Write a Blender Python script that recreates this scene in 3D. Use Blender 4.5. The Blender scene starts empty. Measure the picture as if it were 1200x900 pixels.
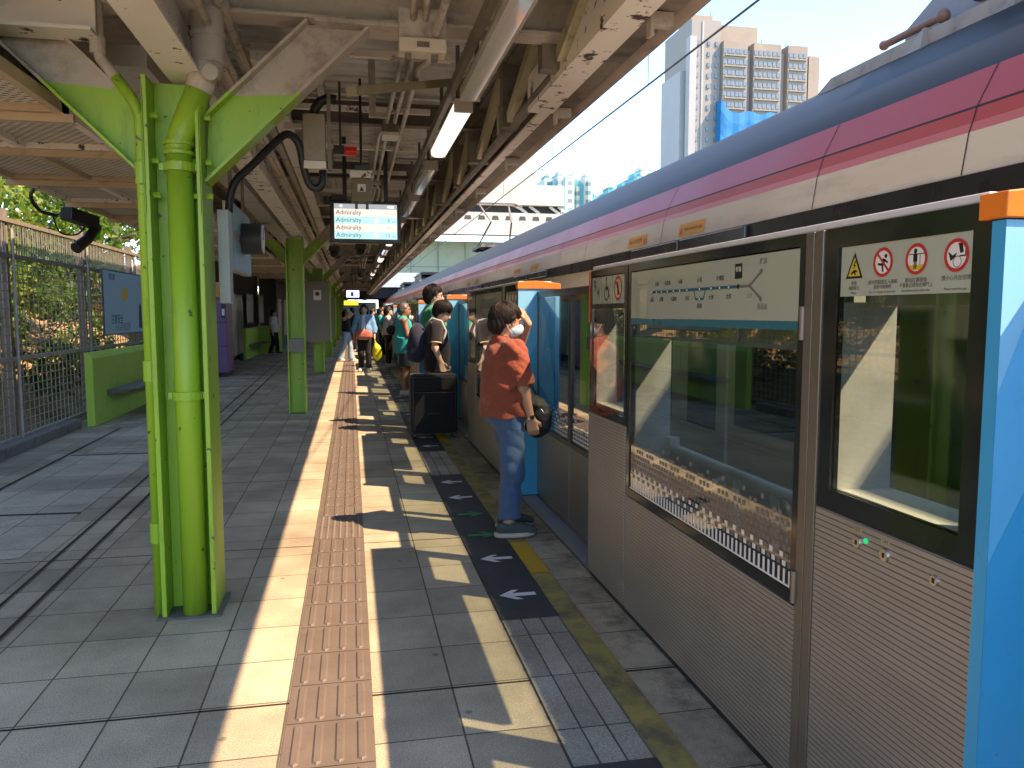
import bpy, bmesh, math, random
import numpy as np
from mathutils import Vector, Matrix

random.seed(7)
rng = np.random.default_rng(7)
SC = bpy.context.scene
COL = SC.collection
rad = math.radians

# ------------------------------------------------------------------ camera
cam_d = bpy.data.cameras.new("camera")
cam = bpy.data.objects.new("camera", cam_d)
COL.objects.link(cam)
cam_d.sensor_width = 36.0
cam_d.lens = 920.0 / 1200.0 * 36.0
cam_d.clip_end = 3000.0
cam_d.clip_start = 0.05
cam.location = (0, 0, 1.5)
cam.rotation_euler = (rad(90 - 5.155), 0, rad(-11.504))
SC.camera = cam

# ------------------------------------------------------------------ sky and sun
SUN_DIR = Vector((0.705, -0.42, 1.0)).normalized()      # from the ground towards the sun
SUN_EL = math.asin(SUN_DIR.z)
SUN_AZ = math.atan2(SUN_DIR.x, SUN_DIR.y)
world = bpy.data.worlds.new("World")
SC.world = world
world.use_nodes = True
wn, wl = world.node_tree.nodes, world.node_tree.links
wn.clear()
w_out = wn.new("ShaderNodeOutputWorld")
w_bg = wn.new("ShaderNodeBackground")
w_bg.inputs["Strength"].default_value = 0.11
sky = wn.new("ShaderNodeTexSky")
sky.sky_type = "NISHITA"
sky.sun_disc = False
sky.sun_elevation = SUN_EL
sky.sun_rotation = SUN_AZ
sky.air_density = 0.7
sky.dust_density = 0.15
sky.ozone_density = 2.0
# thin cirrus drifting over the sky, by direction
tc = wn.new("ShaderNodeTexCoord")
mp = wn.new("ShaderNodeMapping")
mp.inputs["Scale"].default_value = (1.4, 1.4, 5.0)
mp.inputs["Location"].default_value = (0.35, 0.1, 0.2)
cn = wn.new("ShaderNodeTexNoise")
cn.inputs["Scale"].default_value = 1.6
cn.inputs["Detail"].default_value = 6
cr = wn.new("ShaderNodeValToRGB")
cr.color_ramp.elements[0].position = 0.56
cr.color_ramp.elements[1].position = 0.78
cr.color_ramp.elements[1].color = (0.55, 0.55, 0.55, 1)
cm = wn.new("ShaderNodeMixRGB")
cm.inputs["Color2"].default_value = (1.5, 1.6, 1.7, 1)
wl.new(tc.outputs["Generated"], mp.inputs["Vector"])
wl.new(mp.outputs["Vector"], cn.inputs["Vector"])
wl.new(cn.outputs["Fac"], cr.inputs["Fac"])
wl.new(cr.outputs["Color"], cm.inputs["Fac"])
wl.new(sky.outputs["Color"], cm.inputs["Color1"])
ct = wn.new("ShaderNodeMixRGB")
ct.blend_type = "MULTIPLY"
ct.inputs["Fac"].default_value = 1.0
ct.inputs["Color2"].default_value = (1.0, 0.96, 0.89, 1)
wl.new(cm.outputs["Color"], ct.inputs["Color1"])
wl.new(ct.outputs["Color"], w_bg.inputs["Color"])
wl.new(w_bg.outputs["Background"], w_out.inputs["Surface"])

sun_d = bpy.data.lights.new("sun", "SUN")
sun_d.energy = 2.0
sun_d.angle = rad(0.5)
sun_d.color = (1.0, 0.69, 0.43)
sun = bpy.data.objects.new("sun", sun_d)
COL.objects.link(sun)
sun.rotation_euler = (-SUN_DIR).to_track_quat("-Z", "Y").to_euler()
sun.location = (20, -10, 30)

SC.view_settings.view_transform = "Standard"
SC.view_settings.look = "None"
SC.view_settings.gamma = 1.0
SC.view_settings.use_curve_mapping = False
SC.view_settings.exposure = 2.75
SC.cycles.max_bounces = 12
SC.cycles.diffuse_bounces = 8
SC.cycles.transparent_max_bounces = 24
SC.cycles.sample_clamp_indirect = 6.0
SC.cycles.caustics_reflective = False
SC.cycles.caustics_refractive = False
SC.cycles.use_denoising = True

# ------------------------------------------------------------------ helpers
WO = {}            # world origin of every object that parents others


def V(*a):
    return Vector(a)


def smooth_path(pts, n=6):
    """Catmull-Rom curve through the points"""
    P = [Vector(p) for p in pts]
    P = [P[0] * 2 - P[1]] + P + [P[-1] * 2 - P[-2]]
    out = []
    for i in range(1, len(P) - 2):
        a, b, c, d = P[i - 1:i + 3]
        for k in range(n):
            t = k / n
            out.append(0.5 * (2 * b + (c - a) * t + (2 * a - 5 * b + 4 * c - d) * t * t + (3 * b - a - 3 * c + d) * t ** 3))
    return out + [P[-2]]


class MB:
    """collects shapes given in world coordinates and links them as one mesh object"""

    def __init__(self):
        self.v, self.f, self.m = [], [], []

    def add(self, verts, faces, mi=0):
        o = len(self.v)
        self.v += [tuple(p) for p in verts]
        for q in faces:
            self.f.append(tuple(i + o for i in q))
            self.m.append(mi)
        return self

    def box(self, x0, x1, y0, y1, z0, z1, mi=0):
        p = [(x, y, z) for z in (z0, z1) for y in (y0, y1) for x in (x0, x1)]
        return self.add(p, [(0, 2, 3, 1), (4, 5, 7, 6), (0, 1, 5, 4), (2, 6, 7, 3), (0, 4, 6, 2), (1, 3, 7, 5)], mi)

    def beam(self, p0, p1, w, h, up=(0, 0, 1), mi=0):
        p0, p1 = Vector(p0), Vector(p1)
        d = (p1 - p0).normalized()
        s = d.cross(Vector(up))
        if s.length < 1e-5:
            s = d.cross(Vector((0, 1, 0)))
        s.normalize()
        u = s.cross(d).normalized()
        c = [p + s * (w / 2 * a) + u * (h / 2 * b) for p in (p0, p1) for a, b in ((-1, -1), (1, -1), (1, 1), (-1, 1))]
        return self.add(c, [(0, 1, 2, 3), (7, 6, 5, 4), (0, 4, 5, 1), (1, 5, 6, 2), (2, 6, 7, 3), (3, 7, 4, 0)], mi)

    def ibeam(self, p0, p1, w, h, tf=0.014, tw=0.010, up=(0, 0, 1), mi=0):
        p0, p1 = Vector(p0), Vector(p1)
        d = (p1 - p0).normalized()
        s = d.cross(Vector(up)).normalized()
        u = s.cross(d).normalized()
        o = u * (h / 2 - tf / 2)
        self.beam(p0 + o, p1 + o, w, tf, up, mi)
        self.beam(p0 - o, p1 - o, w, tf, up, mi)
        self.beam(p0, p1, tw, h - 2 * tf, up, mi)
        return self

    def tube(self, pts, r, n=10, mi=0, cap=True):
        pts = [Vector(p) for p in pts]
        rs = r if isinstance(r, (list, tuple)) else [r] * len(pts)
        rings, base = [], len(self.v)
        prev = None
        for i, p in enumerate(pts):
            d = (pts[min(i + 1, len(pts) - 1)] - pts[max(i - 1, 0)]).normalized()
            if prev is None:
                a = d.cross(Vector((0, 0, 1)))
                if a.length < 1e-3:
                    a = d.cross(Vector((0, 1, 0)))
            else:
                a = prev - d * prev.dot(d)
            a.normalize()
            prev = a
            b = d.cross(a)
            for k in range(n):
                t = 2 * math.pi * k / n
                self.v.append(tuple(p + (a * math.cos(t) + b * math.sin(t)) * rs[i]))
        for i in range(len(pts) - 1):
            for k in range(n):
                self.f.append((base + i * n + k, base + i * n + (k + 1) % n, base + (i + 1) * n + (k + 1) % n, base + (i + 1) * n + k))
                self.m.append(mi)
        if cap:
            self.f.append(tuple(base + k for k in reversed(range(n)))); self.m.append(mi)
            e = base + (len(pts) - 1) * n
            self.f.append(tuple(e + k for k in range(n))); self.m.append(mi)
        return self

    def cyl(self, p0, p1, r0, r1=None, n=16, mi=0):
        return self.tube([p0, p1], [r0, r0 if r1 is None else r1], n, mi)

    def poly(self, pts, mi=0):
        return self.add(pts, [tuple(range(len(pts)))], mi)

    def prism(self, pts, off, mi=0):
        """extrude a planar outline by the vector off"""
        n = len(pts)
        off = Vector(off)
        a = [Vector(p) for p in pts]
        q = [tuple(range(n))[::-1], tuple(range(n, 2 * n))] + [(i, (i + 1) % n, n + (i + 1) % n, n + i) for i in range(n)]
        return self.add(a + [p + off for p in a], q, mi)

    def ball(self, c, r, mi=0, n=12):
        c = Vector(c)
        r = Vector(r) if isinstance(r, (tuple, list, Vector)) else Vector((r, r, r))
        rows = n // 2
        vs = [(c.x, c.y, c.z - r.z)]
        for i in range(1, rows):
            t = math.pi * i / rows - math.pi / 2
            for k in range(n):
                p = 2 * math.pi * k / n
                vs.append((c.x + r.x * math.cos(t) * math.cos(p), c.y + r.y * math.cos(t) * math.sin(p), c.z + r.z * math.sin(t)))
        vs.append((c.x, c.y, c.z + r.z))
        fs = [(0, 1 + (k + 1) % n, 1 + k) for k in range(n)]
        for i in range(rows - 2):
            for k in range(n):
                a, b = 1 + i * n + k, 1 + i * n + (k + 1) % n
                fs.append((a, b, b + n, a + n))
        e = len(vs) - 1
        fs += [(1 + (rows - 2) * n + k, 1 + (rows - 2) * n + (k + 1) % n, e) for k in range(n)]
        return self.add(vs, fs, mi)

    def text(self, s, org, u, v, size, align="CENTER", mi=0, bold=0.0):
        """lettering in the plane u,v; size is the cap height-ish em size in metres"""
        vs, fs = text_shape(s, align, bold)
        org, u, v = Vector(org), Vector(u).normalized(), Vector(v).normalized()
        return self.add([org + u * (p[0] * size) + v * (p[1] * size) for p in vs], fs, mi)

    def build(self, name, mats, parent=None, smooth=False, bevel=0.0, kind=None, local=False):
        me = bpy.data.meshes.new(name)
        o = bpy.data.objects.new(name, me)
        org = Vector((0, 0, 0))
        if parent is not None:
            org = WO[parent.name]
        if local:
            org = Vector((0, 0, 0))
        me.from_pydata([(p[0] - org.x, p[1] - org.y, p[2] - org.z) for p in self.v], [], self.f)
        ms = mats if isinstance(mats, (list, tuple)) else [mats]
        for x in ms:
            me.materials.append(x)
        if len(ms) > 1:
            me.polygons.foreach_set("material_index", self.m)
        if smooth:
            me.polygons.foreach_set("use_smooth", [True] * len(me.polygons))
        me.update()
        COL.objects.link(o)
        if parent is not None:
            o.parent = parent
        WO[o.name] = org.copy()
        if bevel:
            b = o.modifiers.new("bevel", "BEVEL")
            b.width = bevel
            b.segments = 2
            b.limit_method = "ANGLE"
            b.harden_normals = False
        if smooth == "auto":
            me.set_sharp_from_angle(angle=rad(35))
        if kind:
            o["kind"] = kind
        return o


_TX = {}


def text_shape(s, align="CENTER", bold=0.0):
    key = (s, align, bold)
    if key not in _TX:
        cu = bpy.data.curves.new("lettering", "FONT")
        cu.body = s
        cu.align_x = align
        cu.align_y = "CENTER"
        cu.resolution_u = 2
        cu.offset = bold
        ob = bpy.data.objects.new("lettering", cu)
        COL.objects.link(ob)
        dg = bpy.context.evaluated_depsgraph_get()
        dg.update()
        ev = ob.evaluated_get(dg)
        me = ev.to_mesh()
        _TX[key] = ([tuple(v.co[:2]) for v in me.vertices], [tuple(p.vertices) for p in me.polygons])
        ev.to_mesh_clear()
        bpy.data.objects.remove(ob)
        bpy.data.curves.remove(cu)
    return _TX[key]


def tag(o, label, cat, group=None):
    o["label"] = label
    o["category"] = cat
    if group:
        o["group"] = group
    return o


def thing(name, loc, label, cat, group=None):
    o = bpy.data.objects.new(name, None)
    o.empty_display_size = 0.1
    COL.objects.link(o)
    o.location = loc
    WO[o.name] = Vector(loc)
    return tag(o, label, cat, group)


KIDS = {}


def kids(o):
    return [c for c in COL.objects if c.parent == o]


def copy_tree(o, loc, label=None, parent=None):
    """copy a thing, its parts and their sub-parts; meshes are shared"""
    c = o.copy()
    COL.objects.link(c)
    c.parent = parent
    if loc is not None:
        c.location = loc
        WO[c.name] = Vector(loc)
    if label:
        c["label"] = label
    for ch in list(o.children):
        copy_tree(ch, None, None, c)
    return c


ORD = ["first", "second", "third", "fourth", "fifth", "sixth", "seventh", "eighth", "ninth", "tenth", "eleventh", "twelfth", "thirteenth", "fourteenth"]

# ------------------------------------------------------------------ materials
def nodes(name):
    m = bpy.data.materials.new(name)
    m.use_nodes = True
    nt = m.node_tree
    return m, nt, nt.nodes, nt.links, nt.nodes["Principled BSDF"]


def mat(name, col, rough=0.6, metal=0.0, var=0.18, scale=5.0, bump=0.0, bscale=60.0, dirt=None, dscale=2.5, dlo=0.5, dhi=0.72, spec=0.5, stretch=(1, 1, 1), coat=0.0, sheen=0.0, rvar=0.12, chips=None, cscale=22, clo=0.66):
    m, nt, N, L, P = nodes(name)
    t = N.new("ShaderNodeTexCoord")
    mpn = N.new("ShaderNodeMapping")
    mpn.inputs["Scale"].default_value = stretch
    L.new(t.outputs["Object"], mpn.inputs["Vector"])
    n1 = N.new("ShaderNodeTexNoise")
    n1.inputs["Scale"].default_value = scale
    n1.inputs["Detail"].default_value = 5
    L.new(mpn.outputs["Vector"], n1.inputs["Vector"])
    mx = N.new("ShaderNodeMixRGB")
    c = np.array(col[:3])
    mx.inputs["Color1"].default_value = (*np.clip(c * (1 - var * 1.6), 0, 1), 1)
    mx.inputs["Color2"].default_value = (*np.clip(c * (1 + var * 1.6), 0, 1), 1)
    L.new(n1.outputs["Fac"], mx.inputs["Fac"])
    out = mx.outputs["Color"]
    if dirt is not None:
        n2 = N.new("ShaderNodeTexNoise")
        n2.inputs["Scale"].default_value = dscale
        n2.inputs["Detail"].default_value = 8
        n2.inputs["Roughness"].default_value = 0.7
        L.new(mpn.outputs["Vector"], n2.inputs["Vector"])
        r = N.new("ShaderNodeValToRGB")
        r.color_ramp.elements[0].position = dlo
        r.color_ramp.elements[1].position = dhi
        L.new(n2.outputs["Fac"], r.inputs["Fac"])
        m2 = N.new("ShaderNodeMixRGB")
        L.new(r.outputs["Color"], m2.inputs["Fac"])
        L.new(out, m2.inputs["Color1"])
        m2.inputs["Color2"].default_value = (*dirt, 1)
        out = m2.outputs["Color"]
    if chips is not None:
        n4 = N.new("ShaderNodeTexNoise")
        n4.inputs["Scale"].default_value = cscale
        n4.inputs["Detail"].default_value = 3
        L.new(t.outputs["Object"], n4.inputs["Vector"])
        r4 = N.new("ShaderNodeValToRGB")
        r4.color_ramp.elements[0].position = clo
        r4.color_ramp.elements[1].position = clo + 0.02
        L.new(n4.outputs["Fac"], r4.inputs["Fac"])
        m4 = N.new("ShaderNodeMixRGB")
        L.new(r4.outputs["Color"], m4.inputs["Fac"])
        L.new(out, m4.inputs["Color1"])
        m4.inputs["Color2"].default_value = (*chips, 1)
        out = m4.outputs["Color"]
    L.new(out, P.inputs["Base Color"])
    rr = N.new("ShaderNodeMapRange")
    rr.inputs["To Min"].default_value = max(rough - rvar, 0.02)
    rr.inputs["To Max"].default_value = min(rough + rvar, 1)
    L.new(n1.outputs["Fac"], rr.inputs["Value"])
    L.new(rr.outputs["Result"], P.inputs["Roughness"])
    P.inputs["Metallic"].default_value = metal
    P.inputs["Specular IOR Level"].default_value = spec
    P.inputs["Coat Weight"].default_value = coat
    P.inputs["Sheen Weight"].default_value = sheen
    if bump:
        n3 = N.new("ShaderNodeTexNoise")
        n3.inputs["Scale"].default_value = bscale
        n3.inputs["Detail"].default_value = 4
        L.new(mpn.outputs["Vector"], n3.inputs["Vector"])
        b = N.new("ShaderNodeBump")
        b.inputs["Strength"].default_value = bump
        b.inputs["Distance"].default_value = 0.02
        L.new(n3.outputs["Fac"], b.inputs["Height"])
        L.new(b.outputs["Normal"], P.inputs["Normal"])
    return m


def glass_mat(name, tint, refl=1.5, base=0.03, rough=0.01, opaque=None):
    """see-through sheet: tinted transparency under a Fresnel reflection; opaque mixes in a film of that colour"""
    m, nt, N, L, P = nodes(name)
    N.remove(P)
    out = N["Material Output"]
    tr = N.new("ShaderNodeBsdfTransparent")
    tr.inputs["Color"].default_value = (*tint, 1)
    gl = N.new("ShaderNodeBsdfGlossy")
    gl.inputs["Roughness"].default_value = rough
    gl.inputs["Color"].default_value = (0.95, 0.97, 1, 1)
    lw = N.new("ShaderNodeLayerWeight")
    lw.inputs["Blend"].default_value = 0.5
    fr = N.new("ShaderNodeMath")
    fr.operation = "POWER"
    fr.inputs[1].default_value = 4.0
    L.new(lw.outputs["Facing"], fr.inputs[0])
    ma = N.new("ShaderNodeMath")
    ma.operation = "MULTIPLY_ADD"
    ma.use_clamp = True
    ma.inputs[1].default_value = refl
    ma.inputs[2].default_value = base
    L.new(fr.outputs[0], ma.inputs[0])
    mx = N.new("ShaderNodeMixShader")
    L.new(ma.outputs[0], mx.inputs["Fac"])
    under = tr.outputs[0]
    if opaque:
        df = N.new("ShaderNodeBsdfDiffuse")
        df.inputs["Color"].default_value = (*opaque[0], 1)
        m0 = N.new("ShaderNodeMixShader")
        m0.inputs["Fac"].default_value = opaque[1]
        L.new(tr.outputs[0], m0.inputs[1])
        L.new(df.outputs[0], m0.inputs[2])
        under = m0.outputs[0]
    L.new(under, mx.inputs[1])
    L.new(gl.outputs[0], mx.inputs[2])
    L.new(mx.outputs[0], out.inputs["Surface"])
    return m


def emit_mat(name, col, strength, rough=0.3):
    m, nt, N, L, P = nodes(name)
    P.inputs["Base Color"].default_value = (*[min(c * 0.6, 1) for c in col], 1)
    P.inputs["Emission Color"].default_value = (*col, 1)
    P.inputs["Emission Strength"].default_value = strength
    P.inputs["Roughness"].default_value = rough
    return m


GREEN = mat("lime green paint", (0.30, 0.52, 0.030), 0.42, var=0.08, scale=3, bump=0.06, bscale=30, dirt=(0.13, 0.20, 0.035), dscale=7, dlo=0.54, dhi=0.80, stretch=(1, 1, 0.22), chips=(0.10, 0.13, 0.04), cscale=17, clo=0.69)
STEEL = mat("dusty cream steel paint", (0.50, 0.465, 0.41), 0.65, var=0.2, scale=4, dirt=(0.19, 0.17, 0.145), dscale=4, dlo=0.48, dhi=0.72, bump=0.15, bscale=25)
STEEL_PALE = mat("pale flaking steel paint", (0.80, 0.775, 0.72), 0.6, var=0.08, scale=4, dirt=(0.05, 0.04, 0.033), dscale=8, dlo=0.575, dhi=0.615, bump=0.12, bscale=20)
STEEL_DARK = mat("grimy brown steel", (0.19, 0.17, 0.145), 0.7, var=0.25, scale=4, dirt=(0.045, 0.038, 0.032), dscale=3, bump=0.2, bscale=25)
OLIVE = mat("old olive cream paint", (0.42, 0.39, 0.25), 0.6, var=0.12, dirt=(0.15, 0.13, 0.09), dscale=5, dlo=0.55)
DECK = mat("galvanised roof sheet", (0.66, 0.65, 0.62), 0.42, metal=0.25, var=0.2, scale=1.2, dirt=(0.24, 0.21, 0.17), dscale=1.2, dlo=0.45, dhi=0.8)
GALV = mat("grey galvanised conduit", (0.52, 0.48, 0.41), 0.5, metal=0.2, var=0.15, dirt=(0.14, 0.12, 0.1), dscale=8)
TRAY = mat("cable trunking paint", (0.64, 0.60, 0.54), 0.6, var=0.1, dirt=(0.12, 0.10, 0.085), dscale=9, dlo=0.6, dhi=0.66)
BLACK = mat("black rubber", (0.012, 0.012, 0.012), 0.5, var=0.1)
BLACKP = mat("black plastic casing", (0.02, 0.02, 0.022), 0.35, var=0.1)
DARKGREY = mat("dark grey casing", (0.045, 0.055, 0.06), 0.45, var=0.1)
WHITE = mat("white paint", (0.72, 0.72, 0.70), 0.5, var=0.04, scale=3, dirt=(0.5, 0.49, 0.46), dscale=3)
BEIGEBOX = mat("beige metal box", (0.27, 0.22, 0.145), 0.5, var=0.08, dirt=(0.18, 0.15, 0.1), dscale=5)
KHAKIBOX = mat("khaki metal box", (0.19, 0.175, 0.10), 0.5, var=0.08)
CREAMPLATE = mat("cream plate", (0.62, 0.57, 0.46), 0.5, var=0.05)
CONC = mat("grey concrete", (0.24, 0.23, 0.20), 0.85, var=0.2, scale=6, dirt=(0.11, 0.10, 0.085), dscale=4, bump=0.3, bscale=50)
CHROME = mat("polished steel", (0.6, 0.58, 0.54), 0.22, metal=1.0, var=0.06)
ALU = mat("brushed aluminium rail", (0.80, 0.80, 0.79), 0.4, metal=0.1, var=0.05)
SIGNRED = mat("sign red", (0.50, 0.03, 0.03), 0.4, var=0.04)
SIGNBLACK = mat("print black", (0.015, 0.015, 0.015), 0.4, var=0.02)
SIGNYEL = mat("sign yellow", (0.62, 0.48, 0.05), 0.4, var=0.04)
SIGNWHITE = mat("print white", (0.75, 0.75, 0.72), 0.5, var=0.03)
YELLOW = mat("yellow plastic", (0.75, 0.62, 0.02), 0.4, var=0.08)
# ------------------------------------------------------------------ ground, track bed, platform floor
YEND = 88.0


def floor_material(name, base, zone=True, tile=(0.32, 0.38), shift=(0.05, 0.0)):
    m, nt, N, L, P = nodes(name)
    t = N.new("ShaderNodeTexCoord")
    mp = N.new("ShaderNodeMapping")
    mp.inputs["Location"].default_value = (-shift[0], -shift[1], 0)
    L.new(t.outputs["Object"], mp.inputs["Vector"])
    br = N.new("ShaderNodeTexBrick")
    br.offset = 0.0
    br.inputs["Scale"].default_value = 1.0
    br.inputs["Brick Width"].default_value = tile[0]
    br.inputs["Row Height"].default_value = tile[1]
    br.inputs["Mortar Size"].default_value = 0.0042
    br.inputs["Mortar Smooth"].default_value = 0.3
    b = np.array(base)
    br.inputs["Color1"].default_value = (*(b * 0.78), 1)
    br.inputs["Color2"].default_value = (*(b * 1.16), 1)
    br.inputs["Mortar"].default_value = (*(b * 0.25), 1)
    L.new(mp.outputs["Vector"], br.inputs["Vector"])
    # granite speckle
    sp = N.new("ShaderNodeTexNoise")
    sp.inputs["Scale"].default_value = 170
    sp.inputs["Detail"].default_value = 2
    L.new(t.outputs["Object"], sp.inputs["Vector"])
    spr = N.new("ShaderNodeMapRange")
    spr.inputs["From Min"].default_value = 0.3
    spr.inputs["From Max"].default_value = 0.7
    spr.inputs["To Min"].default_value = 0.70
    spr.inputs["To Max"].default_value = 1.28
    L.new(sp.outputs["Fac"], spr.inputs["Value"])
    m1 = N.new("ShaderNodeMixRGB")
    m1.blend_type = "MULTIPLY"
    m1.inputs["Fac"].default_value = 1
    L.new(br.outputs["Color"], m1.inputs["Color1"])
    L.new(spr.outputs["Result"], m1.inputs["Color2"])
    # trodden gum spots
    vo = N.new("ShaderNodeTexVoronoi")
    vo.inputs["Scale"].default_value = 3.3
    vo.inputs["Randomness"].default_value = 1.0
    L.new(t.outputs["Object"], vo.inputs["Vector"])
    vr = N.new("ShaderNodeMapRange")
    vr.inputs["From Min"].default_value = 0.035
    vr.inputs["From Max"].default_value = 0.06
    vr.inputs["To Min"].default_value = 0.55
    vr.inputs["To Max"].default_value = 1.0
    L.new(vo.outputs["Distance"], vr.inputs["Value"])
    # worn-in dirt: broad and fine
    d1 = N.new("ShaderNodeTexNoise")
    d1.inputs["Scale"].default_value = 1.1
    d1.inputs["Detail"].default_value = 9
    d1.inputs["Roughness"].default_value = 0.68
    L.new(t.outputs["Object"], d1.inputs["Vector"])
    dr = N.new("ShaderNodeMapRange")
    dr.inputs["From Min"].default_value = 0.32
    dr.inputs["From Max"].default_value = 0.68
    dr.inputs["To Min"].default_value = 0.62
    dr.inputs["To Max"].default_value = 1.2
    L.new(d1.outputs["Fac"], dr.inputs["Value"])
    dg = N.new("ShaderNodeMath")
    dg.operation = "MULTIPLY"
    L.new(dr.outputs["Result"], dg.inputs[0])
    L.new(vr.outputs["Result"], dg.inputs[1])
    m2 = N.new("ShaderNodeMixRGB")
    m2.blend_type = "MULTIPLY"
    m2.inputs["Fac"].default_value = 1
    L.new(m1.outputs["Color"], m2.inputs["Color1"])
    L.new(dg.outputs[0], m2.inputs["Color2"])
    col = m2.outputs["Color"]
    se = N.new("ShaderNodeSeparateXYZ")
    L.new(t.outputs["Object"], se.inputs[0])

    def math_(op, a, b_=None, c=None):
        n = N.new("ShaderNodeMath")
        n.operation = op
        for i, x in enumerate((a, b_, c)):
            if x is None:
                continue
            if isinstance(x, (int, float)):
                n.inputs[i].default_value = x
            else:
                L.new(x, n.inputs[i])
        return n.outputs[0]
    # black gum-stained patches along the foot of the gates
    if zone:
        g = N.new("ShaderNodeTexNoise")
        g.inputs["Scale"].default_value = 6
        g.inputs["Detail"].default_value = 8
        g.inputs["Roughness"].default_value = 0.75
        L.new(t.outputs["Object"], g.inputs["Vector"])
        near = math_("SMOOTH_MIN", math_("MULTIPLY", math_("SUBTRACT", se.outputs["X"], 1.02), 4.0), 1.0, 0.1)
        near = math_("MAXIMUM", near, 0.0)
        s = N.new("ShaderNodeValToRGB")
        s.color_ramp.elements[0].position = 0.47
        s.color_ramp.elements[1].position = 0.66
        L.new(g.outputs["Fac"], s.inputs["Fac"])
        f = math_("MULTIPLY", math_("MULTIPLY", near, s.outputs["Color"]), 0.75)
        m3 = N.new("ShaderNodeMixRGB")
        L.new(f, m3.inputs["Fac"])
        L.new(col, m3.inputs["Color1"])
        m3.inputs["Color2"].default_value = (0.05, 0.045, 0.032, 1)
        col = m3.outputs["Color"]
        # open black movement joints every few slabs
        yy = math_("SUBTRACT", math_("FLOORED_MODULO", math_("SUBTRACT", se.outputs["Y"], 3.02 - 1.05), 2.1), 1.05)
        line = math_("LESS_THAN", math_("ABSOLUTE", yy), 0.007)
        m4 = N.new("ShaderNodeMixRGB")
        L.new(line, m4.inputs["Fac"])
        L.new(col, m4.inputs["Color1"])
        m4.inputs["Color2"].default_value = (0.015, 0.014, 0.012, 1)
        col = m4.outputs["Color"]
    L.new(col, P.inputs["Base Color"])
    P.inputs["Roughness"].default_value = 0.72
    P.inputs["Specular IOR Level"].default_value = 0.35
    bp = N.new("ShaderNodeBump")
    bp.inputs["Strength"].default_value = 0.5
    bp.inputs["Distance"].default_value = 0.004
    h = math_("ADD", math_("MULTIPLY", math_("SUBTRACT", 1.0, br.outputs["Fac"]), 1.0), math_("MULTIPLY", sp.outputs["Fac"], 0.35))
    L.new(h, bp.inputs["Height"])
    L.new(bp.outputs["Normal"], P.inputs["Normal"])
    return m


FLOOR = floor_material("grey granite slabs", (0.45, 0.388, 0.285))
FLOOR_PALE = floor_material("pale new slabs", (0.50, 0.44, 0.335), zone=False, tile=(0.4, 0.6))
BALLAST = mat("grey brown ballast", (0.24, 0.21, 0.175), 0.95, var=0.5, scale=30, bump=1.0, bscale=35)
EARTH = mat("dry tan earth", (0.26, 0.18, 0.085), 0.95, var=0.35, scale=3, dirt=(0.10, 0.09, 0.04), dscale=1.3, dlo=0.48, dhi=0.62, bump=0.8, bscale=8)
TACT = mat("brown tactile tile", (0.14, 0.113, 0.095), 0.55, var=0.14, scale=7, dirt=(0.10, 0.08, 0.066), dscale=14, dlo=0.55, bump=0.05)
YLINE = mat("worn yellow line paint", (0.40, 0.32, 0.095), 0.6, var=0.15, scale=6, dirt=(0.17, 0.15, 0.085), dscale=5, dlo=0.42, dhi=0.62)
YFRESH = mat("fresh yellow line paint", (0.62, 0.38, 0.02), 0.5, var=0.08, dirt=(0.3, 0.2, 0.05), dscale=9, dlo=0.6)
MAT = mat("charcoal floor film", (0.045, 0.047, 0.05), 0.6, var=0.25, scale=9, dirt=(0.10, 0.10, 0.095), dscale=6, dlo=0.55, dhi=0.8)
ARROW = mat("white arrow print", (0.80, 0.80, 0.78), 0.6, var=0.08, dirt=(0.4, 0.4, 0.39), dscale=14, dlo=0.58)
ARROWG = mat("green arrow print", (0.05, 0.30, 0.11), 0.6, var=0.1, dirt=(0.06, 0.09, 0.07), dscale=16, dlo=0.5)
THRESH = mat("ribbed metal threshold", (0.36, 0.36, 0.37), 0.42, metal=0.7, var=0.12, bump=0.5, bscale=120)
SLOT = mat("black drain slot", (0.018, 0.017, 0.015), 0.8, var=0.2)

g = MB()
g.poly([(-900, -300, -1.25), (900, -300, -1.25), (900, 1500, -1.25), (-900, 1500, -1.25)])
o = g.build("ground", mat("far ground", (0.14, 0.15, 0.11), 0.9, var=0.3, scale=0.05)); o["kind"] = "structure"
g = MB()
g.box(2.05, 13.0, -14, 120, -1.3, -1.12)
o = g.build("track_bed", BALLAST); o["kind"] = "structure"
g = MB()
g.box(-3.72, 2.05, -9, YEND, -1.3, 0.0)
o = g.build("platform_floor", [FLOOR]); o["kind"] = "structure"
g = MB()
g.poly([(-2.92, 5.2, 0.004), (-2.02, 5.2, 0.004), (-2.06, 8.9, 0.004), (-2.92, 8.9, 0.004)])
o = g.build("pale_paving", FLOOR_PALE); o["kind"] = "structure"
g = MB()
for (xa, ya), (xb, yb), w in (((-1.60, 2.5), (-2.05, 27), 0.020), ((-1.76, 2.5), (-2.30, 27), 0.018), ((-2.95, 4.2), (-3.0, 11.0), 0.022)):
    g.poly([(xa, ya, 0.008), (xa + w, ya, 0.008), (xb + w, yb, 0.008), (xb, yb, 0.008)])
g.poly([(-2.92, 8.9, 0.009), (-2.02, 8.9, 0.009), (-2.02, 8.94, 0.009), (-2.92, 8.94, 0.009)])
g.poly([(-2.92, 6.35, 0.009), (-2.02, 6.3, 0.009), (-2.02, 6.33, 0.009), (-2.92, 6.38, 0.009)])
o = g.build("drain_channel", SLOT); o["kind"] = "structure"

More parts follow.
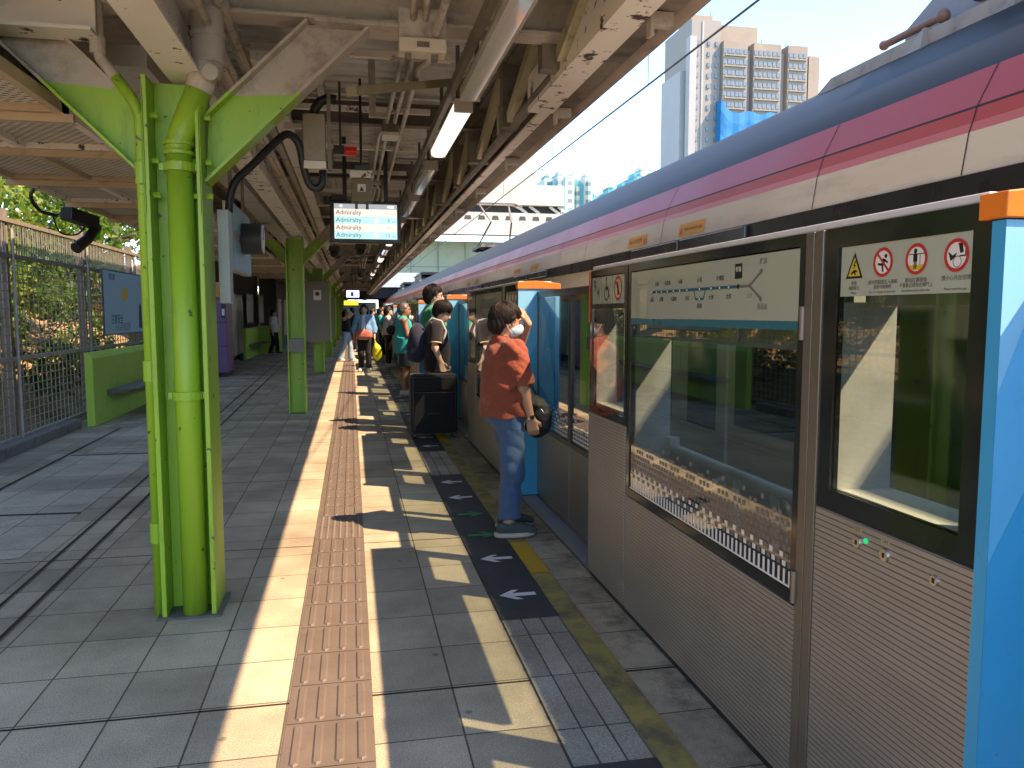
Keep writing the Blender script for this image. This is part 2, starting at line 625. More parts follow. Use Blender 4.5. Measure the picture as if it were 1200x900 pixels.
# tactile guiding strip: four raised bars to a tile, one warning tile of studs
g = MB()
x0 = -0.262
g.box(x0, x0 + 0.315, -2, 60, 0.0005, 0.004)
y = -1.95
while y < 42:
    if 5.12 < y + 0.15 < 5.72:
        for i in range(7):
            for j in range(7):
                cx, cy = x0 + 0.03 + i * 0.0425, y + 0.022 + j * 0.043
                g.tube([(cx, cy, 0.003), (cx, cy, 0.009)], [0.013, 0.009], 8)
    else:
        for i in range(4):
            cx = x0 + 0.045 + i * 0.075
            a, b = y + 0.012, y + 0.288
            w, t = 0.017, 0.010
            g.add([(cx - w, a + w, 0.004), (cx, a, 0.004), (cx + w, a + w, 0.004), (cx + w, b - w, 0.004), (cx, b, 0.004), (cx - w, b - w, 0.004),
                   (cx - t, a + w, 0.0105), (cx, a + 0.008, 0.0105), (cx + t, a + w, 0.0105), (cx + t, b - w, 0.0105), (cx, b - 0.008, 0.0105), (cx - t, b - w, 0.0105)],
                  [(6, 7, 8, 9, 10, 11)] + [(k, (k + 1) % 6, 6 + (k + 1) % 6, 6 + k) for k in range(6)])
    g.box(x0 + 0.002, x0 + 0.313, y - 0.0025, y + 0.0015, 0.004, 0.0046, 1)
    y += 0.30
o = g.build("tactile_strip", [TACT, SLOT]); o["kind"] = "structure"

PERIOD, Y0 = 4.78, 1.42
g = MB()
g.poly([(0.985, -4, 0.004), (1.10, -4, 0.004), (1.10, 70, 0.004), (0.985, 70, 0.004)])
for k in range(-1, 13):
    a = 4.30 + k * PERIOD
    g.poly([(0.985, a, 0.008), (1.10, a, 0.008), (1.10, a + 0.62, 0.008), (0.985, a + 0.62, 0.008)], 1)
o = g.build("yellow_line", [YLINE, YFRESH]); o["kind"] = "structure"


def arrow(g, x, y, s, d, mi):
    """flat arrow lying on the floor, d=-1 points away from the train"""
    p = [(-1, 0), (-0.2, 0.85), (0.2, 0.85), (-0.25, 0.28), (1, 0.28), (1, -0.28), (-0.25, -0.28), (0.2, -0.85), (-0.2, -0.85)]
    q = [(x - d * a * s, y + b * s * 0.85, 0.011) for a, b in p]
    g.add(q, [(0, 1, 2, 3), (0, 3, 6), (3, 4, 5, 6), (0, 6, 7, 8)], mi)


g = MB()
for k in range(-1, 11):
    b = k * PERIOD
    g.poly([(0.692, 3.65 + b, 0.007), (0.98, 3.65 + b, 0.007), (0.98, 7.16 + b, 0.007), (0.692, 7.16 + b, 0.007)], 0)
    for yy, mi in ((3.97, 1), (4.60, 1), (5.12, 2), (5.68, 2), (6.23, 1), (6.82, 1)):
        arrow(g, 0.838, yy + b, 0.098, -1 if mi == 1 else 1, mi)
o = g.build("queue_marking", [MAT, ARROW, ARROWG]); o["kind"] = "structure"
g = MB()
for k in range(-1, 12):
    b = k * PERIOD
    g.box(1.335, 2.04, 4.26 + b, 6.19 + b, 0.001, 0.006)
    yy = 4.28 + b
    while yy < 6.18 + b and k < 3:
        g.box(1.345, 1.46, yy, yy + 0.010, 0.006, 0.009)
        yy += 0.022
o = g.build("door_threshold", THRESH); o["kind"] = "structure"
g = MB()
g.poly([(0.692, -4, 0.003), (0.98, -4, 0.003), (0.98, 60, 0.003), (0.692, 60, 0.003)])
o = g.build("edge_paving", floor_material("small pale edge slabs", (0.43, 0.395, 0.32), zone=False, tile=(0.096, 0.42), shift=(0.692, 0.1))); o["kind"] = "structure"
# rails of the two tracks
g = MB()
for x in (3.13, 4.57, 8.2, 9.64):
    g.box(x - 0.035, x + 0.035, -14, 120, -1.12, -1.0)
o = g.build("rail_track", mat("worn rail steel", (0.2, 0.17, 0.15), 0.4, metal=0.8)); o["kind"] = "structure"
# wooded slope behind the left fence
g = MB()
nx, ny = 26, 60
for j in range(ny + 1):
    for i in range(nx + 1):
        x = -3.74 - (i / nx) ** 1.3 * 26
        yy = -12 + j * 2.0
        h = -0.05 + min(4.2, max(0, -3.9 - x) * 0.55) + 0.25 * math.sin(x * 1.3 + yy * 0.7) * min(1, max(0, -4.2 - x)) + 0.12 * math.sin(yy * 1.9 + x)* min(1, max(0, -4.2 - x))
        g.v.append((x, yy, h))
for j in range(ny):
    for i in range(nx):
        a = j * (nx + 1) + i
        g.f.append((a, a + 1, a + nx + 2, a + nx + 1)); g.m.append(0)
o = g.build("hillside", EARTH, smooth=True); o["kind"] = "structure"
# ------------------------------------------------------------------ canopy
ZB = 2.93
CANOPY = thing("platform_canopy", (0, 4.15, ZB), "long dirty steel platform roof with corrugated underside over the platform ahead of the camera", "canopy")
# corrugated roof sheet: ribs run across the platform
g = MB()
xa, xb = -2.75, 1.62
y = 1.1  # roof cut short just ahead of the camera to let in sky light
prof = [(0.0, 0.0), (0.07, 0.0), (0.09, 0.035), (0.16, 0.035), (0.18, 0.0)]
pts = []
while y < YEND - 4:
    for dy, dz in prof[:-1]:
        pts.append((y + dy, dz))
    y += 0.18
zr = lambda x: 3.30 + 0.05 * (1.62 - x) / 4.4
for i, (yy, dz) in enumerate(pts):
    g.v += [(xa, yy, zr(xa) + dz), (xb, yy, zr(xb) + dz)]
for i in range(len(pts) - 1):
    g.f.append((2 * i, 2 * i + 1, 2 * i + 3, 2 * i + 2)); g.m.append(0)
# upper skin so the roof keeps out the light
g.poly([(xa, 1.1, 3.50), (xb, 1.1, 3.46), (xb, YEND - 4, 3.46), (xa, YEND - 4, 3.50)])
g.build("roof_deck", DECK, CANOPY)

COLY = [4.15 + 8.0 * k for k in range(0, 9)]
# main cross beams over the columns, lighter rafters between
for k in range(-1, 22):
    yb = 4.15 + k * 8.0 / 3
    main = (k % 3 == 0)
    g = MB()
    if main:
        g.ibeam((-2.6, yb, ZB + 0.15), (1.28, yb, ZB + 0.15), 0.16, 0.30, 0.016, 0.012)
        g.box(-0.15, 0.30, yb - 0.10, yb + 0.10, ZB - 0.022, ZB - 0.002)
    else:
        g.ibeam((-2.6, yb, ZB + 0.22), (1.28, yb, ZB + 0.22), 0.10, 0.18, 0.012, 0.01)
    g.build("cross_beam", STEEL if main else STEEL_DARK, CANOPY)
# longitudinal girder resting on the column heads, in lengths
g = MB()
g.ibeam((-0.76, 0.6, 2.62 + 0.15), (-0.76, YEND - 5, 2.62 + 0.15), 0.165, 0.30, 0.018, 0.014)
g.build("longitudinal_girder", STEEL_PALE, CANOPY)
g = MB()
g.ibeam((-1.62, 0.6, 2.99), (-1.62, YEND - 5, 2.99), 0.19, 0.26, 0.016, 0.012)
g.build("longitudinal_girder", STEEL, CANOPY)
for x in (-2.3, -0.2, 0.45):
    g = MB()
    g.beam((x, 0.6, 3.235), (x, YEND - 5, 3.235), 0.05, 0.10)
    g.build("purlin", STEEL, CANOPY)
for k in range(0, 9):
    yb = 4.02 + 8.0 * k
    g = MB()
    g.ibeam((-2.62, yb, 2.875), (-1.12, yb, 2.875), 0.17, 0.23, 0.016, 0.012)
    g.build("side_beam", STEEL_PALE, CANOPY)
# edge girder: pale flange, lattice of posts and diagonals above it
g = MB()
g.box(1.115, 1.275, 0.6, 4.98, 2.765, 2.785)
g.box(1.115, 1.13, 0.6, 4.98, 2.785, 2.97)
g.box(1.115, 1.275, 0.6, 4.98, 2.97, 2.985)
g.build("edge_girder", STEEL_PALE, CANOPY)
g = MB()
g.box(1.20, 1.275, 4.985, YEND - 5, 2.775, 2.79)
g.box(1.262, 1.275, 4.985, YEND - 5, 2.79, 2.86)
g.build("edge_girder", STEEL_PALE, CANOPY)
g = MB()
g.tube([(1.14, 4.4, 2.82), (1.14, YEND - 5, 2.82)], 0.035, 10)
g.box(1.09, 1.19, 0.6, YEND - 5, 3.22, 3.25)
g.build("lattice_chord", STEEL_DARK, CANOPY)
bay = 8.0 / 6
for k in range(-2, 40):
    ya = 4.15 + k * bay
    g = MB()
    g.beam((1.12, ya + 0.10, 2.80), (1.12, ya + 0.10, 3.24), 0.12 if k % 2 else 0.2, 0.10, (0, 1, 0), 0)
    g.beam((1.10, ya + 0.25, 3.22), (1.10, ya + bay - 0.05, 2.84), 0.075, 0.06, (1, 0, 0), 1)
    g.beam((1.15, ya + 0.55, 2.82), (1.15, ya + 0.62, 3.24), 0.06, 0.07, (0, 1, 0), 1)
    g.build("lattice_member", [STEEL_DARK, OLIVE], CANOPY)
# overhanging fascia and gutter
g = MB()
g.prism([(1.285, 0.6, 2.90), (1.30, 0.6, 2.80), (1.40, 0.6, 2.79), (1.435, 0.6, 2.83), (1.435, 0.6, 2.93), (1.285, 0.6, 2.97)], (0, YEND - 4.6, 0))
g.build("gutter", STEEL_DARK, CANOPY)
g = MB()
g.prism([(1.44, 0.6, 2.825), (1.465, 0.6, 2.795), (1.495, 0.6, 2.80), (1.62, 0.6, 3.42), (1.58, 0.6, 3.45), (1.44, 0.6, 2.86)], (0, YEND - 4.6, 0))
g.build("fascia", mat("grey brown fascia", (0.42, 0.36, 0.30), 0.5, var=0.12, dirt=(0.2, 0.17, 0.15), dscale=3), CANOPY)
for k in range(-1, 34):
    yb = 3.30 + k * 1.62
    g = MB()
    g.box(1.28, 1.385, yb, yb + 0.055, 2.735, 2.79)
    g.box(1.28, 1.295, yb, yb + 0.055, 2.69, 2.735)
    g.build("gutter_bracket", STEEL, CANOPY)
# left eave
g = MB()
g.box(-2.80, -2.68, 0.6, YEND - 5, 2.74, 3.36)
g.box(-2.68, -2.60, 0.6, YEND - 5, 2.74, 2.80)
g.build("eave_beam", mat("brown eave steel", (0.15, 0.12, 0.09), 0.6, dirt=(0.06, 0.05, 0.04)), CANOPY)
g = MB()
g.box(-4.1, -2.81, 19.0, YEND - 5, 2.98, 3.08)
g.build("shade_roof", STEEL_DARK, CANOPY)  # roof strip added to keep the sun off the wall below
# sloping braces under the deck
g = MB()
g.beam((0.02, 4.55, 2.72), (0.95, 6.0, 3.24), 0.065, 0.05)
g.build("brace", OLIVE, CANOPY)
for ya in (12.4, 20.4, 28.4):
    g = MB()
    g.beam((0.02, ya, 2.78), (0.95, ya + 1.5, 3.24), 0.06, 0.045)
    g.build("brace", OLIVE, CANOPY)
# hangers and short struts between rafters
for (x, yy) in ((0.14, 5.55), (-0.45, 6.0), (0.2, 8.4), (-1.2, 7.0), (0.3, 11.0), (-0.4, 10.2), (0.2, 13.5), (-0.3, 15.0), (0.3, 17.0), (-0.5, 18.5), (0.2, 22)):
    g = MB()
    g.box(x, x + 0.045, yy, yy + 0.045, 2.86, 3.25)
    g.box(x, x + 0.12, yy, yy + 0.045, 2.83, 2.86)
    g.build("hanger", STEEL, CANOPY)
# slotted struts across, carrying the conduits
for yy in (4.9, 6.2, 7.6, 8.9, 10.3, 11.6, 13.1, 14.6, 16.2, 18.0, 20.8, 23.5, 26.0):
    g = MB()
    g.box(-0.55, 0.62, yy, yy + 0.04, 3.02, 3.06)
    g.build("support_strut", STEEL_PALE, CANOPY)

# ------------------------------------------------------------------ columns
COLX = -0.81


def column(y, first):
    c = thing("platform_column", (COLX, y, 0), "", "column", "green columns under the platform roof")
    g = MB()
    hw = 0.115
    for s in (-1, 1):
        g.box(COLX + s * hw - 0.011, COLX + s * hw + 0.011, y - 0.15, y + 0.15, 0.012, 2.60)
    g.box(COLX - hw + 0.011, COLX + hw - 0.011, y - 0.007, y + 0.007, 0.012, 2.60)
    if first:
        # end plates and stiffeners at the knee joints
        for s in (-1, 1):
            g.box(COLX + s * (hw + 0.012) - 0.010 * (s > 0), COLX + s * (hw + 0.012) + 0.010 * (s < 0) , y - 0.15, y + 0.15, 1.96, 2.55)
    g.build("steel_section", GREEN, c, bevel=0.003)
    g = MB()
    g.box(COLX - 0.15, COLX + 0.15, y - 0.165, y + 0.165, 0.001, 0.012)
    g.build("base_plate", mat("stained base plate", (0.13, 0.13, 0.11), 0.8, var=0.4, scale=12), c) if first else None
    # bolts down the inner faces of the flanges
    if first:
        for z in (2.43, 2.22, 2.06):
            for s in (-1, 1):
                g = MB()
                g.cyl((COLX + s * (hw - 0.011), y - 0.085, z), (COLX + s * (hw - 0.045), y - 0.085, z), 0.014, n=6)
                g.cyl((COLX + s * (hw + 0.011 + 0.012), y - 0.085, z), (COLX + s * (hw + 0.05), y - 0.085, z), 0.014, n=6)
                g.build("bolt", GREEN, c)
    # knee braces: green foot, bare-primed head
    zs = 2.57
    for s in (-1, 1):
        g = MB()
        hw2 = hw + 0.02
        if first:
            lo0, lo1 = V(COLX + s * hw2, y, 2.13), V(COLX + s * hw2 + s * 0.81, y, ZB - 0.002)
            wd = 0.23
        else:
            lo0, lo1 = V(COLX + s * hw2, y, 2.22), V(COLX + s * hw2 + s * 0.70, y, ZB - 0.002)
            wd = 0.15
        d = (lo1 - lo0).normalized()
        nrm = V(-d.z * s, 0, d.x * s) if s > 0 else V(d.z, 0, -d.x)
        if nrm.z < 0:
            nrm = -nrm
        tcut = (zs - lo0.z) / d.z

        def seg(t0a, t0b, t1a, t1b, mi):
            """flange pair and web of the brace between two cuts (a on the lower, b on the upper flange)"""
            def P(t, off, dy):
                return lo0 + d * t + nrm * off + V(0, dy, 0)
            for off, ta, tb in ((0.0, t0a, t1a), (wd, t0b, t1b)):
                vs = []
                for t in (ta, tb):
                    for o2 in (off, off + (0.014 if off == 0 else -0.014)):
                        for dy in (-0.075, 0.075):
                            vs.append(P(t, o2, dy))
                g.add(vs, [(0, 1, 3, 2), (4, 6, 7, 5), (0, 4, 5, 1), (2, 3, 7, 6), (0, 2, 6, 4), (1, 5, 7, 3)], mi)
            vs = [P(t0a, 0.014, -0.006), P(t1a, 0.014, -0.006), P(t1b, wd - 0.014, -0.006), P(t0b, wd - 0.014, -0.006)]
            vs += [p + V(0, 0.012, 0) for p in vs]
            g.add(vs, [(0, 1, 2, 3), (7, 6, 5, 4), (0, 4, 5, 1), (3, 2, 6, 7), (0, 3, 7, 4), (1, 5, 6, 2)], mi)
        # cuts: vertical at the column face, level at the paint line, level under the beam
        tb0 = -(nrm.x * wd) / d.x
        la = (lo1 - lo0).length
        lb = (ZB - 0.002 - lo0.z - nrm.z * wd) / d.z
        ga = tcut
        gb = (zs - lo0.z - nrm.z * wd) / d.z
        gb = max(gb, tb0 + 0.01)
        seg(0, tb0, ga, gb, 0)
        seg(ga, gb, la, lb, 1)
        g.build("knee_brace", [GREEN, STEEL], c)
    return c


def box_on_column(name, y, z0, z1, label):
    g = MB()
    g.box(COLX - 0.10, COLX + 0.11, y - 0.22, y - 0.155, z0, z1)
    o = g.build(name, mat("grey junction box", (0.19, 0.185, 0.17), 0.5, var=0.1), bevel=0.004)
    return tag(o, label, "box")


COLLAB = ["nearest green steel column, with its bolts and two drain pipes in view", "second green column, carrying a small grey box at waist height",
          "third green column, with a tall grey cabinet and notice strapped to its front"]
for k, y in enumerate(COLY):
    c = column(y, k == 0)
    c["label"] = COLLAB[k] if k < 3 else "%s green roof column counting along the platform from the camera" % ORD[k]

# drain pipes on the nearest column
yp = 4.15 - 0.095
g = MB()
PX = -0.79
g.tube([(PX, yp, 0.012), (PX, yp, 2.26)], 0.060, 20)
g.tube([(PX, yp, 2.25), (PX, yp, 2.29), (PX + 0.012, yp, 2.34), (PX + 0.10, yp - 0.01, 2.55)], 0.060, 20)
g.tube([(PX + 0.10, yp - 0.01, 2.55), (PX + 0.13, yp - 0.015, 2.63)], 0.064, 20, 1)
dp = thing("drain_pipe", (PX, yp, 0), "fat lime green rain pipe running down inside the nearest column", "drain pipe")
g.build("pipe", [GREEN, STEEL], dp, smooth=True)
for z in (1.10, 2.19):
    g = MB()
    g.tube([(PX, yp, z - 0.02), (PX, yp, z + 0.02)], 0.072, 20)
    g.box(PX - 0.09, PX + 0.09, yp - 0.012, yp + 0.012, z - 0.016, z + 0.016)
    g.build("pipe_clamp", GREEN, dp)
for z in (2.255, 2.30):
    g = MB()
    g.tube([(PX, yp, z - 0.008), (PX, yp, z + 0.008)], 0.071, 20)
    g.build("pipe_collar", GREEN, dp)
g = MB()
g.tube([(PX + 0.128, yp - 0.015, 2.62), (PX + 0.15, yp - 0.015, 2.70), (PX + 0.15, yp - 0.015, 3.2)], 0.075, 20)
g.tube([(PX + 0.15, yp - 0.05, 2.62), (PX + 0.17, yp - 0.115, 2.61)], [0.04, 0.036], 16)
for z in (2.68, 2.80, 2.93):
    g.tube([(PX + 0.15, yp - 0.015, z - 0.012), (PX + 0.15, yp - 0.015, z + 0.012)], 0.081, 20)
g.build("pipe_elbow", STEEL, dp, smooth="auto")
TX, ty = -0.962, 4.08
dq = thing("drain_pipe", (TX, ty, 0), "thin lime green pipe standing just left of the nearest column", "drain pipe")
g = MB()
g.tube([(TX, ty, 0.0), (TX, ty, 2.42), (TX - 0.03, ty, 2.50), (TX - 0.10, ty, 2.60)], 0.027, 14)
g.tube([(TX - 0.10, ty, 2.60), (TX - 0.16, ty, 2.68), (TX - 0.17, ty, 2.76), (TX - 0.17, ty, 3.2)], 0.027, 14, 1)
g.build("pipe", [GREEN, STEEL], dq, smooth=True)
for z in (0.42, 1.22, 2.16):
    g = MB()
    g.tube([(TX, ty, z - 0.05), (TX, ty, z + 0.05)], 0.034, 14)
    if z == 1.22:
        g.box(TX, COLX - 0.17, ty - 0.008, ty + 0.008, 1.205, 1.235)
    g.build("pipe_collar", GREEN, dq)
g = MB()
g.tube([(TX - 0.17, ty, 2.70), (TX - 0.17, ty, 2.78)], 0.036, 14)
g.build("pipe_collar", STEEL, dq)
# boxes strapped to the farther columns
box_on_column("junction_box", COLY[1], 0.93, 1.13, "small grey box strapped to the second green column")


def cabinet(y, z0, z1, w, label, notice):
    t = thing("column_cabinet", (COLX, y - 0.2, z0), label, "cabinet")
    g = MB()
    g.box(COLX - w / 2, COLX + w / 2, y - 0.34, y - 0.155, z0, z1)
    g.build("cabinet_body", mat("warm grey cabinet", (0.20, 0.185, 0.16), 0.5, var=0.06), t, bevel=0.004)
    g = MB()
    g.box(COLX + w / 2 + 0.004, COLX + w / 2 + 0.03, y - 0.36, y - 0.14, z0 - 0.02, z1 + 0.02)
    g.box(COLX - w / 2 - 0.03, COLX - w / 2 - 0.004, y - 0.36, y - 0.14, z0 - 0.02, z1 + 0.02)
    g.build("cabinet_frame", GREEN, t)
    if notice:
        g = MB()
        g.box(COLX - 0.09, COLX + 0.09, y - 0.345, y - 0.341, z1 - 0.46, z1 - 0.22)
        g.build("notice", SIGNWHITE, t)
        g = MB()
        g.cyl((COLX, y - 0.3455, z1 - 0.31), (COLX, y - 0.348, z1 - 0.31), 0.055, n=20, mi=0)
        g.cyl((COLX, y - 0.3485, z1 - 0.31), (COLX, y - 0.350, z1 - 0.31), 0.04, n=20, mi=1)
        g.build("notice_symbol", [SIGNRED, SIGNBLACK], t)
    return t


cabinet(COLY[2], 0.80, 2.28, 0.56, "tall warm grey cabinet with a small white notice, on the third column", True)
cabinet(COLY[3], 0.62, 2.05, 0.5, "plain grey cabinet in green frame, on the fourth column", False)
# ------------------------------------------------------------------ platform gates
GX = 1.31


def ribbed(name, col, pitch=0.0165):
    m, nt, N, L, P = nodes(name)
    t = N.new("ShaderNodeTexCoord")
    se = N.new("ShaderNodeSeparateXYZ")
    L.new(t.outputs["Object"], se.inputs[0])
    a = N.new("ShaderNodeMath"); a.operation = "DIVIDE"; a.inputs[1].default_value = pitch
    L.new(se.outputs["Z"], a.inputs[0])
    b = N.new("ShaderNodeMath"); b.operation = "FRACT"
    L.new(a.outputs[0], b.inputs[0])
    r = N.new("ShaderNodeValToRGB")
    e = r.color_ramp.elements
    e[0].position = 0.0; e[0].color = (0, 0, 0, 1)
    e[1].position = 0.22; e[1].color = (1, 1, 1, 1)
    k = e.new(0.12); k.color = (0, 0, 0, 1)
    L.new(b.outputs[0], r.inputs["Fac"])
    n = N.new("ShaderNodeTexNoise"); n.inputs["Scale"].default_value = 3.0; n.inputs["Detail"].default_value = 7
    mpn = N.new("ShaderNodeMapping"); mpn.inputs["Scale"].default_value = (1, 1, 3)
    L.new(t.outputs["Object"], mpn.inputs["Vector"]); L.new(mpn.outputs["Vector"], n.inputs["Vector"])
    c1 = N.new("ShaderNodeMixRGB")
    cc = np.array(col)
    c1.inputs["Color1"].default_value = (*(cc * 0.8), 1); c1.inputs["Color2"].default_value = (*(cc * 1.2), 1)
    L.new(n.outputs["Fac"], c1.inputs["Fac"])
    c2 = N.new("ShaderNodeMixRGB"); c2.inputs["Color1"].default_value = (*(cc * 0.38), 1)
    L.new(r.outputs["Color"], c2.inputs["Fac"]); L.new(c1.outputs["Color"], c2.inputs["Color2"])
    L.new(c2.outputs["Color"], P.inputs["Base Color"])
    P.inputs["Metallic"].default_value = 0.55
    P.inputs["Roughness"].default_value = 0.42
    bp = N.new("ShaderNodeBump"); bp.inputs["Strength"].default_value = 0.7; bp.inputs["Distance"].default_value = 0.002
    L.new(r.outputs["Color"], bp.inputs["Height"]); L.new(bp.outputs["Normal"], P.inputs["Normal"])
    return m


RIB = ribbed("ribbed bronze steel", (0.41, 0.385, 0.345))
BRONZE = mat("bronze steel frame", (0.22, 0.195, 0.16), 0.38, metal=0.55, var=0.1)
FRIT = mat("black glass border", (0.018, 0.02, 0.018), 0.08, var=0.05, spec=0.6)
GLASS = glass_mat("gate glass", (0.64, 0.70, 0.67), 1.35, 0.05)
FILM = glass_mat("sign film", (0.7, 0.75, 0.65), 0.55, 0.02, opaque=((0.42, 0.46, 0.37), 0.95))
TEALST = mat("teal stripe film", (0.03, 0.16, 0.21), 0.3, var=0.04)
BLUES = [mat("gate blue print", (0.05, 0.36, 0.66), 0.35, var=0.05, dirt=(0.10, 0.29, 0.47), dscale=5, dlo=0.58, dhi=0.85, chips=(0.16, 0.22, 0.28), cscale=40, clo=0.72), mat("gate sky blue print", (0.12, 0.46, 0.76), 0.32, var=0.03),
         mat("gate deep blue print", (0.025, 0.245, 0.56), 0.32, var=0.03), mat("gate pale blue print", (0.26, 0.58, 0.80), 0.32, var=0.03)]
ORANGE = mat("orange lamp cap", (0.78, 0.21, 0.02), 0.4, var=0.1, dirt=(0.5, 0.14, 0.03), dscale=14, dlo=0.55)
RED = mat("vermilion strip", (0.75, 0.08, 0.02), 0.35, var=0.05)
DOTS = mat("pale frit print", (0.82, 0.81, 0.78), 0.4, var=0.05)
DOTD = mat("smoke frit print", (0.17, 0.16, 0.14), 0.4, var=0.05)
LED = emit_mat("green pilot lamp", (0.02, 0.7, 0.22), 0.12)
MAPGREY = mat("map grey print", (0.17, 0.18, 0.155), 0.4, var=0.03)
U, VV = V(0, -1, 0), V(0, 0, 1)


def ring_frame(g, x0, x1, y0, y1, z0, z1, b, mi=0):
    g.box(x0, x1, y0, y1, z0, z0 + b, mi)
    g.box(x0, x1, y0, y1, z1 - b, z1, mi)
    g.box(x0, x1, y0, y0 + b, z0 + b, z1 - b, mi)
    g.box(x0, x1, y1 - b, y1, z0 + b, z1 - b, mi)


def circle_pts(c, u, v, r, n=24, ry=None):
    return [c + u * (r * math.cos(2 * math.pi * i / n)) + v * ((ry or r) * math.sin(2 * math.pi * i / n)) for i in range(n)]


def annulus(g, c, u, v, r0, r1, mi, n=28):
    a, b = circle_pts(c, u, v, r0, n), circle_pts(c, u, v, r1, n)
    g.add(a + b, [(i, (i + 1) % n, n + (i + 1) % n, n + i) for i in range(n)], mi)


def flat(g, c, pts, mi, s=1.0):
    """print a polygon given in u,v metres about the point c on a gate-facing sign"""
    g.poly([c + U * (a * s) + VV * (b * s) for a, b in pts], mi)


def stroke(g, c, pts, w, mi, s=1.0):
    for (a, b), (d, e) in zip(pts[:-1], pts[1:]):
        l = math.hypot(d - a, e - b) or 1
        nx, nz = -(e - b) / l * w / 2, (d - a) / l * w / 2
        flat(g, c, [(a + nx, b + nz), (d + nx, e + nz), (d - nx, e - nz), (a - nx, b - nz)], mi, s)


def disc(g, c, r, mi, n=20, du=0, dv=0, ry=None):
    g.poly(circle_pts(c + U * du + VV * dv, U, VV, r, n, ry), mi)


def build_gate(y0, full=True):
    """one fixed gate section; its blue end faces the camera at y0"""
    t = thing("platform_gate", (GX, y0, 0), "", "platform gate", "fixed platform gate sections along the edge")
    X = lambda a: GX + a
    Y = lambda b: y0 + b
    for (a, b, z1, nm) in ((0.004, 0.598, 0.945, "kick_panel"), (0.692, 2.212, 0.605, "kick_panel"), (2.226, 2.83, 0.945, "kick_panel")):
        g = MB()
        g.box(X(0), X(0.03), Y(a), Y(b), 0.035, z1)
        g.build(nm, RIB, t, bevel=0.002)
    g = MB()
    g.box(X(0.012), X(0.30), Y(0.01), Y(2.82), 0.001, 0.034)
    g.box(X(0.035), X(0.05), Y(0.61), Y(0.68), 0.04, 1.73)
    g.box(X(0.26), X(0.29), Y(0.01), Y(2.82), 0.036, 0.60)
    g.build("base_frame", BLACKP, t)
    g = MB()
    g.box(X(-0.002), X(0.033), Y(0.602), Y(0.644), 0.035, 1.733)
    g.box(X(-0.002), X(0.033), Y(0.648), Y(0.688), 0.035, 1.733)
    for z in (0.62, 1.42):
        g.cyl((X(-0.006), Y(0.688), z), (X(-0.006), Y(0.688), z + 0.10), 0.010, n=10)
    g.build("hinge_post", BRONZE, t, bevel=0.002)
    for (a, b, z0, bd, red) in ((0.004, 0.598, 0.95, 0.055, 0), (0.692, 2.212, 0.61, 0.035, 1), (2.226, 2.83, 0.95, 0.035, 1)):
        g = MB()
        ring_frame(g, X(0.004), X(0.03), Y(a), Y(b), z0, 1.733, bd)
        g.box(X(0.006), X(0.029), Y(a) + bd, Y(b) - bd, 1.693 - (0.0), 1.733 - bd) if bd < 0.04 else None
        w = g.build("window_frame", FRIT, t)
        WO[w.name] = WO[t.name]
        g = MB()
        g.box(X(0.010), X(0.018), Y(a) + bd, Y(b) - bd, z0 + bd, 1.733 - bd)
        pane = g.build("glass_pane", GLASS, w)
        g = MB()
        g.box(X(-0.002), X(0.003), Y(b) + 0.001, Y(b) + 0.012, 1.45 if red else 1.735, 1.735) if red and b > 2.3 else None
        if g.v:
            g.build("edge_strip", RED, t)
    g = MB()
    g.box(X(0.018), X(0.285), Y(0.035), Y(2.83), 1.736, 1.757)
    g.build("top_rail", ALU, t, bevel=0.004)
    # blue printed end with its orange cap
    g = MB()
    xw = 0.335
    g.box(X(-0.004), X(xw), Y(-0.035), Y(0.0), 0.02, 1.69)
    zz = Y(-0.0362)
    P_ = lambda a, z: (X(-0.004) + a * (xw + 0.004), zz, z)
    polys = [([(0, 1.69), (0, 1.33), (0.42, 1.69)], 3), ([(0, 1.329), (0.421, 1.69), (1, 1.69), (1, 1.62), (0, 0.97)], 1),
             ([(0, 0.969), (1, 1.619), (1, 1.55), (0.55, 1.05), (1, 0.45), (1, 0.03), (0, 0.03)], 0), ([(1, 1.549), (1, 0.451), (0.551, 1.05)], 2)]
    for pts, mi in polys:
        g.poly([P_(a, z) for a, z in pts], mi)
    g.build("end_panel", BLUES, t, bevel=0.0)
    g = MB()
    n = 10
    top = [(X(-0.012) + (xw + 0.02) * i / n, Y(-0.045), 1.735 + 0.022 * math.sin(math.pi * (0.18 + 0.82 * i / n))) for i in range(n + 1)]
    g.prism([(X(-0.012), Y(-0.045), 1.693), (X(-0.012) + xw + 0.02, Y(-0.045), 1.693)] + top[::-1], (0, 0.075, 0))
    g.build("end_cap", ORANGE, t, bevel=0.003)
    # white inner structure seen through the glass, with hidden headers added to block sun
    g = MB()
    for (a, b, z0, z1) in ((0.065, 0.545, 1.0, 1.53), (2.27, 2.79, 1.0, 1.53)):
        g.box(X(0.032), X(0.20), Y(b), Y(b) + 0.02, z0, z1)
        g.box(X(0.032), X(0.20), Y(a) - 0.02, Y(a), z0, z1)
        g.box(X(0.032), X(0.20), Y(a) - 0.02, Y(b) + 0.02, z0 - 0.02, z0)
        g.box(X(0.16), X(0.20), Y(a), Y(b), z1 - 0.01, 1.73)  # added header, hidden behind the sign, stops sun above the opening
    g.box(X(0.032), X(0.21), Y(2.165), Y(2.19), 0.62, 1.47)
    g.box(X(0.17), X(0.21), Y(0.70), Y(2.164), 1.372, 1.73)  # top bar carried up unseen behind the map to block sun
    g.build("inner_frame", WHITE, t)
    g = MB()
    zr_ = 0.85
    g.tube([(X(0.21), Y(0.70), zr_), (X(0.21), Y(2.15), zr_)], 0.021, 12)
    for yb in (1.18, 1.48):
        g.tube([(X(0.21), Y(yb), zr_), (X(0.21), Y(yb), 0.62)], 0.018, 10)
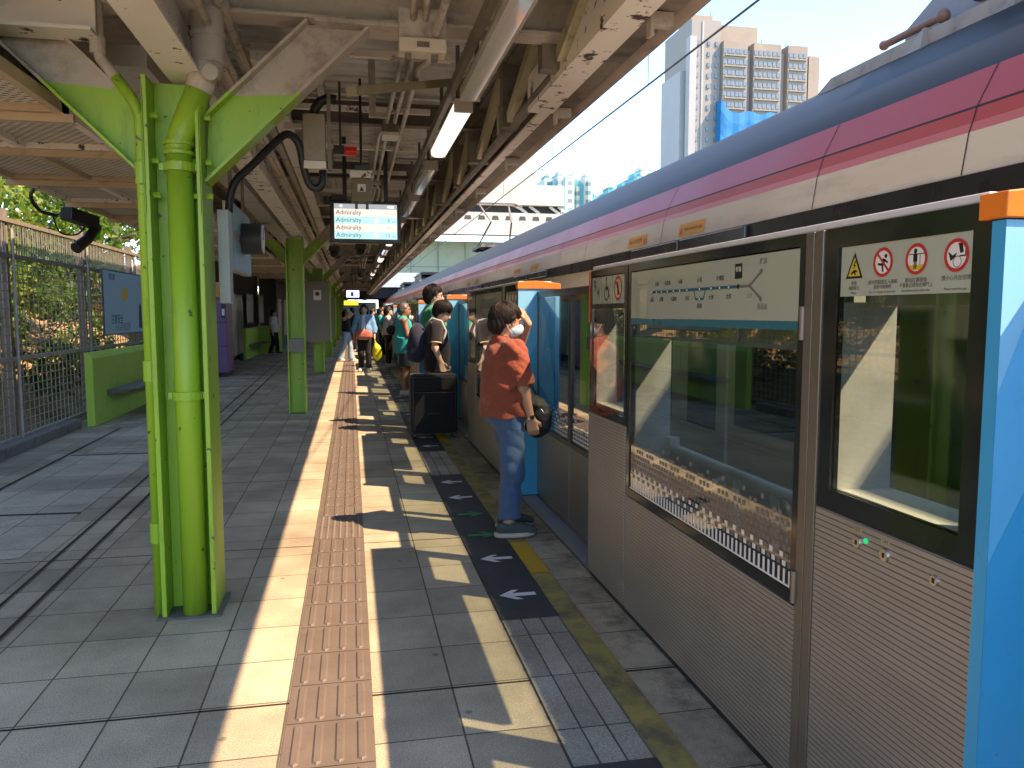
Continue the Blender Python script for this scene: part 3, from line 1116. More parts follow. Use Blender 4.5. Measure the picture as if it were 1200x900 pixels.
    g.tube([(X(0.21), Y(1.10), zr_ - 0.01), (X(0.21), Y(0.98), 0.66), (X(0.25), Y(0.98), 0.60)], 0.016, 10)
    g.tube([(X(0.21), Y(1.52), zr_ - 0.02), (X(0.06), Y(1.72), 0.70), (X(0.06), Y(1.74), 0.62)], 0.016, 10)
    g.box(X(0.185), X(0.235), Y(2.10), Y(2.164), zr_ - 0.04, zr_ + 0.05)
    g.build("guard_rail", WHITE, t, smooth="auto")
    # line map over the wide pane
    g = MB()
    g.box(X(0.006), X(0.0095), Y(0.728), Y(2.176), 1.476, 1.702, 0)
    g.box(X(0.006), X(0.0095), Y(0.728), Y(2.176), 1.448, 1.475, 1)
    xs = X(0.0052)
    c = V(xs, 0, 0)
    if full:
        q = lambda yy, z: V(xs, y0 + yy, z)
        gz = 1.592
        stroke(g, q(0, gz), [(-1.91, 0), (-1.115, 0)], 0.011, 2)
        stroke(g, q(0, gz), [(-1.105, 0), (-1.03, 0)], 0.010, 3)
        stroke(g, q(0, gz), [(-1.03, 0), (-0.96, 0.042)], 0.010, 3)
        stroke(g, q(0, gz), [(-1.03, 0), (-0.96, -0.042)], 0.010, 3)
        stroke(g, q(0, gz), [(-1.47, -0.004), (-1.455, -0.038), (-1.385, -0.038), (-1.37, -0.004)], 0.008, 2)
        sts = [(1.91, "金鐘", -1), (1.855, "會展", 1), (1.80, "紅磡", -1), (1.735, "旺角東", 1), (1.67, "九龍塘", -1), (1.605, "大圍", 1), (1.535, "沙田", -1),
               (1.42, "火炭", 1), (1.32, "大學", -1), (1.25, "大埔墟", 1), (1.18, "太和", -1)]
        for yy, nm, sgn in sts:
            disc(g, q(yy, gz) - V(0.0004, 0, 0), 0.0085, 4, 14)
            disc(g, q(yy, gz) - V(0.0007, 0, 0), 0.0056, 5, 14)
            g.text(nm, q(yy, gz + sgn * 0.034), U, VV, 0.021, mi=4, bold=0.008)
        disc(g, q(1.42, gz - 0.038) - V(0.0004, 0, 0), 0.0085, 4, 14)
        disc(g, q(1.42, gz - 0.038) - V(0.0007, 0, 0), 0.0056, 5, 14)
        g.text("馬場", q(1.42, gz - 0.066), U, VV, 0.022, mi=4, bold=0.008)
        disc(g, q(1.11, gz) - V(0.0004, 0, 0), 0.009, 4, 14)
        disc(g, q(1.03, gz) - V(0.0004, 0, 0), 0.009, 3, 14)
        flat(g, q(1.11, 1.645), [(-0.026, -0.026), (0.026, -0.026), (0.026, 0.026), (-0.026, 0.026)], 4)
        g.text("粉嶺", q(1.11, 1.65) - V(0.0004, 0, 0), U, VV, 0.02, mi=5, bold=0.008)
        g.text("上水", q(1.03, gz - 0.034), U, VV, 0.02, mi=3, bold=0.004)
        g.text("羅湖", q(0.945, gz + 0.075), U, VV, 0.024, mi=3, bold=0.006)
        g.text("落馬洲", q(0.945, gz - 0.072), U, VV, 0.022, mi=3, bold=0.004)
        for dz in (0.045, -0.045):
            disc(g, q(0.955, gz + dz) - V(0.0004, 0, 0), 0.009, 3, 14)
    else:
        stroke(g, V(xs, y0, 1.592), [(-1.91, 0), (-1.11, 0)], 0.012, 2)
        for i in range(12):
            yy = 1.91 - i * 0.068
            g.box(xs - 0.0004, xs, y0 + yy - 0.018, y0 + yy + 0.018, 1.61 if i % 2 else 1.548, 1.636 if i % 2 else 1.574, 4)
    g.build("map_sign", [FILM, TEALST, mat("map teal print", (0.02, 0.13, 0.19), 0.4, var=0.03), MAPGREY, SIGNBLACK, SIGNWHITE], t)
    # safety notices over the narrow pane by the blue end
    g = MB()
    g.box(X(0.006), X(0.0095), Y(0.058), Y(0.525), 1.545, 1.702, 0)
    if full:
        def S(yy, z, k=0):
            return V(X(0.0055) - k * 0.0004, y0 + yy, z)
        g.text("APG-245", S(0.318, 1.690), U, VV, 0.020, mi=1, bold=0.003)
        flat(g, S(0.258, 1.690), [(-0.026, -0.012), (0.026, -0.012), (0.026, 0.012), (-0.026, 0.012)], 1)
        g.text("D-D5", S(0.258, 1.690, 1), U, VV, 0.020, mi=4, bold=0.003)
        # yellow electric-shock triangle
        o_ = S(0.467, 1.622)
        flat(g, o_, [(-0.036, -0.030), (0.036, -0.030), (0, 0.040)], 1)
        flat(g, S(0.467, 1.622, 1), [(-0.026, -0.024), (0.026, -0.024), (0, 0.027)], 3)
        b_ = S(0.467, 1.622, 2)
        flat(g, b_, [(0.002, 0.016), (0.007, 0.016), (0.002, 0.006), (0.007, 0.006), (-0.003, -0.007), (0, 0.003), (-0.004, 0.003)], 1)
        stroke(g, b_, [(-0.012, -0.018), (0, -0.010), (0.012, -0.012)], 0.006, 1)
        stroke(g, b_, [(-0.002, -0.010), (0.006, -0.021)], 0.005, 1)
        # three round prohibition signs
        for yy in (0.352, 0.232, 0.105):
            disc(g, S(yy, 1.628), 0.033, 4, 28)
            annulus(g, S(yy, 1.628, 3), U, VV, 0.029, 0.037, 2)
        p = S(0.352, 1.628, 1)
        disc(g, p, 0.0055, 1, 14, 0.010, 0.015)
        stroke(g, p, [(0.006, 0.008), (-0.002, -0.006)], 0.010, 1)
        stroke(g, p, [(-0.002, -0.006), (0.0, -0.024)], 0.006, 1)
        stroke(g, p, [(-0.002, -0.006), (-0.020, -0.004)], 0.006, 1)
        stroke(g, p, [(0.005, 0.006), (0.018, -0.002)], 0.005, 1)
        stroke(g, p, [(0.003, 0.005), (-0.012, 0.008)], 0.005, 1)
        stroke(g, S(0.352, 1.628, 2), [(-0.024, 0.024), (0.024, -0.024)], 0.006, 2)
        p = S(0.232, 1.628, 1)
        flat(g, p, [(-0.026, -0.014), (0.026, -0.014), (0.020, -0.026), (-0.020, -0.026)], 3)
        disc(g, p, 0.006, 1, 14, -0.004, 0.019)
        flat(g, p, [(-0.011, 0.012), (0.003, 0.012), (0.003, -0.006), (-0.011, -0.006)], 1)
        flat(g, p, [(-0.009, -0.006), (-0.005, -0.006), (-0.005, -0.023), (-0.009, -0.023)], 1)
        flat(g, p, [(-0.003, -0.006), (0.001, -0.006), (0.001, -0.023), (-0.003, -0.023)], 1)
        stroke(g, p, [(-0.025, 0.012), (0.027, 0.012)], 0.002, 1)
        stroke(g, p, [(0.012, 0.012), (0.012, -0.014)], 0.002, 1)
        p = S(0.105, 1.628, 1)
        flat(g, p, [(0.004, 0.026), (0.016, 0.026), (0.020, 0.006), (0.010, 0.004)], 1)
        flat(g, p, [(-0.026, 0.010), (-0.012, 0.0), (0.0, 0.006), (-0.004, -0.004), (-0.018, -0.012), (-0.022, 0.0)], 1)
        annulus(g, p + U * 0.002 + VV * -0.014, U, VV, 0.011, 0.013, 5, 20)
        stroke(g, p, [(0.008, -0.002), (0.026, -0.002), (0.026, 0.02)], 0.003, 1)
        for yy, l1, l2, l3 in ((0.467, "危險", "高壓電力", "Danger"), (0.352, "請勿跨越或走入路軌", "違者可被檢控", "Do not trespass on the track"),
                               (0.232, "請站在黃線後", "不要靠近或倚在閘門上", "Stand behind the yellow line"), (0.105, "請小心月台空隙", "", "Please mind the gap")):
            g.text(l1, S(yy, 1.578), U, VV, 0.0125, mi=1)
            if l2:
                g.text(l2, S(yy, 1.566), U, VV, 0.0115, mi=1)
            g.text(l3, S(yy, 1.554), U, VV, 0.0085, mi=1)
    else:
        for yy, mi in ((0.467, 3), (0.352, 2), (0.232, 2), (0.105, 2)):
            disc(g, V(X(0.0055), y0 + yy, 1.628), 0.035, mi, 16)
            disc(g, V(X(0.0052), y0 + yy, 1.628), 0.026, 4, 16)
    g.build("safety_sign", [FILM, SIGNBLACK, SIGNRED, SIGNYEL, SIGNWHITE, MAPGREY], t)
    # door number notice on the far narrow pane
    g = MB()
    for a in (2.29, 2.47, 2.65):
        g.box(X(0.006), X(0.0095), Y(a), Y(a + 0.165), 1.55, 1.70, 0)
        g.box(X(0.006), X(0.0095), Y(a), Y(a + 0.165), 1.525, 1.549, 1)
    k_ = V(X(0.0055), 0, 0)
    if full:
        S = lambda yy, z, k=0: V(X(0.0055) - k * 0.0004, y0 + yy, z)
        g.text("9", S(2.750, 1.640), U, VV, 0.10, mi=1, bold=0.006)
        g.text("4", S(2.692, 1.610), U, VV, 0.07, mi=1, bold=0.006)
        p = S(2.552, 1.625)
        disc(g, p, 0.012, 1, 14, -0.006, 0.052)
        stroke(g, p, [(-0.006, 0.040), (-0.002, 0.0), (0.028, 0.0), (0.040, -0.040), (0.052, -0.038)], 0.011, 1)
        annulus(g, p + VV * -0.022, U, VV, 0.030, 0.038, 1)
        p = S(2.732 - 0.36 + 0.0, 1.625)
        annulus(g, p, U, VV, 0.048, 0.062, 2)
        stroke(g, p, [(-0.006, 0.034), (0.004, -0.034)], 0.02, 1)
        stroke(g, p, [(-0.038, 0.038), (0.038, -0.038)], 0.010, 2)
    g.build("door_number_sign", [FILM, SIGNBLACK, SIGNRED], t)
    # printed grid across the foot of the wide pane
    g = MB()
    xs = X(0.0085)
    n = 46
    w = 1.44 / n
    for i in range(n):
        a = 0.732 + i * w
        g.box(xs, xs + 0.0012, Y(a), Y(a + w * 0.36), 0.655, 0.70, 0)
    g.box(xs, xs + 0.0012, Y(0.730), Y(2.174), 0.648, 0.6548, 0)
    for r_ in range(8):
        z = 0.708 + r_ * 0.026
        for i in range(n):
            if r_ > 3 and ((i * 7 + r_ * 5) % 9) < (r_ - 3) * 2 - 1:
                continue
            a = 0.732 + (i + 0.5 * (r_ % 2)) * w
            if a + w * 0.62 < 2.174:
                g.box(xs, xs + 0.0012, Y(a), Y(a + w * 0.60), z, z + 0.0165, 0 if r_ < 2 and i % 2 else 1)
    if full:
        g.build("printed_grid", [DOTS, DOTD], t)
    # key switches and pilot lamp
    if full:
        for (yy, z, r_) in ((0.40, 0.893, 0.017), (0.29, 0.891, 0.017), (0.115, 0.885, 0.013)):
            g = MB()
            g.cyl((X(0.0), Y(yy), z), (X(-0.006), Y(yy), z), r_, r_ * 0.9, 20, 0)
            g.box(X(-0.0068), X(-0.006), Y(yy) - 0.004, Y(yy) + 0.004, z - 0.006, z + 0.006, 1)
            if r_ > 0.015:
                g.box(X(-0.001), X(0.0), Y(yy) - 0.016, Y(yy) + 0.016, z + 0.026, z + 0.040, 2)
                g.text("ISO" if yy > 0.35 else "OPS", V(X(-0.0014), y0 + yy, z + 0.033), U, VV, 0.013, mi=1)
            g.build("key_switch", [CHROME, SIGNBLACK, mat("switch label plate", (0.35, 0.34, 0.2), 0.5)], t, smooth="auto")
        g = MB()
        g.cyl((X(0.0), Y(0.365), 0.906), (X(-0.004), Y(0.365), 0.906), 0.007, n=16)
        g.build("pilot_lamp", LED, t)
    return t


def build_leaf(ya, yb, blue_far):
    """sliding half door between ya and yb"""
    xd = GX + 0.155
    t = thing("gate_door", (xd, ya, 0), "", "gate door", "sliding gate doors along the platform edge")
    g = MB()
    g.box(xd, xd + 0.032, ya, yb, 0.03, 0.575)
    g.build("lower_panel", mat("grey gate panel", (0.20, 0.20, 0.185), 0.38, metal=0.4, var=0.08), t, bevel=0.003)
    g = MB()
    ring_frame(g, xd - 0.002, xd + 0.034, ya, yb, 0.578, 1.655, 0.03)
    g.box(xd - 0.004, xd + 0.036, ya, yb, 1.656, 1.672, 0)
    fr_ = g.build("door_frame", BLACKP, t)
    WO[fr_.name] = WO[t.name]
    g = MB()
    g.box(xd + 0.010, xd + 0.017, ya + 0.03, yb - 0.03, 0.608, 1.625)
    g.build("glass_pane", GLASS, fr_)
    g = MB()
    xs = xd + 0.008
    n = 22
    w = (yb - ya - 0.08) / n
    for r_ in range(7):
        for i in range(n):
            if r_ > 2 and (i * 5 + r_ * 3) % 7 < r_ - 2:
                continue
            a = ya + 0.04 + i * w
            g.box(xs, xs + 0.0012, a, a + w * 0.55, 0.625 + r_ * 0.027, 0.641 + r_ * 0.027)
    g.build("printed_grid", DOTS, t)
    if blue_far:
        g = MB()
        wd = yb - 0.035
        g.poly([(xs, wd - 0.50, 0.615), (xs, wd, 0.615), (xs, wd, 1.62), (xs, wd - 0.50, 1.62)], 0)
        x2 = xs - 0.0006
        for pts, mi in (([(0, 1.62), (0.5, 1.62), (0.25, 1.42)], 1), ([(0, 1.62), (0.25, 1.42), (0, 0.95)], 2), ([(0.5, 1.62), (0.25, 1.42), (0.5, 1.0)], 0), ([(0, 0.94), (0.25, 1.41), (0.5, 0.99), (0.5, 0.8)], 1), ([(0.0, 0.7), (0.22, 0.85), (0.0, 0.93)], 3)):
            g.poly([(x2, wd - a, z) for a, z in pts], mi)
        annulus(g, V(x2 - 0.0006, wd - 0.33, 1.10), U, VV, 0.125, 0.132, 4, 32)
        g.build("blue_film", FILMB, t)
    return t


FILMB = [glass_mat("blue film", (0.25, 0.55, 0.8), 0.8, 0.03, opaque=((0.05, 0.30, 0.58), 0.55)), glass_mat("sky blue film", (0.4, 0.65, 0.85), 0.8, 0.03, opaque=((0.12, 0.42, 0.70), 0.6)),
         glass_mat("pale blue film", (0.5, 0.7, 0.85), 0.8, 0.03, opaque=((0.26, 0.52, 0.74), 0.6)), glass_mat("deep blue film", (0.2, 0.45, 0.75), 0.8, 0.03, opaque=((0.03, 0.23, 0.50), 0.6)),
         mat("blue outline print", (0.02, 0.14, 0.32), 0.3)]
gate0 = build_gate(Y0, True)
gate0["label"] = "fixed gate section nearest the camera, with the line map and four safety notices"
gate1 = build_gate(Y0 + PERIOD, False)
gate1["label"] = "second fixed gate section, its blue end directly behind the woman in the rust shirt"
leafA = build_leaf(4.205, 5.205, False)
leafA["label"] = "gate door of two clear glass halves, the one nearer the camera beside the wheelchair notice"
leafB = build_leaf(5.21, 6.19, True)
leafB["label"] = "blue tinted sliding gate door in front of the woman in the rust shirt"
copy_tree(gate1, (GX, Y0 - PERIOD, 0), "fixed gate section behind the camera")
for k in range(2, 12):
    copy_tree(gate1, (GX, Y0 + k * PERIOD, 0), "%s fixed gate section with a blue end, counting along the platform" % ORD[k])
for k in range(1, 11):
    copy_tree(leafA, (GX + 0.155, 4.205 + k * PERIOD, 0), "clear sliding gate door of the %s doorway along the platform" % ORD[k])
    copy_tree(leafB, (GX + 0.155, 5.21 + k * PERIOD, 0), "blue tinted sliding gate door of the %s doorway along the platform" % ORD[k])
copy_tree(leafA, (GX + 0.155, 4.205 - PERIOD, 0), "clear sliding gate door behind the camera")
copy_tree(leafB, (GX + 0.155, 5.21 - PERIOD, 0), "blue tinted sliding gate door right beside the camera")
# ------------------------------------------------------------------ train
TRAIN = thing("train", (3.85, 4.0, -1.1), "long silver commuter train with a crimson band, standing behind the platform gates", "train")
TL0, TL1 = -14.0, 66.0
SILVER = mat("train silver beige paint", (0.66, 0.63, 0.54), 0.36, metal=0.05, var=0.06, scale=2, dirt=(0.50, 0.46, 0.39), dscale=2.5, stretch=(1, 0.5, 3), coat=0.3)
CRIMSON = mat("train crimson paint", (0.40, 0.07, 0.075), 0.36, var=0.05, scale=1.5, spec=0.25)
ROSE_HIGHLIGHT = mat("train rose highlight colour", (0.50, 0.14, 0.145), 0.34, var=0.05, scale=1.5, spec=0.3)  # lighter rose paints in the highlight along the foot of the crimson
ROOFC = mat("train blue grey roof paint", (0.024, 0.025, 0.025), 0.42, rvar=0.02, var=0.15, scale=3, stretch=(1, 0.3, 1), spec=0.07)
DARKW = mat("train dark glass", (0.012, 0.015, 0.016), 0.06, var=0.05, spec=0.8)
DARKBAND = mat("train black band", (0.02, 0.021, 0.024), 0.3, var=0.1)
GREYROOF = mat("train roof gear paint", (0.33, 0.29, 0.23), 0.6, var=0.15, dirt=(0.15, 0.13, 0.1), dscale=4)
SEAM = mat("black panel seam", (0.01, 0.01, 0.01), 0.6)
prof = [(2.30, -0.95), (2.30, 0.62), (2.30, 0.80), (2.30, 1.90), (2.30, 2.026), (2.325, 2.188), (2.338, 2.225), (2.354, 2.282), (2.357, 2.292), (2.44, 2.453), (2.52, 2.545), (2.62, 2.624), (2.73, 2.715), (2.85, 2.795), (2.97, 2.88), (3.1, 2.955), (3.22, 3.02), (3.35, 3.075), (3.6, 3.15), (3.85, 3.18)]
names = {"side_panel": (0, 1, 2, 3), "cantrail_panel": (4,), "rose_highlight": (5,), "crimson_band": (6, 8), "band_seam": (7,), "roof_shell": tuple(range(9, 19))}
mats_ = {"side_panel": SILVER, "cantrail_panel": SILVER, "rose_highlight": ROSE_HIGHLIGHT, "crimson_band": CRIMSON, "band_seam": SEAM, "roof_shell": ROOFC}
for nm, ids in names.items():
    g = MB()
    for i in ids:
        (xa, za), (xb, zb) = prof[i], prof[i + 1]
        for mir in (0, 1):
            A = (7.7 - xa) if mir else xa
            B_ = (7.7 - xb) if mir else xb
            q = [(A, TL0, za), (A, TL1, za), (B_, TL1, zb), (B_, TL0, zb)]
            g.poly(q if not mir else q[::-1])
    # weld so the curved roof shades smoothly
    o = g.build(nm, mats_[nm], TRAIN, smooth=(nm == "roof_shell"))
    if nm == "roof_shell":
        bm = bmesh.new(); bm.from_mesh(o.data); bmesh.ops.remove_doubles(bm, verts=bm.verts, dist=0.001); bm.to_mesh(o.data); bm.free()
for yy in (TL0, TL1):
    g = MB()
    g.poly([(x, yy, z) for x, z in prof] + [(7.7 - x, yy, z) for x, z in prof[::-1][1:]])
    g.build("end_wall", SILVER, TRAIN)
g = MB()
g.box(2.45, 5.25, TL0, TL1, -1.0, -0.9)
g.build("underframe", BLACKP, TRAIN)
# windows, doors and door heads along the near side
DOORY = [5.22 + k * PERIOD for k in range(-3, 12)]
for i, dy in enumerate(DOORY):
    for a, b in ((dy - 0.70, dy - 0.01), (dy + 0.01, dy + 0.70)):
        g = MB()
        g.box(2.283, 2.30, a, b, -0.05, 1.90, 0)
        g.box(2.278, 2.283, a + 0.13, b - 0.13, 0.75, 1.70, 1)
        g.build("door_leaf", [SILVER, DARKW], TRAIN)
    g = MB()
    g.box(2.282, 2.299, dy + 0.82, dy + PERIOD - 0.82, 0.82, 1.72)
    g.build("window", DARKW, TRAIN)
g = MB()
g.box(2.276, 2.298, TL0 + 0.1, TL1 - 0.1, 1.915, 2.018)
g.build("black_band", DARKBAND, TRAIN)
# sliding-door head covers: dark boxes with rounded ends
for i, dy in enumerate(DOORY):
    for a, b in ((dy - 0.95, dy - 0.02), (dy + 0.02, dy + 0.95)):
        g = MB()
        n = 6
        pts = [(2.275, a, 1.93), (2.275, b, 1.93), (2.275, b, 2.01), (2.275, a, 2.01)]
        g.prism(pts, (-0.03, 0, 0))
        g.build("door_head", mat("door head slate", (0.05, 0.056, 0.07), 0.25, var=0.1) if "door head slate" not in bpy.data.materials else bpy.data.materials["door head slate"], TRAIN, bevel=0.01)
# vertical seams in the bands
for k in range(-3, 26):
    yy = 2.66 + k * 1.02 * (1.0) * 1.0 if False else 2.66 + k * 1.0
    if (k % 5) not in (0, 1, 3):
        continue
    g = MB()
    for i in (4, 5, 6, 8):
        (xa, za), (xb, zb) = prof[i], prof[i + 1]
        dx = -0.0025
        g.add([(xa + dx, yy, za), (xa + dx, yy + 0.006, za), (xb + dx, yy + 0.006, zb), (xb + dx, yy, zb)], [(0, 1, 2, 3)])
    g.build("panel_seam", SEAM, TRAIN)
# gap notices on the cantrail
STK = mat("orange notice film", (0.72, 0.38, 0.05), 0.4, var=0.06)
STKR = mat("notice red print", (0.55, 0.05, 0.04), 0.4)
for k in range(0, 9):
    for j, (ya, yb) in enumerate(((4.92, 5.34), (5.97, 6.40))):
        g = MB()
        b = k * PERIOD
        xo = lambda z: 2.30 + (z - 2.026) / 0.162 * 0.025 - 0.003
        z0, z1 = 2.045, 2.128
        g.poly([(xo(z0), ya + b, z0), (xo(z0), yb + b, z0), (xo(z1), yb + b, z1), (xo(z1), ya + b, z1)], 0)
        sd = 1 if j == 0 else -1
        cy = yb + b - 0.045 if j == 0 else ya + b + 0.045
        g.add([(xo(z0) - 0.0015, cy - 0.03, z0 + 0.012), (xo(z0) - 0.0015, cy + 0.03, z0 + 0.012), (xo(z1) - 0.0015, cy, z1 - 0.012)], [(0, 1, 2)], 1)
        if k < 3:
            g.text("Please mind the gap" if j == 0 else "請小心月台空隙", V(xo(2.086) - 0.002, (ya + yb) / 2 + b - 0.03 * sd, 2.086), U, V(0.152, 0, 1), 0.036 if j == 0 else 0.042, mi=2)
        g.build("gap_notice", [STK, STKR, SIGNBLACK], TRAIN)
# air-conditioning pods and rails on the roof
for k, ya in enumerate((0.2, 37.4, 49.8)):
    g = MB()
    x0, x1 = 3.12, 4.58
    y1 = ya + 4.05
    g.prism([(x0 + 0.12, ya, 3.20), (x0 + 0.12, y1 - 0.55, 3.42), (x0 + 0.12, y1, 3.16), (x0 + 0.12, y1, 3.05), (x0 + 0.12, ya - 0.4, 3.05)], (x1 - x0 - 0.24, 0, 0))
    ac = g.build("roof_unit", mat("roof unit grey", (0.22, 0.22, 0.23), 0.5, var=0.1) if "roof unit grey" not in bpy.data.materials else bpy.data.materials["roof unit grey"], TRAIN)
    WO[ac.name] = WO[TRAIN.name]
    g = MB()
    g.prism([(x0, ya - 0.45, 2.955), (x0, y1 + 0.75, 2.955), (x0, y1 + 0.55, 3.04), (x0, ya - 0.45, 3.06)], (0.10, 0, 0))
    for yy in np.arange(ya, y1, 0.62):
        g.prism([(x0 - 0.02, yy, 3.06), (x0 - 0.05, yy + 0.13, 2.94), (x0 - 0.05, yy - 0.02, 2.94)], (0.08, 0, 0))
    g.build("roof_unit_base", GREYROOF, TRAIN)
    g = MB()
    g.box(x0 + 0.02, x1 - 0.02, ya - 0.5, y1 - 0.52, 3.30, 3.335)
    for j in range(9):
        z = 3.12 + j * 0.022
        g.box(x0 + 0.085, x0 + 0.119, ya - 0.4, y1 - 0.56, z, z + 0.011)
    for j in range(12):
        g.box(x0 + 0.12, x1 - 0.14, ya + 0.2 + j * 0.24, ya + 0.33 + j * 0.24, 3.40 + 0.0, 3.452)
    g.build("louvre", BLACKP, TRAIN)
    g = MB()
    g.tube([(x0 + 0.04, y1 - 0.40, 3.10), (x0 + 0.04, y1 + 0.06, 3.10)], 0.022, 10)
    g.ball((x0 + 0.04, y1 - 0.40, 3.10), 0.038)
    g.ball((x0 + 0.04, y1 + 0.08, 3.10), 0.03)
    g.build("grab_bar", mat("red brown bar", (0.22, 0.12, 0.08), 0.5) if "red brown bar" not in bpy.data.materials else bpy.data.materials["red brown bar"], TRAIN, smooth="auto")
# pantograph farther down the train
py = 21.0
g = MB()
g.box(3.3, 4.4, py - 0.8, py + 0.8, 3.20, 3.26)
for x in (3.4, 4.3):
    g.tube([(x, py + 0.6, 3.26), (3.85 + (x - 3.85) * 0.6, py - 0.7, 3.85), (3.85 + (x - 3.85) * 0.9, py + 0.4, 4.44)], 0.025, 8)
    for yy in (py - 0.5, py + 0.5):
        g.cyl((x, yy, 3.16), (x, yy, 3.3), 0.06, 0.04, 10)
for yy in (py + 0.2, py + 0.6):
    g.tube([(3.1, yy, 4.36), (3.3, yy, 4.455), (4.4, yy, 4.455), (4.6, yy, 4.36)], 0.02, 8)
g.build("pantograph", STEEL_DARK, TRAIN, smooth="auto")

# overhead line
wires = thing("overhead_line", (3.85, 30, 4.47), "thin overhead wires with droppers strung above the train", "overhead wire")
g = MB()
g.tube([(3.85, -10, 4.47), (3.85, 100, 4.47)], 0.012, 6)
g.build("contact_wire", BLACK, wires)
g = MB()
pts = []
for i in range(0, 45):
    yy = -10 + i * 2.5
    s = (yy % 50) / 50
    pts.append((3.85 + 0.0, yy, 5.0 + 1.9 * (2 * s - 1) ** 2))
g.tube(pts, 0.009, 6)
g.build("carrier_wire", BLACK, wires)
g = MB()
for i in range(0, 22):
    yy = -5 + i * 5.0
    s = (yy % 50) / 50
    g.tube([(3.85, yy, 4.47), (3.85, yy, 5.0 + 1.9 * (2 * s - 1) ** 2)], 0.004, 4)
g.build("dropper", BLACK, wires)
# ------------------------------------------------------------------ left side: fence, bench wall, poster, machines
FX = -3.62
FENCEC = mat("weathered brown fence steel", (0.24, 0.21, 0.17), 0.65, var=0.15, dirt=(0.09, 0.07, 0.05), dscale=5)
FENCEP = mat("pale galvanised fence pipe", (0.42, 0.41, 0.39), 0.5, metal=0.3, var=0.1, dirt=(0.2, 0.17, 0.14), dscale=9, dlo=0.55)
WIRE = mat("fence wire", (0.36, 0.34, 0.30), 0.55, metal=0.4, var=0.1)
fence = thing("wire_fence", (FX, 12, 0), "tall brown wire mesh fence on a low kerb along the left of the platform", "fence")
FY = [2.2, 4.62, 7.05, 9.47, 11.95, 14.4, 16.85, 19.1]
for y in FY:
    g = MB()
    g.box(FX - 0.09, FX - 0.01, y - 0.05, y + 0.05, 0.05, 2.62)
    g.build("fence_post", FENCEC, fence)
    g = MB()
    g.tube([(FX + 0.02, y + 0.075, 0.05), (FX + 0.02, y + 0.075, 2.42)], 0.017, 8)
    g.build("fence_pipe", FENCEP, fence)
for z, m in ((0.13, FENCEP), (1.0, FENCEP), (2.12, FENCEC), (2.50, FENCEC)):
    g = MB()
    g.box(FX - 0.03, FX + 0.015, FY[0], FY[-1], z - 0.022, z + 0.022)
    g.build("fence_rail", m, fence)
for i in range(len(FY) - 1):
    g = MB()
    a, b = FY[i] + 0.09, FY[i + 1] - 0.05
    n = 17
    for k in range(n + 1):
        y = a + (b - a) * k / n
        g.box(FX - 0.006, FX + 0.004, y - 0.005, y + 0.005, 0.14, 2.50)
    for z in np.arange(0.22, 2.1, 0.095):
        g.box(FX - 0.002, FX + 0.006, a, b, z - 0.0045, z + 0.0045)
    for k in range(2 * n + 1):
        y = a + (b - a) * k / (2 * n)
        g.box(FX - 0.006, FX + 0.004, y - 0.006, y + 0.006, 2.12, 2.50)
    g.build("mesh_panel", WIRE, fence)
g = MB()
g.box(-3.71, -3.50, -5, 11.15, 0.001, 0.12)
k_ = g.build("fence_kerb", CONC, bevel=0.012)
tag(k_, "low grey concrete kerb under the wire fence", "kerb")

# green bench wall
bw = thing("bench_wall", (-3.35, 11.2, 0), "low lime green wall with a grey slab bench, below the blue poster", "bench")
LGREEN = mat("pale lime wall paint", (0.44, 0.69, 0.09), 0.5, var=0.05, scale=2, dirt=(0.28, 0.48, 0.06), dscale=3, dlo=0.55, dhi=0.9)
g = MB()
g.prism([(-3.45, 11.2, 0.002), (-3.35, 11.2, 0.002), (-3.35, 11.2, 0.90), (-3.40, 11.2, 0.98), (-3.45, 11.2, 0.98)], (0, 6.6, 0))
g.build("wall", LGREEN, bw, bevel=0.006)
g = MB()
g.prism([(-3.348, 11.75, 0.36), (-3.348, 11.75, 0.44), (-2.98, 11.95, 0.46), (-2.96, 11.95, 0.43)], (0, 5.2, 0))
g.build("seat", mat("grey bench slab", (0.12, 0.115, 0.10), 0.5, var=0.15), bw, bevel=0.006)

# poster on the fence
pb = thing("poster", (FX + 0.06, 14.0, 1.65), "sky blue poster with a small yellow sun, hung on the fence above the bench", "poster")
g = MB()
PXX = FX + 0.06
g.box(PXX, PXX + 0.02, 12.45, 15.9, 1.17, 2.15)
g.build("board", mat("poster board", (0.10, 0.13, 0.15), 0.5), pb)
g = MB()
px_ = PXX + 0.0235
UP = V(0, 1, 0)
def quad_yz(a, b, z0, z1, x, mi):
    g.poly([(x, a, z0), (x, b, z0), (x, b, z1), (x, a, z1)], mi)
quad_yz(12.47, 14.72, 1.19, 2.13, px_, 0)
quad_yz(14.72, 15.88, 1.19, 2.13, px_, 1)
x2 = px_ + 0.002
sunc = V(x2, 13.55, 1.80)
n = 22
pts = [sunc + V(0, 1, 0) * ((0.21 if i % 2 else 0.175) * math.cos(2 * math.pi * i / n)) + V(0, 0, 1) * ((0.125 if i % 2 else 0.10) * math.sin(2 * math.pi * i / n)) for i in range(n)]
g.poly(pts, 2)
g.poly(circle_pts(V(x2, 14.75, 1.98), V(0, 1, 0), V(0, 0, 1), 0.28, 18, 0.11), 3)
g.poly(circle_pts(V(x2 + .001, 14.75, 1.90), V(0, 1, 0), V(0, 0, 1), 0.25, 18, 0.10), 3)
g.text("今日天氣", V(x2 + 0.003, 14.75, 1.98), UP, VV, 0.10, mi=5)
g.text("好熱呀", V(x2 + 0.003, 14.75, 1.88), UP, VV, 0.10, mi=5)
g.text("注意安全", V(x2, 13.1, 1.40), UP, VV, 0.16, mi=4, bold=0.01)
g.text("小心月台空隙", V(x2, 13.4, 1.28), UP, VV, 0.14, mi=4)
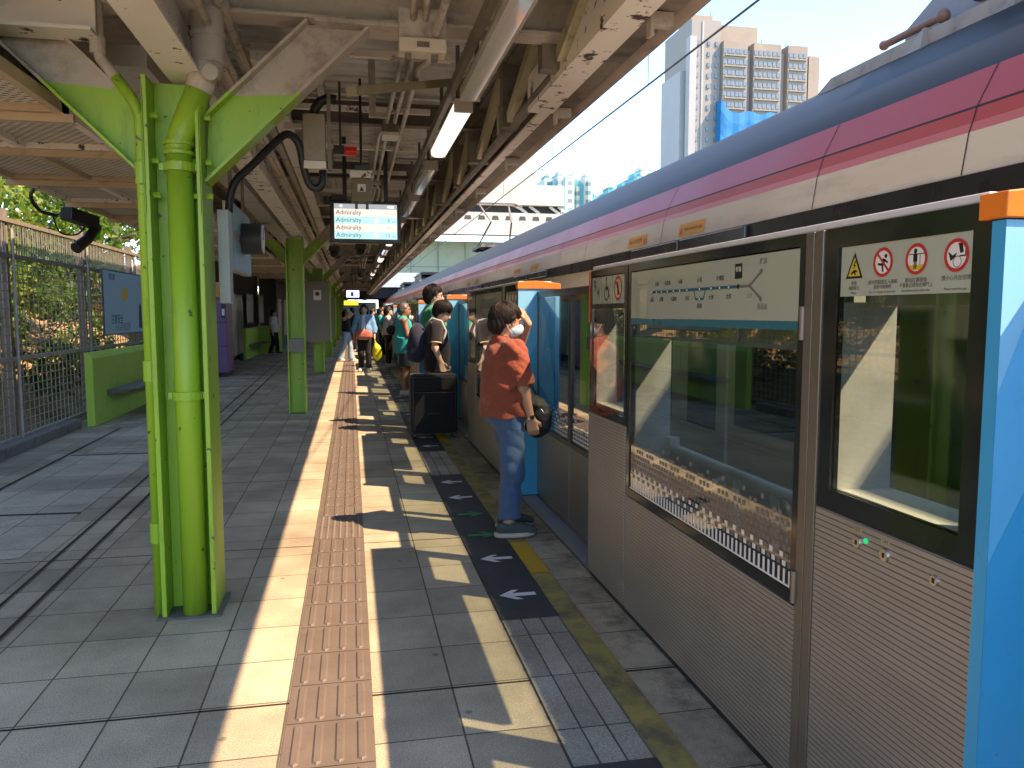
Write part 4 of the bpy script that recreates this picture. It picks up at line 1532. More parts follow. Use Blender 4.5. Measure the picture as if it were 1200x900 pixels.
g.text("請注意", V(x2, 12.9, 2.04), UP, VV, 0.11, mi=4)
g.prism([(x2, 14.35, 1.25), (x2, 14.55, 1.25), (x2, 14.52, 1.62), (x2, 14.45, 1.68), (x2, 14.38, 1.60)], (0.001, 0, 0), 5)
quad_yz(15.12, 15.26, 1.52, 1.70, x2, 5)
g.poly(circle_pts(V(x2, 15.19, 1.74), V(0, 1, 0), V(0, 0, 1), 0.05, 12), 5)
quad_yz(15.45, 15.50, 1.54, 1.72, x2, 4)
for z, a, b in ((1.46, 15.0, 15.6), (1.36, 14.9, 15.7)):
    quad_yz(a, b, z - 0.012, z + 0.012, x2, 5)
g.build("poster_print", [mat("poster sky blue", (0.42, 0.72, 0.88), 0.5, var=0.03), mat("poster pale blue", (0.72, 0.78, 0.83), 0.5, var=0.03), mat("poster sun yellow", (0.78, 0.62, 0.12), 0.5),
                         mat("poster bubble", (0.55, 0.50, 0.48), 0.5), mat("poster blue print", (0.03, 0.12, 0.22), 0.5), mat("poster grey print", (0.06, 0.06, 0.065), 0.5)], pb)

# vending machines and panels farther along
vm = thing("vending_machine", (-3.2, 19.6, 0), "purple vending machine with an orange top, behind the nearest column", "vending machine")
PURPLE = mat("purple machine paint", (0.20, 0.10, 0.26), 0.4, var=0.05)
g = MB()
g.box(-3.5, -2.88, 19.45, 20.4, 0.10, 1.85)
g.build("machine_body", PURPLE, vm, bevel=0.02)
g = MB()
g.box(-3.5, -2.86, 19.42, 20.42, 1.86, 2.22)
g.build("machine_top", mat("orange machine top", (0.62, 0.27, 0.03), 0.4), vm, bevel=0.01)
g = MB()
g.box(-3.45, -2.92, 19.5, 20.35, 0.0, 0.10)
g.build("machine_base", BLACKP, vm)
for z in (0.72, 1.28):
    g = MB()
    g.box(-3.505, -2.872, 19.444, 20.405, z, z + 0.018)
    g.build("trim_band", BLACKP, vm)
g = MB()
g.box(-2.99, -2.90, 19.435, 19.448, 1.38, 1.80, 0)
g.box(-2.975, -2.915, 19.430, 19.434, 1.45, 1.60, 1)
g.build("pay_panel", [BLACKP, SIGNWHITE], vm)
pn = thing("display_panel", (-3.4, 23, 0), "tall panel printed with a dark green forest and a pale waterfall", "display panel")
g = MB()
g.box(-3.5, -3.38, 21.0, 26.2, 0.25, 2.05)
m_, nt, N, L, P = nodes("green landscape print")
t_ = N.new("ShaderNodeTexCoord"); n_ = N.new("ShaderNodeTexNoise"); n_.inputs["Scale"].default_value = 1.1; n_.inputs["Detail"].default_value = 6
mpx = N.new("ShaderNodeMapping"); mpx.inputs["Scale"].default_value = (1, 0.9, 0.35)
r_ = N.new("ShaderNodeValToRGB"); e = r_.color_ramp.elements
e[0].position = 0.38; e[0].color = (0.03, 0.07, 0.03, 1); e[1].position = 0.62; e[1].color = (0.55, 0.57, 0.55, 1)
k2 = e.new(0.5); k2.color = (0.07, 0.17, 0.07, 1)
L.new(t_.outputs["Object"], mpx.inputs["Vector"]); L.new(mpx.outputs["Vector"], n_.inputs["Vector"]); L.new(n_.outputs["Fac"], r_.inputs["Fac"]); L.new(r_.outputs["Color"], P.inputs["Base Color"])
P.inputs["Roughness"].default_value = 0.35
g.build("print", m_, pn)
g = MB()
for y in (21.05, 23.6, 26.1):
    g.box(-3.48, -3.40, y - 0.03, y + 0.03, 0.0, 0.25)
g.box(-3.52, -3.36, 20.97, 26.23, 2.051, 2.09)
g.build("stand", DARKGREY, pn)
# second bench, green side walls, notice boards
b2 = thing("bench_wall", (-3.3, 28, 0), "farther lime green wall return with a grey bench inside", "bench")
g = MB()
g.box(-3.45, -3.35, 26.6, 31.5, 0.002, 1.0)
g.box(-3.349, -2.55, 30.2, 30.32, 0.002, 1.05)
g.box(-2.549, -2.45, 28.6, 30.32, 0.002, 1.05) if False else None
g.build("wall", LGREEN, b2, bevel=0.006)
g = MB()
g.box(-3.348, -2.95, 27.2, 30.15, 0.40, 0.46)
g.build("seat", mat("grey slab", (0.14, 0.135, 0.12), 0.5), b2)
NB = mat("notice sheet", (0.46, 0.46, 0.43), 0.5, var=0.1, scale=2.5)  # one plain pale sheet for the boards and door panels
for i, (y, z0, z1, lb) in enumerate(((27.2, 1.15, 2.15, "pale framed notice board above the farther green bench"), (30.6, 1.10, 2.2, "white map board in a black frame past the farther bench"))):
    t = thing("notice_board", (-3.4, y, z0), lb, "notice board")
    g = MB()
    ring_frame(g, -3.46, -3.38, y, y + 1.9, z0, z1, 0.06)
    g.build("frame", BLACKP, t)
    g = MB()
    g.box(-3.44, -3.40, y + 0.06, y + 1.84, z0 + 0.06, z1 - 0.06)
    g.build("sheet", NB, t)
rw_ = MB().box(-3.85, -3.70, 19.2, 33.4, -0.3, 3.3).build("gap_wall", mat("dark grey gap wall", (0.075, 0.075, 0.07), 0.7, var=0.25))  # dark wall added to close a bright gap behind the boards
tag(rw_, "added dark wall closing the bright gap behind the vending machine and the notice boards", "wall")
kb = thing("service_kiosk", (-3.2, 36, 0), "dark far service room with pale door panels at the left end of the platform", "kiosk")
g = MB()
g.box(-3.68, -3.0, 33.5, 80, 0.0, 3.2)
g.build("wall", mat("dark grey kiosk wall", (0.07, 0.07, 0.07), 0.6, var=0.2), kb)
for y in (34.2, 37.0, 41.0, 45.0):
    g = MB()
    g.box(-2.998, -2.985, y, y + 1.3, 0.5, 2.1)
    g.build("door_panel", NB, kb)

# ------------------------------------------------------------------ foliage
LEAF = []
for nm, c in (("bright leaf", (0.12, 0.215, 0.02)), ("mid leaf", (0.075, 0.15, 0.018)), ("dark leaf", (0.022, 0.05, 0.011)), ("yellow leaf", (0.20, 0.235, 0.03))):
    m, nt, N, L, P = nodes(nm)
    P.inputs["Base Color"].default_value = (*c, 1)
    P.inputs["Roughness"].default_value = 0.5
    P.inputs["Transmission Weight"].default_value = 0.0
    trl = N.new("ShaderNodeBsdfTranslucent")
    trl.inputs["Color"].default_value = (c[0] * 1.5, c[1] * 1.5, c[2], 1)
    mxs = N.new("ShaderNodeMixShader"); mxs.inputs["Fac"].default_value = 0.4
    L.new(P.outputs[0], mxs.inputs[1]); L.new(trl.outputs[0], mxs.inputs[2])
    L.new(mxs.outputs[0], N["Material Output"].inputs["Surface"])
    LEAF.append(m)
BARK = mat("grey brown bark", (0.11, 0.085, 0.06), 0.9, var=0.3, scale=8, bump=0.6, bscale=20)


def crown(name, parent, clumps, n, size):
    """many leaf-sized faces scattered through uneven clumps"""
    me = bpy.data.meshes.new(name)
    ws = np.array([c[3] ** 2 for c in clumps]); ws /= ws.sum()
    idx = rng.choice(len(clumps), n, p=ws)
    C = np.array([c[:3] for c in clumps])[idx]
    R = np.array([c[3] for c in clumps])[idx]
    d = rng.normal(size=(n, 3)); d /= np.linalg.norm(d, axis=1)[:, None]
    rr = R * (0.45 + 0.65 * rng.random(n) ** 0.6)
    P0 = C + d * rr[:, None] * np.array([1, 1, 0.75])
    a = rng.normal(size=(n, 3)); a[:, 2] -= 0.3; a /= np.linalg.norm(a, axis=1)[:, None]
    b = np.cross(a, rng.normal(size=(n, 3))); b /= np.linalg.norm(b, axis=1)[:, None]
    s = size * (0.6 + 0.8 * rng.random(n))[:, None]
    q = np.stack([P0 - a * s, P0 + b * s * 0.42, P0 + a * s, P0 - b * s * 0.42], 1).reshape(-1, 3)
    q -= np.array(WO[parent.name])
    me.from_pydata(q.tolist(), [], np.arange(n * 4).reshape(-1, 4).tolist())
    for m in LEAF:
        me.materials.append(m)
    w = rng.random(len(clumps))
    tone = np.clip((w[idx] * 2.2 + rng.random(n) * 1.8), 0, 3.99).astype(int)
    remap = np.array([2, 1, 0, 3])
    me.polygons.foreach_set("material_index", remap[tone].astype(np.int32))
    me.update()
    o = bpy.data.objects.new(name, me)
    COL.objects.link(o)
    o.parent = parent
    WO[o.name] = WO[parent.name]
    return o


def tree(x, y, h, r, n, size, label, zb=None):
    zb = min(4.2, max(0, -3.9 - x) * 0.55) - 0.2 if zb is None else zb
    t = thing("tree", (x, y, zb), label, "tree", "trees on the slope behind the fence")
    g = MB()
    lean = (random.uniform(-.4, .4), random.uniform(-.5, .5))
    top = V(x + lean[0], y + lean[1], zb + h * 0.75)
    mid = V(x + lean[0] * 0.3, y + lean[1] * 0.2, zb + h * 0.4)
    g.tube([(x, y, zb), mid, top], [r * 0.09, r * 0.065, r * 0.02], 8)
    cl = []
    for k in range(9):
        an = k * 2.4 + random.random()
        zz = zb + h * random.uniform(0.25, 0.95)
        rr = r * random.uniform(0.35, 0.85) * (1.1 - 0.5 * abs((zz - zb) / h - 0.55))
        e = V(x + lean[0] * 0.6 + math.cos(an) * rr, y + lean[1] * 0.6 + math.sin(an) * rr, zz)
        s = V(x + lean[0] * 0.4, y + lean[1] * 0.4, zb + h * random.uniform(0.3, 0.6))
        g.tube([s, (s + e) / 2 + V(0, 0, 0.15), e], [r * 0.03, r * 0.02, r * 0.008], 6)
        cl.append((e.x, e.y, e.z, r * random.uniform(0.28, 0.5)))
    cl.append((top.x, top.y, top.z, r * 0.5))
    g.build("trunk", BARK, t, smooth=True)
    crown("crown", t, cl, n, size)


TREES = [(-5.6, 8.3, 3.6, 1.5, 5200, 0.075, "bushy tree behind the fence at the left edge of the photo"),
         (-6.6, 11.0, 4.6, 2.0, 6500, 0.085, "broad bright tree behind the fence, left of the poster"),
         (-5.4, 14.2, 3.3, 1.4, 4500, 0.075, "small leafy tree directly behind the blue poster"),
         (-6.8, 16.5, 5.2, 2.2, 6000, 0.09, "tall sunlit tree rising over the poster"),
         (-8.5, 7.0, 4.2, 2.0, 5000, 0.10, "tree high on the slope at the far left"),
         (-9.0, 12.5, 4.6, 2.2, 5000, 0.11, "big tree high on the slope behind the broad bright one"),
         (-6.2, 21.0, 5.5, 2.3, 5000, 0.10, "tall tree on the slope beyond the vending machine"),
         (-9.5, 19.5, 5.0, 2.6, 5000, 0.12, "large tree at the top of the slope beyond the poster"),
         (-6.0, 4.6, 4.0, 1.8, 4000, 0.09, "tree behind the fence just out of the left side"),
         (-7.5, 28.0, 6.5, 3.0, 4500, 0.13, "far tree on the slope beyond the green benches"),
         (-6.8, 36.0, 6.5, 3.0, 4000, 0.14, "farthest tree on the slope behind the service room"),
        ]
for a in TREES:
    tree(*a)
# low scrub at the foot of the slope
sc = bpy.data.objects.new("undergrowth", None)
um = thing("undergrowth_root", (-4.6, 10, 0), "low leafy scrub growing along the foot of the fence", "scrub")
bpy.data.objects.remove(sc)
cl = []
for k in range(46):
    yy = random.uniform(3, 26)
    if 8.6 < yy < 11.6 and random.random() < 0.75:
        continue
    xx = random.uniform(-5.6, -4.1)
    cl.append((xx, yy, max(0, -3.9 - xx) * 0.55 + random.uniform(0.1, 0.7), random.uniform(0.25, 0.5)))
for k in range(60):
    yy = random.uniform(8.5, 18)
    xx = random.uniform(-6.3, -4.6)
    cl.append((xx, yy, max(0, -3.9 - xx) * 0.55 + random.uniform(0.8, 2.0), random.uniform(0.25, 0.55)))
o = crown("undergrowth", um, cl, 22000, 0.06)
o.parent = None
o.location = WO[um.name]
bpy.data.objects.remove(um)
o["kind"] = "stuff"
tag(o, "low leafy scrub growing along the foot of the fence", "scrub")

# ------------------------------------------------------------------ far station building, towers
SBW = mat("white station wall", (0.44, 0.44, 0.39), 0.7, var=0.06, scale=0.4, dirt=(0.33, 0.34, 0.29), dscale=0.5, dlo=0.5, dhi=0.8)
st = thing("station_building", (10, 62, 0), "white station concourse block bridging the tracks at the far end", "building")
g = MB()
g.box(2.0, 14.0, 60, 75, 11.3, 17.5)
g.build("tower_block", SBW, st)
g = MB()
g.box(0.5, 16.3, 59.7, 75, 9.75, 11.29)
g.build("parapet_wall", SBW, st)
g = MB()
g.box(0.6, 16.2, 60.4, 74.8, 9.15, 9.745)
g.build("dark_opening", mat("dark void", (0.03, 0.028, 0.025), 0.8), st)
for x in (12.6, 13.6, 15.2, 15.9):
    g = MB()
    g.beam((x, 60.1, 9.72), (x + 0.8, 60.1, 9.17), 0.12, 0.2)
    g.build("strut", SBW, st)
g = MB()
g.box(0.5, 18.5, 59.4, 60.0, 7.55, 9.1)
g.build("girder", SBW, st)
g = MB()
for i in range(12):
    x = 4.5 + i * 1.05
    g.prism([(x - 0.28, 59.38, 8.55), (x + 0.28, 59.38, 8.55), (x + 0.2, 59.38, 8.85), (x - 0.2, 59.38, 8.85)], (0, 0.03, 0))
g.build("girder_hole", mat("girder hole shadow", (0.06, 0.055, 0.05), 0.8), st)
g = MB()
g.box(0.5, 18.5, 59.2, 60.2, 7.40, 7.54)
g.build("girder_flange", SBW, st)
g = MB()
PG = mat("pale green wall panels", (0.42, 0.46, 0.33), 0.7, var=0.07, scale=0.5, dirt=(0.36, 0.40, 0.29), dscale=0.7)
g.box(0.3, 13.5, 64, 70, 3.4, 7.3)
g.build("lower_wall", PG, st)
g = MB()
for x in (2.5, 4.7, 6.9, 9.1, 11.3):
    g.box(x, x + 0.06, 63.97, 63.999, 3.4, 7.3)
g.box(0.3, 13.5, 63.975, 63.998, 5.2, 5.26)
g.build("panel_joint", mat("grey joint", (0.22, 0.24, 0.2), 0.8), st)
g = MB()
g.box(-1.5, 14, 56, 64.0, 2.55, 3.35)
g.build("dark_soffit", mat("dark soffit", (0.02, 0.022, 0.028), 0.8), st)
g = MB()
g.box(-1.5, 10, 55.5, 55.99, 3.3, 4.3)
g.build("fascia_band", mat("pale sky blue fascia", (0.42, 0.52, 0.58), 0.6), st)
g = MB(); g.box(-4.5, 2.3, 76, 77, -0.2, 2.54); g.build("end_wall", mat("grey green end wall", (0.26, 0.29, 0.24), 0.7, var=0.2, scale=0.8), st)
for x in (2.05, 6.2, 13.2):
    g = MB()
    g.box(x, x + 0.7, 62, 62.7, -1.2, 2.55)
    g.build("pillar", SBW, st)

# beige residential tower with its scaffold netting
TW = mat("beige tower render", (0.27, 0.235, 0.195), 0.8, var=0.06, scale=0.05, dirt=(0.22, 0.19, 0.165), dscale=0.08)
TWL = mat("pale tower render", (0.26, 0.25, 0.235), 0.8, var=0.05, scale=0.05)
TWG = mat("grey blue tower recess", (0.33, 0.34, 0.35), 0.7, var=0.1, scale=0.1)
TWIN = mat("tower window glass", (0.16, 0.21, 0.26), 0.15, var=0.15, scale=0.3)
tw = thing("apartment_tower", (106, 205, 0), "tall beige apartment tower wrapped in blue netting halfway up", "apartment tower")
yt = 200.0
g = MB()
g.box(88.9, 97.2, yt, yt + 18, -1.2, 78.5)
g.build("tower_wing", TWL, tw)
g = MB()
g.box(87.2, 88.9, yt + 3, yt + 16, -1.2, 66)
g.box(88.3, 90.2, yt - 0.5, yt + 2, -1.2, 74)
g.box(91.8, 92.3, yt - 0.2, yt - 0.01, -1.2, 78)
g.build("tower_recess", TWG, tw)
wings = ((97.3, 104.2), (106.0, 114.0), (116.0, 121.8), (122.2, 125.4))
for i, (a, b) in enumerate(wings):
    g = MB()
    g.box(a, b, yt - 1.5, yt + 14, -1.2, 73.0 - (i == 3) * 2.5)
    g.build("tower_wing", TW, tw)
g = MB()
g.box(97.2, 125.2, yt + 0.5, yt + 13, -1.2, 71.5)
g.build("tower_recess", TWG, tw)
g = MB()
g.box(95.8, 108.8, yt + 2, yt + 12, 73.0, 78.2)
g.box(89.5, 95.7, yt + 2, yt + 10, 78.5, 80.3)
g.build("roof_block", TW, tw)
cnt = 0
wbm = None
rest = MB()
for fl in range(26):
    z = 70.5 - fl * 2.75
    for (a, b) in wings[:3]:
        nn = 3 if b - a > 6.5 else 2
        for j in range(nn):
            xx = a + (b - a) * (j + 0.5) / nn
            for dx in (-0.75, 0.55):
                if cnt < 99:
                    if wbm is None:
                        g = MB()
                        g.box(xx + dx - 0.45, xx + dx + 0.45, yt - 1.62, yt - 1.502, z - 0.6, z + 0.55)
                        wbm = g.build("window", TWIN, tw)
                        w0 = (xx + dx, z)
                    else:
                        c = wbm.copy(); COL.objects.link(c)
                        c.location = (xx + dx - w0[0], 0, z - w0[1])
                    cnt += 1
                else:
                    rest.box(xx + dx - 0.45, xx + dx + 0.45, yt - 1.62, yt - 1.502, z - 0.6, z + 0.55)
rw = rest.build("lower_windows", TWIN, tw); rw["kind"] = "stuff"
lg = None
for (a, b) in wings[:3]:
    for fl in range(22):
        g = MB()
        z = 71.2 - fl * 2.75
        g.box(a + 0.4, b - 0.4, yt - 1.95, yt - 1.503, z - 2.02, z - 1.80)
        g.build("ledge", TWL, tw)
for xx in (90.2, 93.4, 95.6):
    for fl in range(26):
        g = MB()
        z = 73.2 - fl * 2.75
        g.box(xx, xx + 0.7, yt - 0.25, yt - 0.02, z - 1.3, z - 0.2)
        g.build("stair_window", TWIN, tw)

g = MB()
nx, nz = 30, 20
x0, x1, z0, z1 = 96.2, 122.0, -1.2, 54.5
for j in range(nz + 1):
    for i in range(nx + 1):
        u, v = i / nx, j / nz
        top = z1 + 0.35 * math.sin(u * 25) + (3.0 * max(0, 1 - u / 0.08))
        g.v.append((x0 + (x1 - x0) * u, yt - 3.0 + 0.12 * math.sin(u * 40 + v * 3) + 0.15 * math.sin(v * 31), z0 + (top - z0) * v))
for j in range(nz):
    for i in range(nx):
        a = j * (nx + 1) + i
        g.f.append((a, a + 1, a + nx + 2, a + nx + 1)); g.m.append(0)
b_ = len(g.v)
g.poly([(x0, yt - 3, z0), (x0, yt + 4, z0), (x0, yt + 4, z1 + 3), (x0, yt - 3, z1 + 3)])
g.build("scaffold_netting", mat("blue scaffold netting", (0.012, 0.18, 0.44), 0.7, var=0.2, scale=0.5, dirt=(0.01, 0.12, 0.32), dscale=0.6), tw)
g = MB()
for x in (95.5, 103, 110.5, 117.8):
    g.tube([(x, yt + 3, 72), (x, yt + 3, 75.5 + (x < 96) * 6)], 0.08, 5)
g.build("aerial", DARKGREY, tw)


def facade(name, wall, win, sx, sz):
    m, nt, N, L, P = nodes(name)
    t = N.new("ShaderNodeTexCoord")
    mpn = N.new("ShaderNodeMapping"); mpn.inputs["Rotation"].default_value = (rad(90), 0, 0)
    L.new(t.outputs["Object"], mpn.inputs["Vector"])
    br = N.new("ShaderNodeTexBrick"); br.offset = 0
    br.inputs["Scale"].default_value = 1; br.inputs["Brick Width"].default_value = sx; br.inputs["Row Height"].default_value = sz
    br.inputs["Mortar Size"].default_value = 0.75; br.inputs["Mortar Smooth"].default_value = 0
    br.inputs["Color1"].default_value = (*win, 1); br.inputs["Color2"].default_value = (*[w * 1.5 for w in win], 1); br.inputs["Mortar"].default_value = (*wall, 1)
    L.new(mpn.outputs["Vector"], br.inputs["Vector"])
    L.new(br.outputs["Color"], P.inputs["Base Color"])
    P.inputs["Roughness"].default_value = 0.7
    return m


FC = [facade("pale cyan facade", (0.38, 0.55, 0.58), (0.14, 0.24, 0.28), 3.2, 2.8), facade("turquoise facade", (0.10, 0.42, 0.52), (0.06, 0.2, 0.26), 3.2, 2.8), facade("cream facade", (0.58, 0.62, 0.56), (0.2, 0.28, 0.3), 3.2, 2.8)]
yb = 250.0
for lb, xs_ in (("left cyan housing block far beyond the train, in a stepped cluster", ((62, 66, 45, 2, 0), (66, 71.5, 46.5, 0, 2), (71.5, 75.5, 44, 3, 1), (75.5, 78, 46, 1, 2), (78, 81.5, 40, 4, 1), (79.5, 86, 40, 8, 0))),
                ("right turquoise housing block far beyond the train, its top cut off by the roof", ((84, 88, 42, 3, 1), (88.5, 92, 43.5, 2, 1), (92, 95, 46.5, 0, 1), (95, 101, 49, 2, 2), (101, 104.5, 48, 0, 0), (104.5, 109, 46, 3, 1)))):
    t = thing("housing_block", (xs_[0][0], yb, 0), lb, "apartment block", "far cyan housing blocks")
    for (a, b, h, dy, mi) in xs_:
        g = MB()
        g.box(a, b, yb + dy, yb + dy + 12, -1.2, h)
        g.box(a + 1, b - 1, yb + dy + 3, yb + dy + 9, h, h + 1.6)
        g.build("block_wing", FC[mi], t)
        for k in range(1):
            g = MB()
            g.box((a + b) / 2 - 0.5, (a + b) / 2 + 0.5, yb + dy - 0.6, yb + dy - 0.02, 2, h - 1)
            g.build("window_bay", FC[(mi + 1) % 3], t)
# ------------------------------------------------------------------ people: smooth blended bodies, meshed from a distance field
def surface_nets(F, org, h):
    """quads around the zero level of F sampled on a grid (Naive Surface Nets)"""
    S = F < 0
    nx, ny, nz = F.shape
    cnt = np.zeros((nx - 1, ny - 1, nz - 1))
    acc = np.zeros((nx - 1, ny - 1, nz - 1, 3))
    corners = [(i, j, k) for i in (0, 1) for j in (0, 1) for k in (0, 1)]

    def sub(A, c):
        return A[c[0]:nx - 1 + c[0], c[1]:ny - 1 + c[1], c[2]:nz - 1 + c[2]]
    for a in corners:
        for ax in range(3):
            if a[ax] == 1:
                continue
            b = list(a); b[ax] = 1
            fa, fb = sub(F, a), sub(F, b)
            m = sub(S, a) != sub(S, b)
            t = np.where(m, fa / np.where(fa - fb == 0, 1, fa - fb), 0)
            for d in range(3):
                acc[..., d] += np.where(m, a[d] + (t if d == ax else 0), 0)
            cnt += m
    act = cnt > 0
    idx = -np.ones(act.shape, dtype=np.int64)
    idx[act] = np.arange(act.sum())
    cells = np.argwhere(act)
    vs = (cells + acc[act] / cnt[act][:, None]) * h + org
    faces = []
    for ax in range(3):
        o1, o2 = [(1, 2), (2, 0), (0, 1)][ax]
        a = [slice(1, n - 1) for n in F.shape]
        b = list(a)
        a[ax] = slice(0, F.shape[ax] - 1)
        b[ax] = slice(1, F.shape[ax])
        s0, s1 = S[tuple(a)], S[tuple(b)]
        base = np.array([0 if d == ax else 1 for d in range(3)])
        for flip, mk in ((0, s0 & ~s1), (1, ~s0 & s1)):
            e = np.argwhere(mk) + base
            u = np.zeros(3, int); u[o1] = 1
            v = np.zeros(3, int); v[o2] = 1
            q = np.stack([idx[tuple((e - u - v).T)], idx[tuple((e - v).T)], idx[tuple(e.T)], idx[tuple((e - u).T)]], 1)
            faces.append(q[:, ::-1] if flip else q)
    return vs, np.concatenate(faces)


class SDF:
    def __init__(self, lo, hi, h):
        self.h = h
        self.lo = np.array(lo, float)
        n = np.ceil((np.array(hi) - self.lo) / h).astype(int) + 1
        self.ax = [self.lo[d] + h * np.arange(n[d]) for d in range(3)]
        self.F = np.full(n, 1.0)

    def _win(self, lo, hi):
        sl, g = [], []
        for d in range(3):
            a = max(0, int((lo[d] - self.lo[d]) / self.h) - 1)
            b = min(len(self.ax[d]), int((hi[d] - self.lo[d]) / self.h) + 3)
            if b <= a:
                return None, None
            sl.append(slice(a, b)); g.append(self.ax[d][a:b])
        X = np.meshgrid(*g, indexing="ij")
        return tuple(sl), X

    def _put(self, sl, d, k, sub=False):
        f = self.F[sl]
        if sub:
            self.F[sl] = np.maximum(f, -d)
            return
        if k <= 0:
            self.F[sl] = np.minimum(f, d)
        else:
            hh = np.clip(0.5 + 0.5 * (f - d) / k, 0, 1)
            self.F[sl] = f * (1 - hh) + d * hh - k * hh * (1 - hh)

    def cap(self, a, b, ra, rb, k=0.02, sq=None, sub=False):
        """tapered limb from a to b; sq=(sx,sy) flattens it"""
        a, b = np.array(a, float), np.array(b, float)
        sx, sy = sq if sq else (1, 1)
        r = max(ra, rb) * max(1, sx, sy) + 0.1
        sl, X = self._win(np.minimum(a, b) - r, np.maximum(a, b) + r)
        if sl is None:
            return self
        p = np.stack(X, -1) - a
        ba = b - a
        t = np.clip((p @ ba) / max(ba @ ba, 1e-9), 0, 1)
        q = p - t[..., None] * ba
        q[..., 0] /= sx
        q[..., 1] /= sy
        d = np.sqrt((q ** 2).sum(-1)) - (ra + (rb - ra) * t)
        self._put(sl, d * min(1, sx, sy), k, sub)
        return self

    def ell(self, c, r, k=0.02, rot=0.0, roty=0.0, sub=False):
        c, r = np.array(c, float), np.array(r, float)
        m = r.max() + 0.1
        sl, X = self._win(c - m, c + m)
        if sl is None:
            return self
        x, y, z = X[0] - c[0], X[1] - c[1], X[2] - c[2]
        if rot:
            x, y = x * math.cos(rot) + y * math.sin(rot), -x * math.sin(rot) + y * math.cos(rot)
        if roty:
            x, z = x * math.cos(roty) - z * math.sin(roty), x * math.sin(roty) + z * math.cos(roty)
        k0 = np.sqrt((x / r[0]) ** 2 + (y / r[1]) ** 2 + (z / r[2]) ** 2)
        k1 = np.sqrt((x / r[0] ** 2) ** 2 + (y / r[1] ** 2) ** 2 + (z / r[2] ** 2) ** 2) + 1e-9
        self._put(sl, k0 * (k0 - 1) / k1, k, sub)
        return self

    def cut(self, n, d):
        """keep only the side where n.p < d"""
        X = np.meshgrid(*self.ax, indexing="ij", sparse=True)
        self.F = np.maximum(self.F, X[0] * n[0] + X[1] * n[1] + X[2] * n[2] - d)
        return self

    def wrinkle(self, amp, fs, seed=0):
        X = np.meshgrid(*self.ax, indexing="ij", sparse=True)
        r = np.random.default_rng(seed)
        for f in fs:
            for _ in range(3):
                w = r.normal(size=3); w /= np.linalg.norm(w)
                w *= f * r.uniform(0.7, 1.3)
                self.F = self.F + amp * (10 / f) ** 0.6 / 3 * np.sin(X[0] * w[0] + X[1] * w[1] + X[2] * w[2] + r.uniform(0, 6))
        return self

    def field(self, fn):
        X = np.meshgrid(*self.ax, indexing="ij", sparse=True)
        self.F = fn(X[0], X[1], X[2], self.F)
        return self

    def build(self, name, m, parent):
        vs, fs = surface_nets(self.F, self.lo, self.h)
        me = bpy.data.meshes.new(name)
        me.from_pydata(vs.tolist(), [], fs.tolist())
        me.materials.append(m)
        me.polygons.foreach_set("use_smooth", [True] * len(me.polygons))
        me.update()
        o = bpy.data.objects.new(name, me)
        COL.objects.link(o)
        o.parent = parent
        WO[o.name] = WO[parent.name]
        return o


def skin_mat(name, c):
    m = mat(name, c, 0.5, var=0.08, scale=14, spec=0.35)
    P = m.node_tree.nodes["Principled BSDF"]
    P.inputs["Subsurface Weight"].default_value = 0.08
    P.inputs["Subsurface Radius"].default_value = (0.02, 0.008, 0.005)
    return m


SKIN = skin_mat("warm tan skin", (0.42, 0.25, 0.165))
SKIN2 = skin_mat("light skin", (0.52, 0.34, 0.25))
SKIN3 = skin_mat("sun-browned skin", (0.32, 0.17, 0.10))
HAIR = mat("black hair", (0.010, 0.008, 0.008), 0.5, var=0.4, scale=40, stretch=(1, 1, 0.15), bump=0.3, bscale=90, spec=0.25)
HAIRB = mat("dark brown hair", (0.016, 0.010, 0.008), 0.5, var=0.4, scale=40, stretch=(1, 1, 0.15), bump=0.3, bscale=90, spec=0.25)
HAIRG = mat("cropped greying hair", (0.09, 0.08, 0.075), 0.5, var=0.4, scale=40)
EYEW = mat("eye dark", (0.02, 0.015, 0.012), 0.2)
LIPS = mat("lips", (0.32, 0.12, 0.09), 0.45)


def cloth(name, c, bump=0.25, bscale=55, var=0.1):
    return mat(name, c, 0.85, var=var, scale=9, bump=bump, bscale=bscale, spec=0.2, sheen=0.15)


RUST = cloth("rust red cotton", (0.235, 0.062, 0.034), bump=0.6, bscale=22)
DENIM = cloth("faded blue denim", (0.058, 0.108, 0.21), var=0.25, bscale=90)
LDENIM = cloth("light blue denim", (0.26, 0.38, 0.50), var=0.15)
BLK = cloth("black cloth", (0.014, 0.014, 0.017))
NAVY = cloth("dark navy cloth", (0.025, 0.03, 0.055))
TEAL = cloth("teal vest cloth", (0.03, 0.33, 0.36))
GRNS = cloth("emerald green cloth", (0.015, 0.30, 0.17))
WHT = cloth("white cloth", (0.62, 0.62, 0.60))
GREYC = cloth("grey cloth", (0.13, 0.13, 0.14))
JACKET = cloth("blue denim jacket", (0.15, 0.32, 0.55), var=0.25)
SHOEW = mat("white shoe", (0.60, 0.60, 0.58), 0.6, var=0.08)
SHOEG = mat("grey green shoe mesh", (0.055, 0.075, 0.07), 0.8, var=0.2, scale=30, bump=0.3, bscale=150)
SOLE = mat("pale shoe sole", (0.46, 0.42, 0.36), 0.7, var=0.1)
MASKM = mat("pale blue face mask", (0.36, 0.58, 0.66), 0.7, var=0.05, bump=0.3, bscale=60)
BLKN = mat("black nylon", (0.014, 0.014, 0.016), 0.7, var=0.2, bump=0.25, bscale=30)
REDBAG = mat("salmon red bag cloth", (0.42, 0.13, 0.10), 0.7, var=0.4, scale=16)
YELBAG = mat("yellow plastic bag", (0.72, 0.66, 0.015), 0.35, var=0.1, bump=0.8, bscale=14)
LACE = mat("shoe lace", (0.35, 0.36, 0.35), 0.8)


